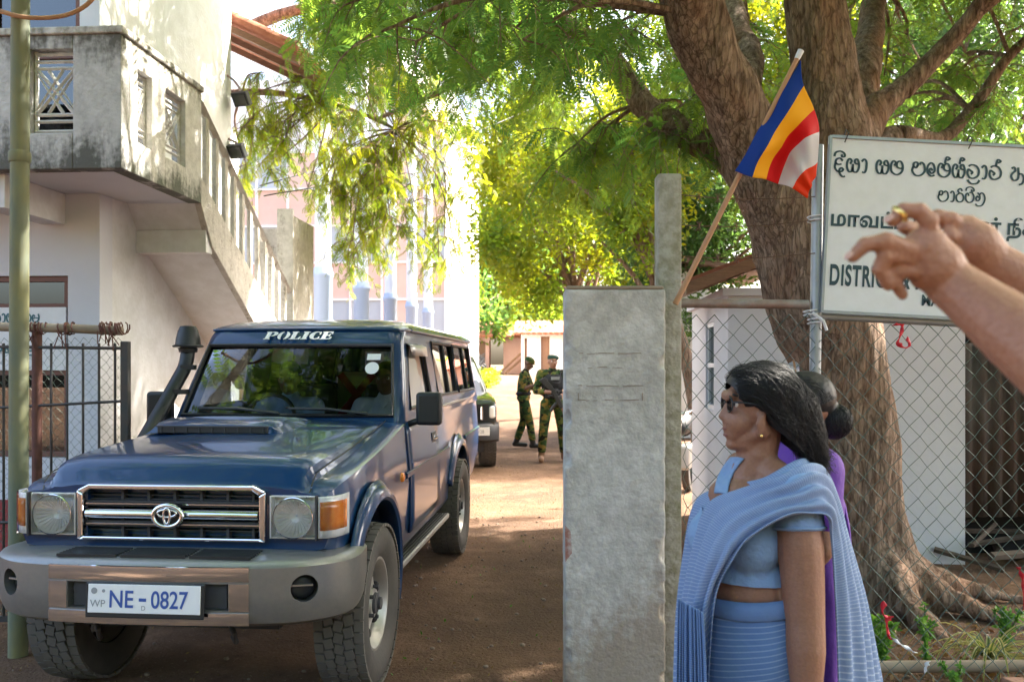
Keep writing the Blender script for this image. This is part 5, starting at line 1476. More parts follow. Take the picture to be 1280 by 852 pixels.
def hand_prims(w, d, n, size=1.0, curl=.5):
    """Relaxed hand: wrist w, pointing along d, palm normal n."""
    w, d, n = Vector(w), Vector(d).normalized(), Vector(n).normalized(); t = d.cross(n).normalized()
    pr = [('c', w, .026 * size, w + d * .045 * size, .030 * size), ('c', w + d * .05 * size + t * .022 * size, .017 * size, w + d * .08 * size + t * .024 * size, .013 * size), ('c', w + d * .05 * size - t * .022 * size, .017 * size, w + d * .078 * size - t * .026 * size, .012 * size)]
    for k, (o, ln) in enumerate(((.03, .068), (.010, .078), (-.010, .072), (-.029, .058))):
        p = w + d * .085 * size + t * o * size; a = 0; q = p; dirv = d
        for j in range(3):
            a += curl * (.35 + .25 * j); dirv = d * math.cos(a) + n * math.sin(a)
            q2 = q + dirv * ln * size * (.42, .33, .25)[j]
            pr.append(('c', q, (.0095 - .001 * j) * size, q2, (.0090 - .0012 * j) * size)); q = q2
    b = w + d * .03 * size + t * .028 * size
    pr += [('c', b, .013 * size, b + (d * .6 + t * .6 + n * .25).normalized() * .035 * size, .011 * size), ('c', b + (d * .6 + t * .6 + n * .25).normalized() * .035 * size, .011 * size, b + (d * .6 + t * .6 + n * .25).normalized() * .035 * size + (d * .9 + n * .5).normalized() * .028 * size, .009 * size)]
    return pr

def human(root, J, skin, shirt, trous, boots, voxel=.011, head_tilt=0.0, head_yaw=0.0, sleeve=1.0, girth=1.0, cut_boot=.24, hand_curl=.5):
    """J: joints in the root's own space (figure faces -y). Returns the head mapping."""
    hp, q = head_prims(J['head'], head_tilt, head_yaw)
    pel, chest, neck = Vector(J['pelvis']), Vector(J['chest']), Vector(J['neck'])
    torso = [('e', pel, (.155 * girth, .115 * girth, .12)), ('c', pel + V(0, 0, .05), .115 * girth, chest, .12 * girth), ('e', chest, (.175, .115 * girth, .15)), ('c', chest + V(0, 0, .1), .10, neck, .058)]
    sh = {}
    body = list(hp) + torso + [('c', neck, .052, Vector(J['head']) + V(0, .02, -.05), .05)]
    shirtp = inflate(torso, .012)
    for s, k in ((1, 'r'), (-1, 'l')):
        S, E, W = (Vector(J[a + k]) for a in ('sh', 'el', 'wr'))
        arm = [('c', neck + V(0, .01, -.06), .05, S, .062)] + pchain([S, E], [.058, .044]) + pchain([E, W], [.043, .028])
        body += arm
        d = (W - E).normalized(); n = J.get('n' + k, (-s, 0, 0))
        body += hand_prims(W, d, n, 1.0, hand_curl)
        sl = [('c', neck + V(0, .01, -.06), .058, S, .072)]
        if sleeve >= 1: sl += pchain([S, E], [.072, .058]) + pchain([E, E + (W - E) * min(sleeve - .999 + .0, .85)], [.058, .045] if sleeve > 1.05 else [.058, .056])
        else: sl += pchain([S, S + (E - S) * sleeve], [.072, .064])
        shirtp += sl
        H, K, A = (Vector(J[a + k]) for a in ('hip', 'kn', 'an'))
        body += pchain([H, K], [.088 * girth, .058]) + pchain([K, A], [.057, .040])
        toe = A + Vector(J.get('toe' + k, (s * .03, -.17, -.055)))
        body += [('c', A + V(0, .03, -.03), .042, toe, .032)]
        sh[k] = (H, K, A, toe)
    prims_mb(body).organic('body', skin, root, voxel=voxel, smooth=3)
    prims_mb(shirtp).organic('shirt', shirt, root, voxel=voxel, smooth=5)
    tp = inflate([('e', pel - V(0, 0, .02), (.155 * girth, .115 * girth, .11))], .014)
    bp = {}
    for k in 'rl':
        H, K, A, toe = sh[k]
        tp += pchain([H, K], [.104 * girth, .078]) + pchain([K, A + (K - A) * .22], [.078, .068])
        bp[k] = pchain([A + (K - A) * .30, A], [.058, .054]) + [('c', A + V(0, .03, -.035), .048, toe + V(0, -.02, 0), .042)]
    prims_mb(tp).organic('trousers', trous, root, voxel=voxel, smooth=5)
    for k in 'rl':
        prims_mb(bp[k]).organic('boot', boots, root, voxel=voxel, smooth=3)
    return q
def eyes(root, q, m_iris=None):
    for s in (-1, 1):
        mb = MB(); mb.ell(q(s * .032, -.070, .010), .0125, nu=12, nv=8); e = mb.build('eye', M['eye'], root, smooth=180)
        mb = MB(); mb.ell(q(s * .032, -.0795, .010), (.0062, .004, .0062), nu=10, nv=6); mb.build('iris', M['hair'], e, smooth=180)
        mb = MB(); mb.tube([q(s * .016, -.094, .030), q(s * .034, -.091, .036), q(s * .052, -.078, .030)], [.003, .004, .0025], 6); mb.build('eyebrow', M['hair'], root, smooth=180)

# walking soldier, looking down at his raised hand
s1 = empty('person', (.235, 16.3, 0), R(84), 'soldier in camouflage and cap looking down while holding a small black device', 'person', 'soldiers standing in the yard')
J1 = dict(pelvis=(0, .02, .97), chest=(0, .0, 1.24), neck=(0, -.02, 1.43), head=(0, -.085, 1.585),
          shr=(.17, -.01, 1.385), elr=(.20, -.12, 1.13), wrr=(.15, -.36, .98), shl=(-.18, .0, 1.385), ell=(-.22, .03, 1.11), wrl=(-.15, -.27, 1.20), nr=(-1, 0, 0), nl=(0, 0, 1),
          hipr=(.09, .02, .92), knr=(.11, .02, .52), anr=(.11, .17, .10), hipl=(-.09, .01, .92), knl=(-.10, -.10, .52), anl=(-.10, -.17, .09), toer=(.0, -.16, -.05), toel=(0, -.17, -.045))
q = human(s1, J1, M['skin_dark'], M['camo'], M['camo'], M['boot'], head_tilt=R(32), sleeve=1.0)
eyes(s1, q)
mb = MB(); mb.ell(q(0, .012, .052), (.084, .103, .07), Euler((R(32), 0, 0)).to_matrix()); mb.lathe([(.086, -.02), (.088, .03)], q(0, .012, .05), Euler((R(32), 0, 0)).to_matrix() @ V(0, 0, 1), 20)
mb.prism([q(-.07, -.07, .045), q(.07, -.07, .045), q(.05, -.155, .028), q(-.05, -.155, .028)], (0, 0, .008)); mb.build('cap', M['camo'], s1, smooth=50)
mb = MB(); mb.tube([(.158 * math.cos(a), .02 + .125 * math.sin(a), 1.02) for a in np.linspace(0, 6.2832, 25)[:-1]], .022, 6, closed=True, flat=1.4); mb.build('belt', M['black_cloth'], s1, smooth=60)
dv = empty('radio', tuple(s1.location + Matrix.Rotation(R(84), 3, 'Z') @ V(.14, -.47, .90)), R(84), 'small black handheld device held low by the soldier in the cap', 'radio')
MB().box((0, 0, 0), (.07, .15, .055), Euler((R(20), 0, 0)).to_matrix()).build('case', M['black'], dv, bevel=.01)
MB().tube([(.0, -.06, .0), (.0, -.13, -.02)], .008, 6).build('antenna', M['black'], dv)

# armed soldier facing the gate
s2 = empty('person', (.655, 14.0, 0), R(6), 'soldier in green beret and black vest holding a rifle beside the gate pillar', 'person', 'soldiers standing in the yard')
J2 = dict(pelvis=(0, 0, .99), chest=(0, .01, 1.27), neck=(0, .01, 1.47), head=(0, -.015, 1.605),
          shr=(.19, 0, 1.42), elr=(.27, -.03, 1.14), wrr=(.09, -.24, 1.06), shl=(-.19, 0, 1.42), ell=(-.27, .0, 1.14), wrl=(-.04, -.22, 1.12), nr=(0, 1, 0), nl=(0, 1, 0),
          hipr=(.10, 0, .93), knr=(.15, -.02, .52), anr=(.19, .02, .10), hipl=(-.10, 0, .93), knl=(-.15, -.02, .52), anl=(-.18, .02, .10))
q = human(s2, J2, M['skin'], M['camo'], M['camo'], M['boot_tan'], sleeve=1.5, hand_curl=1.3, head_yaw=R(6))
eyes(s2, q)
mb = MB(); mb.ell(q(.012, .015, .075), (.096, .105, .042), Euler((0, R(10), 0)).to_matrix()); mb.lathe([(.082, 0), (.085, .028)], q(0, .01, .045), (0, 0, 1), 20); mb.ell(q(.055, -.07, .075), (.012, .006, .014)); mb.build('beret', M['beret'], s2, smooth=60)
vest = prims_mb([('e', V(0, .0, 1.26), (.195, .145, .19)), ('e', V(0, 0, 1.10), (.175, .14, .12)), ('c', V(-.12, .0, 1.42), .045, V(-.10, .02, 1.46), .035), ('c', V(.12, .0, 1.42), .045, V(.10, .02, 1.46), .035)])
for x in (-.10, 0, .10): vest.box((x, -.145, 1.08), (.075, .05, .12))
vest.organic('vest', M['black_cloth'], s2, voxel=.01, smooth=2)
mb = MB(); mb.box((.03, -.142, 1.345), (.15, .012, .05)); vp = mb.build('name_patch', M['plate_grey'], s2)
for s in ('r', 'l'):
    w_ = Vector(J2['wr' + s]); e_ = Vector(J2['el' + s]); d = (w_ - e_).normalized()
    prims_mb(inflate(hand_prims(w_, d, (0, 1, 0), 1.05, 1.3), .003)).organic('glove', M['black_cloth'], s2, voxel=.009, smooth=2)
rf = empty('rifle', tuple(s2.location + V(.06, -.30, 1.02)), R(6), 'black rifle held muzzle down across the soldier in the black vest', 'rifle')
rr = Euler((0, R(62), 0)).to_matrix()
def rb(x0, x1, z0, z1, w=.045): 
    mb = MB(); mb.box(rr @ V((x0 + x1) / 2, 0, (z0 + z1) / 2), (x1 - x0, w, z1 - z0), rr); return mb
rb(-.16, .16, -.03, .035).build('receiver', M['black'], rf, bevel=.006)
rb(.16, .36, -.022, .028, .05).build('handguard', M['wood'], rf, bevel=.01)
MB().tube([rr @ V(.36, 0, .01), rr @ V(.56, 0, .01)], .011, 8).build('barrel', M['black'], rf)
MB().prism([rr @ V(-.16, -.02, .03), rr @ V(-.40, -.02, -.01), rr @ V(-.40, -.02, -.12), rr @ V(-.16, -.02, -.03)], (0, .04, 0)).build('stock', M['black'], rf, bevel=.006)
MB().tube(cr([rr @ V(.05, 0, -.03), rr @ V(.075, 0, -.11), rr @ V(.12, 0, -.18)], 4), [.026] * 9, 8, flat=1.0).build('magazine', M['black'], rf, smooth=50)
MB().tube([rr @ V(-.08, 0, -.03), rr @ V(-.11, 0, -.11)], .018, 8).build('grip', M['black'], rf, smooth=50)
MB().tube(cr([s2.location + V(.15, -.1, 1.47) - rf.location, V(.02, -.0, .25), rr @ V(-.35, 0, 0)], 6), .012, 6).build('sling', M['black_cloth'], rf)

# two people in the truck cabin
def sitter(x, y, z, label, shirt, skin, arms):
    r = empty('person', tw(x, y, z), -TYAW, label, 'person', 'people riding in the truck')
    J = dict(pelvis=(0, .03, .12), chest=(0, .03, .40), neck=(0, .02, .585), head=(0, -.015, .715), shr=(.18, .02, .52), shl=(-.18, .02, .52), nr=(0, 0, -1), nl=(0, 0, -1),
             hipr=(.09, -.02, .10), hipl=(-.09, -.02, .10), knr=(.11, -.40, .12), knl=(-.11, -.40, .12), anr=(.11, -.47, -.10), anl=(-.11, -.47, -.10), toer=(0, -.12, -.04), toel=(0, -.12, -.04))
    J.update(arms)
    q = human(r, J, skin, shirt, M['trouser'], M['boot'], sleeve=.75, voxel=.012)
    eyes(r, q)
    mb = MB(); mb.ell(q(0, .025, .05), (.082, .095, .085)); h = mb.build('hair', M['hair'], r, smooth=180); cut(h, q(0, -.05, .05), (0, -.8, -.35)); cut(h, q(0, 0, -.02), (0, -.3, -1))
    mb = MB(); mb.prism([q(-.05, -.04, -.155), q(0, -.075, -.20), q(0, -.035, -.13)], (.004, -.006, 0)); mb.prism([q(.05, -.04, -.155), q(0, -.075, -.20), q(0, -.035, -.13)], (-.004, -.006, 0)); mb.build('collar', shirt, r)
    return r
sitter(-.34, 1.90, .745, 'driver in a pale blue shirt holding the steering wheel of the truck', M['shirt_blue'], M['skin_dark'], dict(elr=(.24, -.16, .34), wrr=(.15, -.33, .44), ell=(-.24, -.16, .34), wrl=(-.15, -.33, .44)))
sitter(.37, 1.90, .745, 'passenger in a white open collared shirt behind the stickered windscreen side', M['shirt_white'], M['skin_dark'], dict(elr=(.23, -.02, .28), wrr=(.10, -.26, .22), ell=(-.24, -.10, .30), wrl=(-.20, -.34, .40)))

# ------------------------------------------------------------------ woman in the blue sari
C0 = V(.665, 2.42, 0); Fd = V(-.86, -.51, 0).normalized(); Ld = V(.51, -.86, 0).normalized()
wo = empty('person', tuple(C0), 0, 'woman in a pale blue striped sari and glasses turned towards the truck', 'person')
TR = Matrix((Ld, Fd, V(0, 0, 1))).transposed()
def B(l, f, z): return C0 + Ld * l + Fd * f + V(0, 0, z)
hY = 2.40
def W(px, py, dy=0.0): return P(902 + (px - 896) * .735, 457 + (py - 457) * .735, hY) + V(0, dy, 0)
face = [('e', W(962, 517), (.090, .074, .098)), ('c', W(909, 507, -.03), .016, W(909, 507, .03), .016), ('e', W(924, 550), (.043, .055, .05)), ('e', W(928, 551, -.032), (.030, .026, .032)), ('e', W(928, 551, .032), (.030, .026, .032)),
        ('c', W(905, 522), .007, W(896, 543), .0100), ('e', W(903, 547, -.011), (.010, .009, .008)), ('e', W(903, 547, .011), (.010, .009, .008)),
        ('e', W(903.5, 563.5), (.010, .021, .0062)), ('e', W(905, 574), (.010, .019, .0070)), ('e', W(915, 569), (.020, .036, .030)), ('e', W(915, 590), (.020, .024, .018)),
        ('c', W(918, 588), .021, W(957, 566, -.052), .022), ('c', W(918, 588), .021, W(957, 566, .052), .022), ('e', W(940, 588), (.042, .042, .030)), ('c', W(966, 565), .052, B(0, .0, 1.25), .060), ('e', W(955, 606), (.04, .05, .035)),
        ('e', W(950, 552, -.076), (.015, .008, .027)), ('e', W(948, 567, -.074), (.009, .007, .013)), ('c', W(955, 538, -.078), .006, W(942, 552, -.078), .005), ('e', W(950, 556, .075), (.016, .009, .030))]
def E_(l, f, z, r): return ('e', B(l, f, z), r, TR)
torso = [E_(0, 0, 1.13, (.155, .112, .13)), ('c', B(-.085, -.03, 1.218), .050, B(.155, 0, 1.222), .052), ('c', B(-.05, -.015, 1.275), .048, B(-.085, -.03, 1.235), .046), ('c', B(.05, -.015, 1.275), .048, B(.14, -.01, 1.240), .046), E_(0, .02, 1.200, (.125, .080, .062)),
         E_(.072, .070, 1.085, (.072, .064, .070)), E_(-.066, .070, 1.085, (.072, .064, .070)), E_(0, .015, .955, (.158, .130, .12)), E_(0, -.01, .80, (.185, .155, .15))]
arm_n = [B(.165, 0, 1.215), V(.755, 2.235, .905), V(.748, 2.20, .67)]
arm_f = [B(-.09, -.06, 1.205), B(-.125, -.12, .92), B(-.14, -.06, .68)]
arms = []
for a in (arm_n, arm_f):
    arms += pchain([a[0], lerp(a[0], a[1], .4), a[1]], [.058, .060, .050]) + pchain([a[1], lerp(a[1], a[2], .3), a[2]], [.050, .050, .031])
    arms += hand_prims(a[2], (a[2] - a[1]), V(-1, .2, 0), .92, .45)
legs = []
for l in (-.09, .09): legs += pchain([B(l, 0, .78), B(l, .02, .42), B(l, -.02, .09)], [.10, .062, .042]) + [('c', B(l, -.03, .05), .038, B(l, .12, .025), .028)]
prims_mb(face + torso + arms + legs).organic('body', M['skin'], wo, voxel=.0055, smooth=4, world=True)
ARMV = (arm_n[1] - arm_n[0]).normalized()
bl = prims_mb(inflate([torso[0], torso[1], torso[4], torso[5], torso[6], torso[7]], .011)).organic('blouse', M['blouse'], wo, voxel=.006, smooth=16, world=True)
o_ = wo.location
cut(bl, V(0, 0, .988), (0, 0, -1)); cut(bl, B(0, .115, 1.150) - o_, (Fd * .55 + V(0, 0, .84)))
for a in (arm_n, arm_f):
    d = (a[1] - a[0]).normalized()
    sl = prims_mb([('c', a[0] - d * .02 + V(0, 0, .0), .064, a[0] + d * .14, .066)]).organic('sleeve', M['blouse'], bl, voxel=.006, smooth=3)
    sl.data.transform(Matrix.Translation(-o_)); cut(sl, a[0] + d * .078 - o_, d)
    mb = MB(); ax = d.orthogonal().normalized(); bx_ = d.cross(ax); cc_ = a[0] + d * .072 - o_
    mb.tube([cc_ + (ax * math.cos(t) + bx_ * math.sin(t)) * .0655 for t in np.linspace(0, 2 * math.pi, 33)[:-1]], .004, 6, closed=True); mb.build('sleeve_hem', M['blouse'], bl, smooth=180)
# skirt of the sari
rings = []; nS = 180
def skr(z): return (float(np.interp(z, [0, .3, .6, .8, .9, .96], [.225, .205, .205, .202, .182, .168])), float(np.interp(z, [0, .3, .6, .8, .9, .96], [.215, .19, .180, .172, .152, .140])))
for j in range(36):
    t = j / 35; z = lerp(.948, .015, t); rl, rf_ = skr(z)
    ring = []
    for k in range(nS):
        a = 2 * math.pi * k / nS
        front = max(0, math.sin(a))
        f = 1 + (.010 + .04 * t) * math.sin(a * 11 + 1.2 * math.sin(a * 3) + 2 * t) * (.3 + .7 * front) + .010 * noise.noise(Vector((math.cos(a) * 3, math.sin(a) * 3 + t * 2, z * 9 + a)))
        f += .014 * math.sin(13 * z + 2.0 * a) * min(t * 4, 1)
        ring.append(B(rl * f * math.cos(a), rf_ * f * math.sin(a) + .005, z - .022 * math.sin(a) - .07 * min(t * 3, 1) * (1 - t) * math.sin(a - .9)))
    rings.append(ring)
mb = MB(); mb.loft(rings, True, False, uv=True)
M['skirt'] = stripe_mat('striped_blue_skirt', (0.095, 0.175, 0.37), (0.32, 0.42, 0.60), 62, 0.18, 'Y', second=(0.13, 0.22, 0.42))
sk = mb.build('sari_skirt', M['skirt'], wo, smooth=180, world=True)
mb = MB(); rings = []
for z, e in ((.962, -.002), (.965, .005), (.945, .009), (.922, .010), (.916, .003)):
    rl, rf_ = skr(z)
    rings.append([B((rl + e) * math.cos(a), (rf_ + e) * math.sin(a) + .005, z - .022 * math.sin(a)) for a in np.linspace(0, 2 * math.pi, 80)[:-1]])
mb.loft(rings, True, False, uv=True); mb.build('waistband', M['skirt'], wo, smooth=180, world=True)
# pallu: across the chest, over the near shoulder and down the back
rows = [
 [P(845, 900, 2.52), P(850, 900, 2.40), P(862, 900, 2.31), P(886, 900, 2.27)],
 [P(849, 780, 2.52), P(854, 778, 2.39), P(870, 775, 2.28), P(895, 748, 2.245)],
 [P(857, 695, 2.52), P(871, 695, 2.37), P(891, 703, 2.24), P(922, 690, 2.20)],
 [P(869, 628, 2.52), P(893, 638, 2.36), P(914, 660, 2.235), P(947, 666, 2.185)],
 [P(903, 610, 2.46), P(930, 618, 2.31), P(956, 635, 2.215), P(985, 645, 2.175)],
 [P(950, 602, 2.34), P(975, 601, 2.25), P(998, 621, 2.205), P(1014, 641, 2.180)],
 [P(996, 576, 2.35), P(1017, 584, 2.275), P(1030, 611, 2.225), P(1038, 646, 2.195)],
 [P(1014, 582, 2.46), P(1038, 606, 2.41), P(1046, 642, 2.31), P(1042, 674, 2.225)],
 [P(1046, 640, 2.52), P(1059, 680, 2.43), P(1060, 702, 2.32), P(1047, 726, 2.235)],
 [P(1078, 755, 2.56), P(1083, 768, 2.45), P(1074, 775, 2.33), P(1050, 785, 2.245)],
 [P(1108, 890, 2.60), P(1101, 895, 2.48), P(1084, 898, 2.35), P(1052, 900, 2.265)]]
M['sari_pallu2'] = stripe_mat('striped_blue_pallu', (0.150, 0.225, 0.40), (0.42, 0.50, 0.62), 165, 0.22, 'Y', second=(0.20, 0.28, 0.46))
pa = sheet(rows, 14, 26, amp=.009, freq=5.3, seed=2.0)
pa.build('sari_drape', M['sari_pallu2'], wo, smooth=180, world=True, solid=.003)
r_p = random.Random(4); xs_ = [0]
while len(xs_) < 17: xs_.append(xs_[-1] + r_p.uniform(1.2, 3.6))
dep = [r_p.uniform(.003, .016) * (1 if k % 2 else -1) for k in range(17)]
r2 = [[P(848 + x * (.9 + .25 * jj) - 3 * jj, y + x * .5 * (1 - jj), 2.27 - .0022 * x + d * (.5 + .6 * jj)) for x, d in zip(xs_, dep)] for jj, y in ((0, 748), (.35, 790), (.7, 850), (1, 930))]
sheet(r2, 6, 3).build('pleat', M['skirt'], wo, smooth=180, world=True, solid=.003)
bd_ = [c for c in wo.children if c.name.startswith('body')][0]
from mathutils.bvhtree import BVHTree
bb_ = bmesh.new(); bb_.from_mesh(bd_.data); bvb = BVHTree.FromBMesh(bb_)
def on_body(px, py, lift=.006):
    o = Vector((0, 0, EYE)); d = (P(px, py, 1.0) - o).normalized()
    h = bvb.ray_cast(o - o_w, d)
    if h[0] is None: return P(px, py, 2.47)
    return h[0] + o_w - d * lift
o_w = Vector(wo.location)
sheet([[on_body(x0, y, .007), on_body((x0 + x1) / 2, y, .009), on_body(x1, y + 2, .007)] for x0, x1, y in ((893, 909, 616), (895, 911, 604), (899, 915, 592), (906, 922, 580), (914, 930, 571))], 4, 3).build('blouse_strap', M['blouse'], wo, smooth=180, world=True, solid=.004)
# hair
def HP(px, py, dy=0.0): return P(px, py, hY) + V(0, dy, 0)
hr_ = prims_mb([('e', HP(956, 491), (.100, .088, .080)), ('c', HP(960, 490), .080, HP(988, 514), .074), ('c', HP(988, 514), .074, HP(1006, 545, -.01), .050), ('c', HP(1006, 545, -.01), .050, HP(1021, 573, -.02), .024), ('e', HP(934, 488), (.062, .083, .066)), ('c', HP(952, 502, -.05), .036, HP(978, 540, -.05), .036), ('c', HP(978, 540, -.05), .036, HP(1003, 566, -.035), .024)]).organic('hair', M['hair'], wo, voxel=.0065, smooth=22, world=True)
cut(hr_, HP(906, 494) - o_, V(-.60, 0, -.80)); cut(hr_, HP(935, 524) - o_, V(-.86, 0, -.50))
from mathutils.bvhtree import BVHTree
hb_ = bmesh.new(); hb_.from_mesh(hr_.data); bvh = BVHTree.FromBMesh(hb_)
def lay(pts, keep, lift, ph):
    out = []
    for i, p in enumerate(pts):
        c, n, _, d = bvh.find_nearest(p - o_)
        t = min(1, max(0, (i / (len(pts) - 1) - keep) / .35))
        tw_ = math.sin(i * .9 + ph) * .004
        out.append(lerp(c + n * lift + Vector((0, tw_, tw_ * .6)) + o_, p + Vector((tw_, 0, tw_)), t))
    return out
rs = random.Random(9); st_ = MB()
for k in range(2400):
    th = rs.uniform(-1.45, 1.3); u = rs.random()
    a = HP(912 + 50 * u, 486 - 27 * math.sin(math.pi * min(u * .8 + .2, 1)))
    yy = .088 * math.sin(th) * (.8 + .2 * u)
    a = a + V(0, yy, -(1 - math.cos(th)) * .085 + .004)
    wv = rs.uniform(-1, 1)
    b_ = HP(972 + rs.uniform(-14, 16), 494 + rs.uniform(-22, 12) + 34 * (1 - math.cos(th)), yy * 1.03 - (.006 if th < 0 else 0))
    c_ = HP(996 + rs.uniform(-16, 16), 530 + rs.uniform(-20, 18), yy * .85 - .012)
    d_ = HP(1014 + rs.uniform(-20, 12), 562 + rs.uniform(-22, 14), yy * .5 - .02)
    e_ = HP(1024 + rs.uniform(-18, 14), 578 + rs.uniform(-16, 14), yy * .35 - .02)
    pts = cr([a, lerp(a, b_, .5) + V(0, yy * .10, .007), b_, c_ + V(wv * .012, 0, 0), d_ - V(wv * .010, 0, 0)] + ([e_] if rs.random() < .4 else []), 4)
    pts = lay(pts, rs.uniform(.5, .9), rs.choice((.001, .002, .0035, .006, .009)) * rs.uniform(.6, 1.2), rs.uniform(0, 6))
    st_.tube(pts, list(np.linspace(.0009, .0004, len(pts))), 4, cap=False)
for k in range(30):
    a = HP(938 + rs.uniform(-16, 24), 457 + rs.uniform(0, 6), rs.uniform(-.04, .05)); b_ = a + V(.03, 0, .006 + rs.uniform(0, .012)); c_ = a + V(.075, 0, rs.uniform(-.012, .008))
    st_.tube(cr([a, b_, c_], 5), .0006, 3, cap=False)
st_.build('hair_strand', M['hair'], hr_, smooth=180).data.transform(Matrix.Translation(-o_))
# glasses, ear stud, eyes
gl_ = MB()
for s in (-1, 1):
    c = W(903, 521, s * .034)
    gl_.tube([c + V(.004 * abs(math.cos(a)), .027 * math.cos(a), .021 * math.sin(a)) for a in np.linspace(0, 2 * math.pi, 25)[:-1]], .0024, 6, closed=True)
    gl_.tube([c + V(.006, s * .027, .006), W(912, 517, s * .072), W(946, 520, s * .081), W(956, 530, s * .080)], .0026, 6)
gl_.tube([W(902, 519, -.008), W(901, 517, 0), W(902, 519, .008)], .0022, 6)
gg = gl_.build('glasses', M['black'], wo, smooth=60, world=True)
for s in (-1, 1): MB().lathe([(.024, 0), (.0245, .001)], W(903, 521, s * .034) - o_, (1, 0, 0), 24).build('spectacle_lens', M['spectacle'], gg)
for s in (-1, 1):
    mb = MB(); mb.ell(W(919, 521, s * .030), .0115, nu=12, nv=8); e = mb.build('eye', M['eye'], wo, smooth=180, world=True)
    mb = MB(); mb.ell(W(914, 521, s * .031) - o_, (.005, .006, .006)); mb.build('iris', M['hair'], e, smooth=180)
    mb = MB(); mb.tube([W(905, 507, s * .014), W(906, 504, s * .034), W(914, 507, s * .056)], [.003, .004, .002], 6); mb.build('eyebrow', M['hair'], wo, smooth=180, world=True)
mb = MB(); mb.ell(W(949, 572, -.084), (.004, .003, .005)); mb.build('earring', M['gold'], wo, smooth=180, world=True)
M['lip'] = mat('lip_skin', (0.20, 0.065, 0.055), 0.45)
mb = MB(); mb.ell(W(902.5, 563.5), (.0085, .019, .0052)); mb.ell(W(904, 574), (.0085, .017, .0060)); mb.build('lips', M['lip'], wo, smooth=180, world=True)

# woman in purple mostly hidden behind her
w2 = empty('person', (.945, 2.82, 0), 0, 'woman in purple with a black hair bun, mostly hidden behind the sari wearer', 'person')
J = dict(pelvis=(0, .0, .88), chest=(0, .0, 1.11), neck=(0, .0, 1.30), head=(0, -.01, 1.42), shr=(.15, 0, 1.245), shl=(-.15, 0, 1.245), elr=(.19, -.02, 1.01), wrr=(.15, -.14, .84), ell=(-.19, -.03, 1.01), wrl=(-.15, -.15, .84), nr=(-1, 0, 0), nl=(1, 0, 0),
         hipr=(.08, 0, .84), hipl=(-.08, 0, .84), knr=(.09, -.02, .46), knl=(-.09, -.02, .46), anr=(.09, .02, .09), anl=(-.09, .02, .09))
w2.rotation_euler = (0, 0, R(-88))
q = human(w2, J, M['skin'], M['purple'], M['purple'], M['boot'], sleeve=.6, girth=.92)
eyes(w2, q)
mb = prims_mb([('e', q(0, .02, .045), (.082, .098, .085)), ('e', q(0, .110, -.035), (.055, .048, .062))]); h = mb.organic('hair', M['hair'], w2, voxel=.008, smooth=3); cut(h, q(0, -.06, .05), (0, -.85, -.3))
st2 = MB(); r2_ = random.Random(3); hc = Vector(q(0, .02, .045)); bc = Vector(q(0, .112, -.035))
for k in range(420):
    ph = r2_.uniform(-1.5, 1.5); pts = []
    for j in range(9):
        t = lerp(.25 + r2_.uniform(-.02, .02), 2.75, j / 8)
        pts.append(hc + V(.084 * math.sin(ph), -.100 * math.cos(ph) * math.cos(t), .087 * math.cos(ph) * math.sin(t)) * (1.0 + r2_.uniform(0, .03)) - V(0, 0, .03 * (j / 8) ** 2))
    st2.tube(pts, .0011, 4, cap=False)
for k in range(260):
    ax = Vector((r2_.gauss(0, .5), 1, r2_.gauss(0, .5))).normalized(); u_ = ax.orthogonal().normalized(); w_2 = ax.cross(u_); a0 = r2_.uniform(0, 6.28); of = r2_.uniform(-.8, .8)
    rr2 = math.sqrt(max(0, 1 - of * of)); pts = [bc + (ax * of + (u_ * math.cos(a0 + j * .3) + w_2 * math.sin(a0 + j * .3)) * rr2) * (.056 + r2_.uniform(0, .004)) for j in range(9)]
    st2.tube(pts, .0011, 4, cap=False)
st2.build('hair_strand', M['hair'], h, smooth=180)
rings = [[(rx * 1.15 * math.cos(a) * (1 + .03 * math.sin(9 * a)), rx * .8 * math.sin(a) * (1 + .03 * math.sin(9 * a)), z) for a in np.linspace(0, 6.2832, 49)[:-1]] for z, rx in ((1.0, .145), (.85, .165), (.5, .155), (.05, .17))]
MB().loft(rings, True, False).build('skirt', M['purple'], w2, smooth=180)
sheet([[(-.10, -.13, 1.26), (.02, -.155, 1.22), (.12, -.13, 1.18)], [(-.17, .02, 1.315), (-.1, .0, 1.34), (-.06, .02, 1.34)], [(-.17, .11, 1.16), (-.06, .14, 1.13), (.03, .13, 1.10)], [(-.16, .15, .75), (-.05, .17, .72), (.05, .15, .7)]], 6, 6, .004, 3).build('shawl', M['purple'], w2, smooth=180, solid=.004)

# ------------------------------------------------------------------ man raising both hands at the right
ma = empty('person', (.95, .78, 0), 0, 'person raising both bare forearms and hands in front of the white sign', 'person')
a1 = [V(.80, .66, 1.40), V(.625, .86, 1.505), P(1186, 352, 1.0)]
a2 = [V(1.06, .96, 1.42), V(.775, 1.09, 1.575), P(1238, 328, 1.1)]
hp, q = head_prims((.90, .74, 1.63), 0, R(-52))
bp = list(hp) + [('c', V(.925, .80, 1.45), .055, V(.91, .76, 1.58), .052), ('e', V(.94, .81, 1.24), (.15, .16, .16)), ('e', V(.94, .81, .98), (.14, .15, .15)), ('c', V(.94, .81, 1.1), .13, V(.94, .81, 1.2), .13), ('c', V(.82, .69, 1.40), .06, V(1.05, .94, 1.41), .06), ('c', V(.93, .80, 1.3), .11, V(.93, .80, 1.45), .06)]
for a in (a1, a2):
    S, E, Wr = a
    bp += pchain([S, E], [.055, .047])
    ds = [0, .18, .38, .6, .82, 1.0]; rsd = [.046, .0475, .046, .040, .033, .0285]
    bp += pchain([lerp(E, Wr, t) for t in ds], rsd)
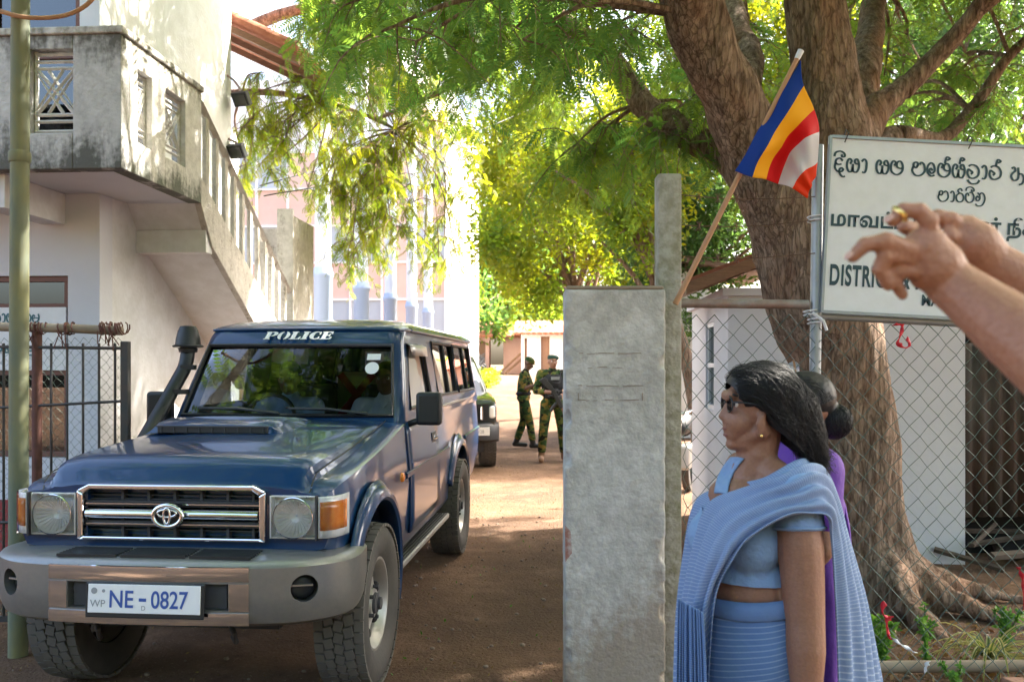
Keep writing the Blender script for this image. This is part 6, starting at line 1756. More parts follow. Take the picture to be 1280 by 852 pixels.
for y, x in ((.70, .88), (.92, 1.0)): bp += pchain([V(x, y, .92), V(x - .01, y, .50), V(x + .01, y, .10)], [.10, .062, .045]) + [('c', V(x, y, .05), .042, V(x - .14, y + .08, .03), .032)]
F = lambda px, py, Y: P(px, py, Y)
h1 = [('c', F(1186, 352, 1.0), .0275, F(1170, 332, .998), .031), ('c', F(1170, 332, .998), .031, F(1156, 312, .996), .0265), ('c', F(1160, 306, .992), .0215, F(1140, 316, .992), .0165), ('c', F(1166, 336, .996), .024, F(1146, 334, .996), .0165), ('c', F(1175, 350, 1.0), .022, F(1152, 347, 1.0), .0135)]
def finger(pts, r0, r1):
    rs_ = list(np.linspace(r0, r1, len(pts)))
    out = pchain(pts, rs_)
    for p, r in list(zip(pts, rs_))[1:-1]: out.append(('e', Vector(p), (r * 1.09,) * 3))
    return out
h1 += finger([F(1160, 298, .988), F(1161, 276, .982), F(1149, 264, .982), F(1130, 263, .986), F(1116, 275, .990)], .0108, .0082)
h1 += finger([F(1136, 312, .982), F(1107, 301, .974), F(1081, 306, .976), F(1066, 321, .980)], .0112, .0074)
h1 += finger([F(1136, 322, .985), F(1106, 320, .978), F(1099, 336, .982), F(1110, 356, .988)], .0098, .0074)
h1 += finger([F(1146, 340, .990), F(1122, 338, .988), F(1118, 352, .992), F(1128, 368, .996)], .0090, .0068)
h1 += finger([F(1172, 325, 1.03), F(1156, 300, 1.055), F(1142, 288, 1.060), F(1130, 283, 1.050)], .0135, .0088)
h2 = [('c', F(1238, 328, 1.1), .028, F(1218, 306, 1.098), .031), ('c', F(1218, 306, 1.098), .030, F(1206, 292, 1.10), .024), ('c', F(1222, 312, 1.1), .029, F(1204, 308, 1.10), .023)]
h2 += finger([F(1206, 288, 1.095), F(1188, 275, 1.088), F(1172, 271, 1.09), F(1158, 276, 1.095)], .0115, .0085)
h2 += finger([F(1203, 298, 1.093), F(1186, 296, 1.083), F(1178, 308, 1.088), F(1186, 320, 1.098)], .0112, .0085)
h2 += finger([F(1204, 310, 1.098), F(1190, 314, 1.090), F(1186, 326, 1.096), F(1194, 334, 1.104)], .0105, .0082)
h2 += finger([F(1208, 320, 1.104), F(1197, 326, 1.098), F(1196, 336, 1.104), F(1202, 342, 1.110)], .0095, .0075)
h2 += finger([F(1216, 296, 1.115), F(1198, 280, 1.135), F(1180, 276, 1.14), F(1168, 281, 1.13)], .0135, .0092)
prims_mb(bp + h1 + h2).organic('body', M['skin_lite'], ma, voxel=.003, smooth=4, world=True, factor=.4)
def nail(tip, prev, out, r):
    d = (Vector(tip) - Vector(prev)).normalized(); o = (Vector(out) - d * Vector(out).dot(d)).normalized()
    c = Vector(tip) + o * r * .80 + d * r * .25; t = d.cross(o)
    mb = MB(); rot = Matrix((t, d, o)).transposed()
    mb.ell(c, (r * .62, r * .80, r * .22), rot); return mb.build('nail', M['nail'], ma, smooth=180, world=True)
nail(F(1066, 321, .980), F(1081, 306, .976), (-.6, -.5, .5), .0078); nail(F(1116, 275, .990), F(1130, 263, .986), (-.7, -.5, .3), .0085)
nail(F(1158, 276, 1.095), F(1172, 271, 1.09), (-.2, -.6, .7), .0088)
rg_c = lerp(F(1130, 263, .986), F(1116, 275, .990), .35); rg_d = (F(1116, 275, .990) - F(1130, 263, .986)).normalized()
mb = MB(); mb.lathe([(.0105, -.0025), (.0118, 0), (.0105, .0025), (.0098, 0), (.0105, -.0025)], rg_c, rg_d, 24, cap=False); mb.build('ring', M['gold'], ma, smooth=60, world=True)
tee = prims_mb(inflate(bp[len(hp) + 1:len(hp) + 5], .012) + [('c', a1[0], .072, lerp(a1[0], a1[1], .5), .066), ('c', a2[0], .072, lerp(a2[0], a2[1], .5), .066)]).organic('shirt', M['shirt_white'], ma, voxel=.01, smooth=4, world=True)
cut(tee, V(0, 0, 1.47) - ma.location, (0, 0, 1))
tr_ = []
for y, x in ((.70, .88), (.92, 1.0)): tr_ += pchain([V(x, y, .92), V(x - .01, y, .50), V(x + .01, y, .10)], [.118, .082, .07])
prims_mb(tr_ + [('e', V(.94, .81, .96), (.155, .165, .13))]).organic('trousers', M['trouser'], ma, voxel=.012, smooth=4, world=True)
mb = MB(); mb.ell(q(0, .022, .05), (.083, .098, .085)); h = mb.build('hair', M['hair'], ma, smooth=180, world=True); cut(h, q(0, -.05, .05) - ma.location, Matrix.Rotation(R(-52), 3, 'Z') @ V(0, -.85, -.3))
for s in (-1, 1):
    mb = MB(); mb.ell(q(s * .032, -.070, .010), .0125, nu=12, nv=8); mb.build('eye', M['eye'], ma, smooth=180, world=True)
# ------------------------------------------------------------------ trees
def frond_template(pairs=9, length=.20, pinna=.075, width=.020):
    """A feathery leaf along +x: pairs of pointed leaflets on a drooping stalk."""
    vs, fs = [], []
    for k in range(pairs):
        t = (k + .6) / pairs
        x = length * t; z = -.25 * length * t * t
        L_ = pinna * (0.55 + .45 * math.sin(math.pi * (.15 + .8 * t)))
        for s in (-1, 1):
            d = Vector((.42, s, -.22)).normalized()
            b = len(vs)
            base = Vector((x, 0, z)); side = Vector((1, -s * .42, 0)).normalized() * width * .5
            vs += [base, base + d * L_ * .45 + side, base + d * L_, base + d * L_ * .55 - side]
            fs.append((b, b + 1, b + 2, b + 3))
    b = len(vs); vs += [Vector((0, -.0015, 0)), Vector((length, -.001, -.25 * length)), Vector((length, .001, -.25 * length)), Vector((0, .0015, 0))]; fs.append((b, b + 1, b + 2, b + 3))
    return np.array(vs), np.array(fs)
def leaf_template(n=5, spread=.11, size=.085, seed=1):
    """A loose tuft of pointed leaves."""
    r = np.random.default_rng(seed); vs, fs = [], []
    for k in range(n):
        d = Vector(r.normal(size=3)); d.z = d.z * .6 - .2; d.normalize(); o = Vector(r.normal(size=3)) * spread * .5
        sd = d.orthogonal().normalized(); sd = Matrix.Rotation(r.uniform(0, 6.28), 3, d) @ sd
        b = len(vs); vs += [o, o + d * size * .5 + sd * size * .22, o + d * size, o + d * size * .5 - sd * size * .22]; fs.append((b, b + 1, b + 2, b + 3))
    return np.array(vs), np.array(fs)

def foliage(name, m, parent, places, tmpl, origin=(0, 0, 0)):
    """places: (position, direction, scale, tone) rows -> one crown mesh of many small leaves."""
    tv, tf = tmpl; n = len(places); k = len(tv)
    pos = np.array([p[0] for p in places], float) - np.array(origin, float)
    d = np.array([p[1] for p in places], float); d /= np.linalg.norm(d, axis=1)[:, None] + 1e-9
    sc = np.array([p[2] for p in places], float); tone = np.array([p[3] for p in places], float)
    up = np.tile(np.array([0, 0, 1.0]), (n, 1)) + rng.normal(size=(n, 3)) * .45
    sd = np.cross(up, d); sd /= np.linalg.norm(sd, axis=1)[:, None] + 1e-9
    up = np.cross(d, sd)
    vs = pos[:, None, :] + sc[:, None, None] * (tv[None, :, 0:1] * d[:, None, :] + tv[None, :, 1:2] * sd[:, None, :] + tv[None, :, 2:3] * up[:, None, :])
    vs = vs.reshape(-1, 3); fs = (tf[None] + (np.arange(n) * k)[:, None, None]).reshape(-1, 4)
    me = bpy.data.meshes.new(name)
    me.vertices.add(len(vs)); me.vertices.foreach_set('co', vs.ravel())
    me.loops.add(len(fs) * 4); me.loops.foreach_set('vertex_index', fs.ravel().astype(np.int32))
    me.polygons.add(len(fs)); me.polygons.foreach_set('loop_start', np.arange(0, len(fs) * 4, 4, dtype=np.int32)); me.polygons.foreach_set('loop_total', np.full(len(fs), 4, dtype=np.int32))
    me.update(calc_edges=True)
    at = me.attributes.new('tone', 'FLOAT', 'FACE')
    tt = np.repeat(tone, len(tf)) + rng.normal(size=len(fs)) * .12
    at.data.foreach_set('value', np.clip(tt, 0, 1).astype(np.float32))
    me.materials.append(m)
    o = bpy.data.objects.new(name, me); COL.objects.link(o)
    if parent is not None: o.parent = parent
    return o

def bark_mat():
    m = bpy.data.materials.new('tree_bark'); m.use_nodes = True
    N, L = nodes(m); b = N['Principled BSDF']; tc = N.new('ShaderNodeTexCoord')
    mp = N.new('ShaderNodeMapping'); mp.inputs['Scale'].default_value = (1, 1, .22); L.new(tc.outputs['Object'], mp.inputs[0])
    n1 = N.new('ShaderNodeTexNoise'); n1.inputs['Scale'].default_value = 24; n1.inputs['Detail'].default_value = 8; n1.inputs['Roughness'].default_value = .65; L.new(mp.outputs[0], n1.inputs['Vector'])
    n2 = N.new('ShaderNodeTexNoise'); n2.inputs['Scale'].default_value = 2.6; n2.inputs['Detail'].default_value = 5; L.new(tc.outputs['Object'], n2.inputs['Vector'])
    vo = N.new('ShaderNodeTexVoronoi'); vo.feature = 'DISTANCE_TO_EDGE'; vo.inputs['Scale'].default_value = 34
    m2 = N.new('ShaderNodeMapping'); m2.inputs['Scale'].default_value = (1, 1, .16); L.new(tc.outputs['Object'], m2.inputs[0])
    ds = N.new('ShaderNodeMix'); ds.data_type = 'VECTOR'; ds.inputs[0].default_value = .06; L.new(m2.outputs[0], ds.inputs[4]); L.new(n1.outputs['Color'], ds.inputs[5]); L.new(ds.outputs[1], vo.inputs['Vector'])
    cr_ = N.new('ShaderNodeValToRGB'); e = cr_.color_ramp.elements; e[0].position = .36; e[0].color = (.13, .085, .06, 1); e[1].position = .66; e[1].color = (.37, .275, .21, 1)
    L.new(n1.outputs['Fac'], cr_.inputs[0])
    mx = N.new('ShaderNodeMix'); mx.data_type = 'RGBA'; rp = N.new('ShaderNodeMapRange'); rp.inputs['From Min'].default_value = .5; rp.inputs['From Max'].default_value = .72; rp.inputs['To Max'].default_value = .75; L.new(n2.outputs['Fac'], rp.inputs['Value']); L.new(rp.outputs[0], mx.inputs[0])
    L.new(cr_.outputs[0], mx.inputs[6]); mx.inputs[7].default_value = (.30, .17, .11, 1)
    cd = N.new('ShaderNodeMapRange'); cd.inputs['From Max'].default_value = .10; cd.inputs['To Min'].default_value = .62; L.new(vo.outputs['Distance'], cd.inputs['Value'])
    mm = N.new('ShaderNodeMix'); mm.data_type = 'RGBA'; mm.blend_type = 'MULTIPLY'; mm.inputs[0].default_value = 1; L.new(mx.outputs[2], mm.inputs[6]); L.new(cd.outputs[0], mm.inputs[7])
    L.new(mm.outputs[2], b.inputs['Base Color']); b.inputs['Roughness'].default_value = .95; b.inputs['Specular IOR Level'].default_value = .15
    ad = N.new('ShaderNodeMath'); ad.operation = 'MULTIPLY_ADD'; L.new(cd.outputs[0], ad.inputs[0]); ad.inputs[1].default_value = .8; L.new(n1.outputs['Fac'], ad.inputs[2])
    bp = N.new('ShaderNodeBump'); bp.inputs['Strength'].default_value = .8; bp.inputs['Distance'].default_value = .03; L.new(ad.outputs[0], bp.inputs['Height']); L.new(bp.outputs[0], b.inputs['Normal'])
    return m
M['bark'] = bark_mat()

def nearest(limbs, c):
    best = None
    for lb in limbs:
        for p, r in lb:
            d = (p - c).length + max(0, p.z - c.z + .2) * .4
            if best is None or d < best[0]: best = (d, p, r)
    return best[1], best[2]

def grow(limbs, centres, seed, twigs=(5, 8), tlen=(.45, .9), fronds=7, fscale=(.8, 1.3), droop=.6, tone=(.2, .7)):
    """Branches from the limbs to every cluster centre; twigs with leaves round each centre."""
    rs = random.Random(seed); wood = MB(); places = []
    for c in centres:
        p, r = nearest(limbs, c)
        d = c - p; ln = d.length
        mid = p + d * .55 + Vector((rs.uniform(-.15, .15), rs.uniform(-.15, .15), .12)) * ln
        bpts = cr([p, mid, c], 5); wood.tube(bpts, list(np.linspace(min(r * .5, .012 + .010 * ln), .007, 11)), 5, cap=False)
        for k in range(rs.randint(*twigs)):
            v = Vector((rs.gauss(0, 1), rs.gauss(0, 1), rs.gauss(0, .5))).normalized()
            L_ = rs.uniform(*tlen); q = bpts[max(-1 - int(rs.expovariate(.45)), -6)].copy(); pts = [q.copy()]; dv = v.copy()
            for j in range(5):
                dv = (dv + Vector((rs.uniform(-.2, .2), rs.uniform(-.2, .2), -droop * .42))).normalized(); q = q + dv * L_ / 5; pts.append(q.copy())
            wood.tube(pts, list(np.linspace(.006, .0022, 6)), 4, cap=False)
            tn = rs.uniform(*tone)
            for j in range(fronds):
                t = (j + .5) / fronds * 5; i = min(int(t), 4); pp = lerp(pts[i], pts[i + 1], t - i); ax = (pts[i + 1] - pts[i]).normalized()
                sd = Vector((rs.gauss(0, 1), rs.gauss(0, 1), rs.gauss(-.25, .5))); sd = (sd - ax * sd.dot(ax)).normalized()
                places.append((pp, ax * .45 + sd + Vector((0, 0, -droop * .5)), rs.uniform(*fscale), min(max(tn + rs.uniform(-.2, .2), 0), 1)))
    return wood, places

# ---- the big tree behind the fence
tree = empty('rain_tree', (2.40, 5.85, 0), 0, 'huge old tree with furrowed brown trunk forking behind the white sign', 'tree')
tY = 5.85
T = lambda px, py, Y=tY: P(px, py, Y)
trunk_l = [(V(2.42, tY, -.15), .44), (T(1086, 725), .36), (T(1074, 640), .315), (T(1062, 540), .305), (T(1046, 450), .315), (T(1022, 370), .325), (T(1004, 300), .34)]
bole_l = [(T(1004, 300), .30), (T(978, 265, 5.75), .25), (T(944, 200, 5.65), .215), (T(908, 110, 5.5), .195), (T(872, 20, 5.35), .185), (T(820, -110, 5.1), .165), (T(720, -300, 4.7), .13), (T(560, -480, 4.3), .09)]
bole_r = [(T(1008, 300), .30), (T(1046, 235, 5.9), .29), (T(1036, 150, 5.95), .245), (T(1024, 70, 6.0), .215), (T(1012, -20, 6.05), .20), (T(1000, -150, 6.1), .17), (T(1030, -320, 6.3), .13), (T(1100, -480, 6.6), .08)]
limb_a = [(T(1066, 200, 5.95), .15), (T(1092, 145, 6.1), .095), (T(1130, 110, 6.2), .075), (T(1172, 62, 6.2), .068), (T(1216, 5, 6.1), .06), (T(1300, -120, 5.9), .05), (T(1450, -260, 5.5), .03)]
limb_b = [(T(1075, 215, 6.0), .12), (T(1120, 170, 6.4), .07), (T(1170, 178, 6.8), .055), (T(1215, 140, 7.0), .048), (T(1262, 70, 7.0), .04), (T(1330, 20, 6.9), .03)]
limb_c = [(T(985, 285, 5.9), .16), (T(905, 195, 6.5), .125), (T(862, 172, 6.8), .11), (T(800, 130, 7.1), .10), (T(745, 60, 7.4), .09), (T(690, 20, 7.6), .075), (T(600, -40, 7.8), .06), (T(480, -60, 8.0), .045), (T(360, -40, 8.3), .03)]
limb_d = [(T(745, 60, 7.4), .08), (T(720, 45, 8.0), .06), (T(640, 70, 9.0), .05), (T(560, 110, 9.6), .035), (T(470, 150, 9.8), .02)]
limb_e = [(T(930, 160, 5.6), .12), (T(935, 60, 6.6), .10), (T(905, -20, 7.6), .085), (T(880, -90, 8.6), .07), (T(860, -120, 10), .05)]
limb_f = [(T(1044, 220, 6.0), .16), (T(1080, 70, 6.9), .12), (T(1100, -20, 7.8), .09), (T(1120, -70, 9), .06), (T(1150, -100, 10.5), .04)]
limb_g = [(T(860, -20, 5.3), .12), (V(.3, 4.2, 4.9), .10), (V(-.9, 3.4, 5.5), .08), (V(-2.2, 2.6, 5.9), .05), (V(-3.2, 2.0, 6.1), .03)]
limb_h = [(T(1010, -60, 6.0), .12), (V(2.6, 4.3, 5.5), .10), (V(3.3, 2.6, 6.3), .08), (V(3.8, 1.0, 6.7), .05)]
limb_i = [(T(1216, 5, 6.1), .06), (V(4.6, 5.2, 5.2), .08), (V(6.3, 4.8, 6.0), .07), (V(8.2, 4.6, 6.6), .04)]
limb_j = [(T(1120, -70, 9), .07), (V(5.6, 8.4, 6.6), .06), (V(7.2, 8.0, 7.0), .05), (V(9, 7.6, 7.2), .03)]
limbs = [trunk_l, bole_l, bole_r, limb_a, limb_b, limb_c, limb_d, limb_e, limb_f, limb_g, limb_h, limb_i, limb_j]
def limb_mb(lb, sub=5, n=16):
    pts = cr([p for p, r in lb], sub); rr_ = [v.x for v in cr([(r, 0, 0) for p, r in lb], sub)]
    return pts, rr_
tb = MB()
fat = MB()
for lb in (trunk_l, bole_l[:6], bole_r[:6], limb_a[:3], limb_b[:2], limb_c[:4], limb_e[:2], limb_f[:2]):
    pts, rr_ = limb_mb(lb, 6)
    fat.tube(pts, rr_, 20)
    fat.ell(pts[0], rr_[0]); fat.ell(pts[-1], rr_[-1])
for a, ln, r0 in ((-2.5, .9, .18), (-1.5, .7, .17), (-.75, .8, .13), (-.1, 1.0, .11), (.6, .9, .14), (2.4, .8, .18)):
    c, s = math.cos(a), math.sin(a)
    fat.tube(cr([(2.40 + .16 * c, tY + .16 * s, .34), (2.41 + .40 * c, tY + .40 * s, .13), (2.44 + .75 * c * ln, tY + .75 * s * ln, .05), (2.44 + 1.25 * c * ln, tY + 1.25 * s * ln, -.06)], 5), list(np.linspace(r0, .05, 16)), 10)
fat.ell(T(1040, 262, 5.85), (.33, .28, .25)); fat.ell(T(1084, 215, 5.9), (.13, .12, .16)); fat.ell(T(968, 288, 5.75), (.10, .12, .10)); fat.ell(T(1030, 395, 5.62), (.13, .12, .2))
tk = fat.organic('trunk', M['bark'], tree, voxel=.028, smooth=6, world=True)
co = np.empty(len(tk.data.vertices) * 3); tk.data.vertices.foreach_get('co', co); co = co.reshape(-1, 3)
no = np.array([v.normal for v in tk.data.vertices])
disp = np.array([noise.noise(Vector((c[0] * 7, c[1] * 7, c[2] * 1.3))) * .030 + noise.noise(Vector((c[0] * 17, c[1] * 17, c[2] * 3.5 + 5))) * .014 + noise.noise(Vector((c[0] * 1.6, c[1] * 1.6, c[2] * 1.2))) * .05 for c in co])
amp = np.clip((co[:, 2] - 0.0) * .0 + 1, 0, 1)
co = co + no * (disp * amp)[:, None]
tk.data.vertices.foreach_set('co', co.ravel()); tk.data.update()
lw = MB()
for lb in (bole_l[5:], bole_r[5:], limb_a[2:], limb_b[1:], limb_c[3:], limb_d, limb_e[1:], limb_f[1:], limb_g, limb_h, limb_i, limb_j):
    pts, rr_ = limb_mb(lb, 6)
    pts = [p + Vector((noise.noise(p * 1.7), noise.noise(p * 1.7 + Vector((9, 0, 0))), noise.noise(p * 1.7 + Vector((0, 9, 0))))) * .06 for p in pts]
    lw.tube(pts, rr_, 12)
lw.build('limb', M['bark'], tree, smooth=180, world=True)

rs = random.Random(21)
def box_pts(n, px, py, Y, seed):
    r = random.Random(seed); return [P(r.uniform(*px), r.uniform(*py), r.uniform(*Y)) for _ in range(n)]
FR = frond_template()
groups = []
# fringe of the crown over the gateway
ctr = box_pts(26, (395, 700), (-90, 60), (6.6, 9.2), 1) + box_pts(15, (560, 900), (-90, 120), (6.6, 9.5), 2) + box_pts(5, (720, 880), (120, 190), (6.6, 8.2), 3)
groups.append((ctr, dict(twigs=(6, 9), tlen=(.5, 1.0), fronds=9, fscale=(.6, 1.05), droop=.75, tone=(.1, .8)), 31))
# near sprays hanging low
ctr = box_pts(9, (420, 780), (-40, 60), (4.6, 6.0), 5)
groups.append((ctr, dict(twigs=(4, 6), tlen=(.35, .7), fronds=6, fscale=(.7, 1.05), droop=.7, tone=(0, .4)), 32))
# right side of the crown
ctr = box_pts(46, (880, 1330), (-120, 130), (6.8, 10.5), 6) + box_pts(12, (1090, 1330), (90, 165), (7.5, 10), 7)
groups.append((ctr, dict(twigs=(5, 7), tlen=(.4, .8), fronds=7, fscale=(.55, .9), droop=.5, tone=(0, .7)), 33))
# the crown overhead and to the sides
ctr = []
r_ = random.Random(8)
while len(ctr) < 185:
    p = V(r_.uniform(-4.4, 11.5), r_.uniform(-3.5, 10.5), r_.uniform(5.2, 8.6))
    e = ((p.x - 3.2) / 8.3) ** 2 + ((p.y - 3.8) / 7.2) ** 2
    if e > 1: continue
    if p.y > 1.0 and 640 + FPX * p.x / p.y > -150 and 640 + FPX * p.x / p.y < 1430 and HOR - (p.z - EYE) / p.y * FPX > -160: continue
    ctr.append(p)
ctr += [V(r_.uniform(-4.2, 1.0), r_.uniform(-1.5, 3.6), r_.uniform(5.3, 7.2)) for _ in range(46)]  # from here on, out-of-view clusters added for shade, dapples and reflections
ctr += [V(r_.uniform(-2.6, 1.5), r_.uniform(8.6, 11.5), r_.uniform(7.2, 9.0)) for _ in range(13)]
ctr += [V(r_.uniform(3.6, 5.6), r_.uniform(4.3, 6.0), r_.uniform(5.4, 7.0)) for _ in range(16)]
nb0 = len(ctr)
while len(ctr) < nb0 + 34:
    p = V(r_.uniform(3.6, 6.2), r_.uniform(5.5, 12.5), r_.uniform(6.4, 8.4))
    if HOR - (p.z - EYE) / p.y * FPX > -120: continue
    ctr.append(p)
while len(ctr) < 326:
    p = V(r_.uniform(3.5, 10.5), r_.uniform(2.0, 11), r_.uniform(5.2, 8.2))
    if 640 + FPX * p.x / p.y < 1420 and HOR - (p.z - EYE) / p.y * FPX > -130: continue
    ctr.append(p)
groups.append((ctr, dict(twigs=(6, 9), tlen=(.7, 1.3), fronds=7, fscale=(1.7, 2.4), droop=.4, tone=(.1, .8)), 34))
wood = MB(); places = []
for ctr, kw, sd in groups:
    w_, p_ = grow(limbs, ctr, sd, **kw); b0 = len(wood.v); wood.v += w_.v; wood.f += [tuple(i + b0 for i in f) for f in w_.f]; wood.mi += w_.mi; wood.uv += w_.uv; places += p_
wood.build('branch', M['bark'], tree, world=True)
foliage('crown', M['leaf'], tree, places, FR, tree.location)

# ---- sunlit weeping tree in the yard beyond the gate, its strands hanging in front of the court
wt = empty('weeping_tree', (-6.9, 13.2, 0), 0, 'sunlit weeping tree behind the house hanging strands before the court building', 'tree')
wl_ = [[(V(-6.9, 13.2, -.1), .24), (V(-6.7, 13.1, 2.2), .19), (V(-6.0, 12.9, 4.2), .15), (V(-4.6, 12.4, 5.7), .11), (V(-3.2, 11.8, 6.3), .08), (V(-1.7, 11.3, 6.2), .05), (V(-.6, 11.0, 5.6), .025)],
       [(V(-6.0, 12.9, 4.2), .1), (V(-4.8, 12.0, 5.0), .07), (V(-3.6, 11.6, 5.2), .05), (V(-2.4, 11.4, 5.0), .03), (V(-1.5, 11.2, 4.6), .018)]]
tm = MB()
for lb in wl_:
    pts, rr_ = limb_mb(lb, 6); tm.tube(pts, rr_, 10)
tm.build('trunk', M['bark'], wt, smooth=180, world=True)
ctr = box_pts(16, (300, 385), (80, 235), (10.3, 11.5), 11) + box_pts(44, (400, 595), (60, 260), (10.2, 12.2), 12) + box_pts(18, (420, 580), (250, 345), (10.2, 11.6), 13) + box_pts(14, (375, 520), (0, 120), (10.4, 12), 14)
w_, p_ = grow(wl_, ctr, 41, twigs=(7, 10), tlen=(.3, .65), fronds=10, fscale=(.34, .62), droop=.95, tone=(0, .9))
w_.build('branch', M['bark'], wt, world=True)
foliage('crown', M['leaf_warm'], wt, p_, FR, wt.location)

# ---- trees beyond the gate and behind the sign
LT = leaf_template(7, .30, .16)
def bushy(name, label, base, h, crown, n, m, seed, tone=(.1, .9), lsc=(.8, 1.6), trunk_r=.18, group=None, tmpl=None, shell=.35):
    """crown: list of (centre, radii) ellipsoids filled with leaf tufts."""
    t = empty(name, base, 0, label, 'tree', group)
    r = random.Random(seed); B = Vector(base); mb = MB()
    top = Vector(crown[0][0])
    mb.tube(cr([B + V(0, 0, -.1), lerp(B, top, .4) + V(r.uniform(-.2, .2), 0, 0), top], 6), list(np.linspace(trunk_r, trunk_r * .35, 13)), 10)
    for c, rad in crown:
        for k in range(5):
            e = Vector(c) + V(r.uniform(-1, 1) * rad[0], r.uniform(-1, 1) * rad[1], r.uniform(-.6, .8) * rad[2]) * .8
            st_ = lerp(B, top, r.uniform(.45, .95)); mb.tube(cr([st_, lerp(st_, e, .5) + V(0, 0, .2), e], 4), list(np.linspace(trunk_r * .4, .015, 9)), 6)
    mb.build('trunk', M['bark'], t, smooth=180, world=True)
    pl_ = []; vol = [a[1][0] * a[1][1] * a[1][2] for a in crown]; tot = sum(vol)
    for (c, rad), v in zip(crown, vol):
        cl = [(Vector((r.gauss(0, 1), r.gauss(0, 1), r.gauss(0, 1))).normalized() * (shell + (1 - shell) * r.random() ** .6), r.uniform(*tone)) for _ in range(max(12, int(60 * v / tot)))]
        for _ in range(int(n * v / tot)):
            u, tn = r.choice(cl)
            o = u + Vector((r.gauss(0, 1), r.gauss(0, 1), r.gauss(0, 1))) * .15
            pl_.append((Vector(c) + V(o.x * rad[0], o.y * rad[1], o.z * rad[2]), Vector((r.gauss(0, 1), r.gauss(0, 1), r.gauss(-.4, .6))), r.uniform(*lsc), min(max(tn + r.uniform(-.12, .12), 0), 1)))
    foliage('crown', m, t, pl_, tmpl or LT, B)
    return t
def Q(px, py, Y, rx_, ry_, rz_):
    """crown ellipsoid seen round a pixel at depth Y; radii in metres"""
    return (P(px, py, Y), (rx_, ry_, rz_))
bushy('yellow_green_tree', 'bright yellow green tree over the yard directly above the soldiers', (3.0, 24, .3), 6, [Q(690, 300, 22, 1.7, 2.0, 1.7), Q(760, 250, 22, 1.6, 2, 2.2), Q(650, 210, 23, 1.3, 2, 2.2), Q(655, 360, 23, 1.1, 1.2, 1.0), Q(700, 120, 22, 2.2, 2, 2.0)], 4200, M['leaf_warm'], 51, lsc=(.7, 1.3))
bushy('yellow_green_tree', 'golden green tree with low hanging crown just left of the concrete post', (3.3, 15, 0), 5, [Q(790, 260, 15, .8, 1.0, 1.2), Q(730, 200, 15.5, 1.1, 1.0, 1.2), Q(820, 170, 15, 1.0, 1.0, 1.1)], 2000, M['leaf_warm'], 52, lsc=(.5, .9))
bushy('dark_tree', 'shaded green tree far behind the yard beside the white building', (.1, 62, 1), 8, [Q(640, 330, 60, 4.0, 3, 5.0), Q(612, 385, 49, 1.8, 1.2, 1.7), Q(690, 390, 60, 3.4, 3, 2.2)], 4200, M['leaf'], 53, lsc=(1.6, 3.0))
bushy('dark_tree', 'dark dense tree behind the hut and the forked trunk', (4.2, 20, .1), 6, [Q(850, 290, 19, 1.5, 1.5, 2.2), Q(900, 230, 19, 1.8, 1.5, 2.2), Q(830, 340, 19.5, 1.2, 1.5, .9)], 3600, M['leaf_dark'], 54, lsc=(.7, 1.2))
bushy('green_tree', 'leafy green tree filling the gap between the two forks of the big trunk', (5.2, 16, 0), 7, [Q(960, 90, 16, 1.9, 1.6, 2.4), Q(930, 10, 16, 2.0, 1.6, 1.8)], 3200, M['leaf_warm'], 55, lsc=(.55, 1.0))
bushy('green_tree', 'tall green tree beyond the sign at the right edge', (9.5, 17, 0), 8, [Q(1130, 90, 17, 2.4, 2, 2.6), Q(1240, 120, 17, 2.2, 2, 2.2), Q(1200, -20, 17, 2.6, 2, 2.0)], 4200, M['leaf_dark'], 56, lsc=(.6, 1.1))
bushy('far_tree', 'broad far tree crown rising behind the pink houses', (8, 70, 1), 9, [Q(720, 330, 70, 6, 4, 6), Q(800, 300, 72, 6, 4, 7), Q(660, 250, 75, 5, 4, 6)], 4200, M['leaf_warm'], 57, lsc=(2.0, 3.4), tone=(.3, 1))

# street trees on the other side of the road, behind the viewer; the glass and paint mirror them
for k, (x, y, h) in enumerate(((-9, -11, 7), (-4.2, -13, 8), (1.0, -12, 7.5), (6.5, -12, 8), (12, -9, 8))):
    bushy('street_tree', 'leafy tree lining the far side of the street opposite the gate', (x, y, 0), h, [((x, y, h * .62), (3.2, 2.4, 2.9)), ((x + 1.2, y + .6, h * .42), (2.4, 2, 1.9))], 2600, M['leaf'], 70 + k, lsc=(1.4, 2.4), group='trees across the street')
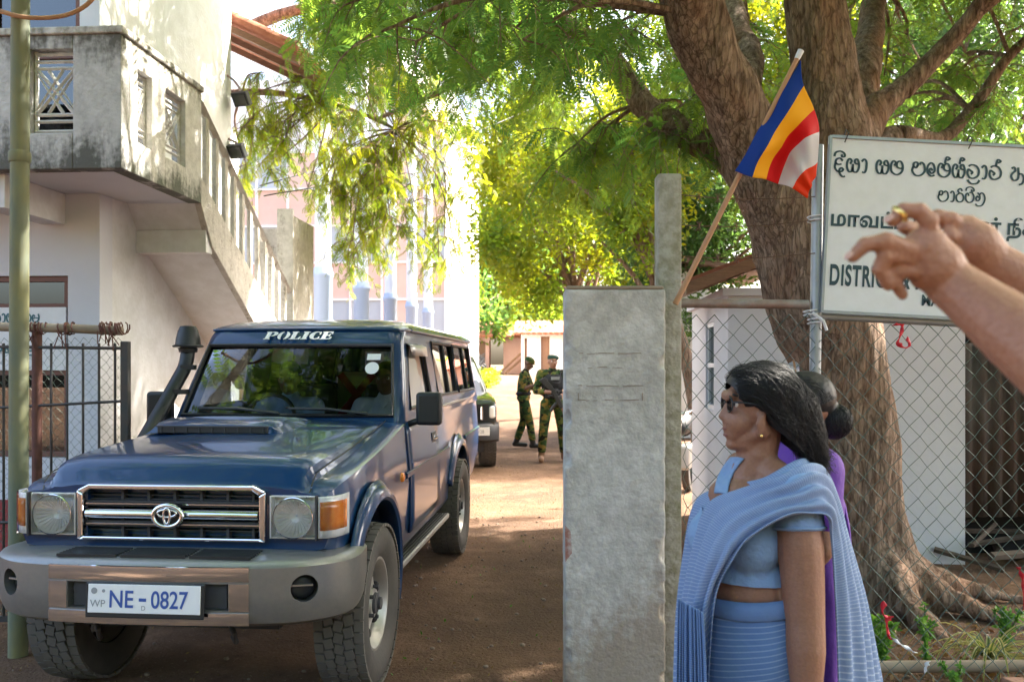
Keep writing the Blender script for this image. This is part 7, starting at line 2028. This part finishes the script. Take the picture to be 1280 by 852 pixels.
# ------------------------------------------------------------------ flag on the fence
fl = empty('flag', (.876, 4.14, 1.88), 0, 'striped blue yellow red white and orange flag on a slanted wooden stick', 'flag')
b0 = P(850, 368, 4.13) - fl.location; b1 = P(999, 68, 4.13) - fl.location
MB().tube([b0 - (b1 - b0) * .04, b1], [.014, .011], 10).build('stick', M['wood_pale'], fl, smooth=60)
MB().tube([b1 - (b1 - b0) * .02, b1 + (b1 - b0) * .015], [.013, .016], 10).build('tip', M['white_ribbon'], fl, smooth=60)
def flag_mat(cols):
    m = bpy.data.materials.new('flag_cloth'); m.use_nodes = True; N, L = nodes(m); b = N['Principled BSDF']
    tc = N.new('ShaderNodeTexCoord'); sp_ = N.new('ShaderNodeSeparateXYZ'); L.new(tc.outputs['UV'], sp_.inputs[0])
    rp = N.new('ShaderNodeValToRGB'); rp.color_ramp.interpolation = 'CONSTANT'
    e = rp.color_ramp.elements
    while len(e) < len(cols): e.new(.5)
    for k, (c, p) in enumerate(cols): e[k].position = p; e[k].color = (*c, 1)
    L.new(sp_.outputs['X'], rp.inputs[0]); L.new(rp.outputs[0], b.inputs['Base Color']); b.inputs['Roughness'].default_value = .6
    b.inputs['Specular IOR Level'].default_value = .25
    tl = N.new('ShaderNodeBsdfTranslucent'); L.new(rp.outputs[0], tl.inputs['Color']); ms = N.new('ShaderNodeMixShader'); ms.inputs[0].default_value = .35
    L.new(b.outputs[0], ms.inputs[1]); L.new(tl.outputs[0], ms.inputs[2]); L.new(ms.outputs[0], N['Material Output'].inputs[0])
    return m
BUD = flag_mat([((.012, .055, .34), 0), ((.95, .50, .01), .22), ((.75, .012, .015), .42), ((.74, .70, .73), .62), ((.85, .06, .01), .82)])
BUD.node_tree.links.new([n for n in BUD.node_tree.nodes if n.type == 'SEPXYZ'][0].outputs['Y'], [n for n in BUD.node_tree.nodes if n.type == 'VALTORGB'][0].inputs[0])
def FQ(px, py, dy=0): return P(px, py, 4.13 + dy) - fl.location
# the blue edge is laced to the stick; the cloth swings down from it in folds
rows = [
 [FQ(919, 214), FQ(939, 179, -.004), FQ(960, 144), FQ(980, 110), FQ(1001, 75)],
 [FQ(938, 221, -.04), FQ(951, 192, -.06), FQ(968, 163, -.05), FQ(987, 132, -.03), FQ(1004, 104, -.01)],
 [FQ(955, 224, .0), FQ(967, 194, .01), FQ(982, 172, -.01), FQ(1001, 150, -.02), FQ(1017, 134, .01)],
 [FQ(971, 230, .05), FQ(980, 202, .06), FQ(992, 182, .03), FQ(1008, 168, -.02), FQ(1025, 161, .03)],
 [FQ(988, 234, .01), FQ(995, 222, .0), FQ(1003, 212, -.02), FQ(1013, 206, -.01), FQ(1023, 200, .04)],
 [FQ(1009, 248, .05), FQ(1011, 241, .04), FQ(1014, 233, .02), FQ(1017, 225, .03), FQ(1020, 217, .05)]]
sheet(rows, 10, 8, amp=.005, freq=2.6, seed=1).build('cloth', BUD, fl, smooth=180, solid=.002)
f2 = empty('flag', tuple(P(992, 500, 4.31)), 0, 'small white and orange flag tied to the signpost above the hair bun', 'flag')
MB().tube([(.075, -.030, -.36), (.0, 0, .20)], .006, 8).build('stick', M['wood_pale'], f2)
def F2(px, py, dy): return P(px, py, 4.31 + dy) - f2.location
BU2 = flag_mat([((.55, .58, .68), 0), ((.62, .65, .75), .2), ((.85, .12, .02), .38), ((.88, .18, .02), .6), ((.85, .55, .03), .78)])
rows = [[F2(980, 458, 0), F2(980, 470, .01), F2(982, 480, 0), F2(984, 486, .01)], [F2(992, 451, .02), F2(992, 466, -.01), F2(992, 478, .02), F2(991, 487, 0)], [F2(999, 456, 0), F2(999, 466, .01), F2(998, 478, 0), F2(996, 486, .01)]]
sheet(rows, 5, 5).build('cloth', BU2, f2, smooth=180, solid=.002)

# ------------------------------------------------------------------ ribbons on the fence
def ribbon(name, label, pts, w, m, seed=0, tails=True):
    mb = MB(); r = random.Random(seed); pts = cr(pts, 5)
    rows = []
    for i, p in enumerate(pts):
        a = i * .55 + seed; d = V(math.cos(a) * w, -.012 * math.sin(a * 1.7), math.sin(a) * w * .6)
        rows.append([p - d, p + V(0, -.006, 0), p + d])
    mb.loft(rows, closed=False, cap=False)
    o = mb.build(name, m, None, smooth=180, solid=.002); tag(o, label, 'ribbon', 'ribbons tied to the fence'); return o
R_ = lambda px, py: P(px, py, 4.205)
ribbon('ribbon', 'red ribbon knotted on the fence just under the white sign', [R_(1118, 405), R_(1128, 406), R_(1126, 418), R_(1123, 428), R_(1130, 434), R_(1137, 430), R_(1133, 422)], .012, M['red_ribbon'], 1)
ribbon('ribbon', 'red ribbon bow tied low on the fence beside the sari', [R_(1106, 752), R_(1103, 764), R_(1110, 772), R_(1114, 770), R_(1109, 776), R_(1110, 790), R_(1113, 798)], .011, M['red_ribbon'], 2)
ribbon('ribbon', 'pale ribbon tail hanging from the low red bow', [R_(1111, 793), R_(1120, 800), R_(1132, 808), R_(1144, 815)], .012, M['white_ribbon'], 1.2)
ribbon('ribbon', 'dark red ribbon hanging at the right edge of the fence', [R_(1273, 708), R_(1278, 720), R_(1279, 740), R_(1281, 765)], .008, M['red_ribbon'], .6)
ribbon('ribbon', 'short white ribbon scrap curled on the bottom rail', [R_(1161, 826), R_(1158, 832), R_(1156, 840)], .008, M['white_ribbon'], 1.0)

# ------------------------------------------------------------------ plants at the fence foot
def blade_plant(loc, label, n, L_, seed):
    t = empty('spider_plant', loc, 0, label, 'plant'); r = random.Random(seed); vs, fs, tn = [], [], []
    for k in range(n):
        a = r.uniform(0, 6.28); ln = L_ * r.uniform(.6, 1.1); w = r.uniform(.008, .013); lift = r.uniform(.5, 1.6)
        pts = [V(math.cos(a) * ln * s, math.sin(a) * ln * s * .8, ln * (lift * s - (lift + .35) * s * s * .8) + .02) for s in np.linspace(0.02, 1, 9)]
        sd = V(-math.sin(a), math.cos(a), .15)
        for j, p in enumerate(pts):
            ww = w * (1 - (j / 8) ** 2.2) + .0008
            b = len(vs); vs += [p - sd * ww, p - sd * ww * .4 + V(0, 0, -.004), p + sd * ww * .4 + V(0, 0, -.004), p + sd * ww]
            if j:
                for c in range(3): fs.append((b - 4 + c, b - 3 + c, b + 1 + c, b + c)); tn.append(.95 if c != 1 else .1)
    me = bpy.data.meshes.new('foliage'); me.from_pydata(vs, [], fs); at = me.attributes.new('tone', 'FLOAT', 'FACE'); at.data.foreach_set('value', np.array(tn, np.float32)); me.materials.append(M['spider'])
    o = bpy.data.objects.new('foliage', me); COL.objects.link(o); o.parent = t
    return t
blade_plant((2.47, 4.50, .02), 'spider plant with long striped arching leaves at the fence foot', 46, .42, 3)
def herb(loc, label, h, spread, n, seed, sc=1.0):
    t = empty('herb', loc, 0, label, 'plant', 'small plants along the fence foot'); r = random.Random(seed); mb = MB(); pl_ = []
    for k in range(4):
        e = V(r.uniform(-1, 1) * spread, r.uniform(-1, 1) * spread, h * r.uniform(.7, 1)); pts = cr([(0, 0, 0), (e.x * .3, e.y * .3, h * .5), e], 4); mb.tube(pts, .003, 5)
        for p in pts[2:]:
            for _ in range(n): pl_.append((p, Vector((r.gauss(0, 1), r.gauss(0, 1), r.gauss(.1, .5))), r.uniform(.5, 1.0) * sc, r.random()))
    mb.build('stem', M['herb'], t); foliage('leaves', M['herb'], t, pl_, leaf_template(3, .02, .05, seed), (0, 0, 0))
    return t
herb((1.865, 4.42, 0), 'leafy bright green plant under the low red ribbon bow', .30, .09, 6, 1, 1.1)
herb((2.10, 4.40, 0), 'thin upright green seedling between the ribbon and the spider plant', .36, .05, 3, 2, .8)
herb((1.96, 4.62, 0), 'tiny pale seedling on bare soil behind the bottom rail', .18, .05, 2, 3, .6)
herb((2.12, 4.15, 0), 'small low weed in front of the bottom rail', .14, .08, 3, 4, .7)
herb((2.62, 4.62, 0), 'dark green weed behind the spider plant', .28, .10, 4, 5, 1.0)

# bricks, litter, kerb stones
for k, (x, y, a, lab) in enumerate(((2.40, 4.12, .4, 'broken brick lying in front of the bottom rail at the right'), (1.70, 4.13, 1.1, 'small broken brick near the sari hem by the bottom rail'), (.80, 4.05, .2, 'brick fragment at the foot of the mossy post'))):
    b = MB().box((0, 0, .035), (.15, .10, .075)).build('brick', mat('old_brick', (0.30, 0.15, 0.10), .95, var=[(20, (.2, .13, .1), .7, .2)], bump=(30, .6)), None, bevel=.012)
    b.location = (x, y, 0); b.rotation_euler = (.1, .15, a); tag(b, lab, 'brick', 'broken bricks along the fence')
def litter(name, label, n, xr, yr, seed, s=(.4, 1.1), m='litter'):
    r = random.Random(seed); pl_ = []
    for _ in range(n):
        x, y = r.uniform(*xr), r.uniform(*yr)
        pl_.append((V(x, y, gz(x, y) + .012 + .018 * noise.noise(Vector((x * .7, y * .7, 3.3)))), Vector((r.gauss(0, 1), r.gauss(0, 1), r.gauss(0, .15))), r.uniform(*s), r.random()))
    o = foliage(name, M[m], None, pl_, leaf_template(1, 0, .05, 2)); tag(o, label, 'leaf litter', kind='stuff'); return o
litter('leaf_litter', 'dry leaves and scraps scattered along the fence foot', 900, (.9, 3.2), (3.9, 5.3), 1, (.4, 1.2))
litter('fallen_leaves', 'tiny dry leaves sprinkled over the earth of the gateway', 3600, (-4, 1.2), (2.2, 14), 2, (.15, .45))
litter('green_leaf_scraps', 'few green leaf scraps lying on the gateway earth', 60, (-1, .6), (3.6, 8), 3, (.2, .7), 'herb')
peb = MB(); r = random.Random(12)
for _ in range(700):
    x, y = r.uniform(-3, 3.2), r.uniform(2.5, 9); s = r.uniform(.004, .017)
    peb.ell((x, y, gz(x, y) + .003), (s, s * r.uniform(.6, 1), s * .6), nu=6, nv=4)
tag(peb.build('pebbles', mat('pale_pebble', (.30, .23, .18), .9, var=[(3, (.16, .11, .09), .8, .3)]), smooth=180), 'small pebbles lying on the gateway earth', 'pebbles', kind='stuff')
# yellow flowers by the white building
herb_y = random.Random(6); pl_ = []
for _ in range(260): 
    c = P(611 + herb_y.gauss(0, 6), 486 + herb_y.gauss(0, 2), 31 + herb_y.uniform(-1.5, 1.5)); pl_.append((V(c.x, c.y, gz(c.x, c.y) + herb_y.uniform(0, .5)), Vector((herb_y.gauss(0, 1), herb_y.gauss(0, 1), herb_y.gauss(.3, .5))), herb_y.uniform(.6, 1.2), herb_y.random()))
t = empty('flower_bed', (0, 0, 0), 0, 'low yellowish flowering plants by the white building corner', 'plant'); foliage('leaves', M['leaf_warm'], t, pl_, leaf_template(4, .1, .12, 4))

# overhead service wires
for k, (pts, lab) in enumerate((([P(330, 245, 9.9), P(480, 210, 13), P(700, 120, 18), P(860, 40, 22)], 'thin black service wire sagging from the house corner to the trees'), ([P(325, 232, 9.9), P(420, 208, 14), P(520, 190, 22), P(566, 184, 30)], 'second black service wire running towards the court building'))):
    tag(MB().tube(cr(pts, 8), .008, 5).build('service_wire', M['black']), lab, 'wire', 'overhead service wires')
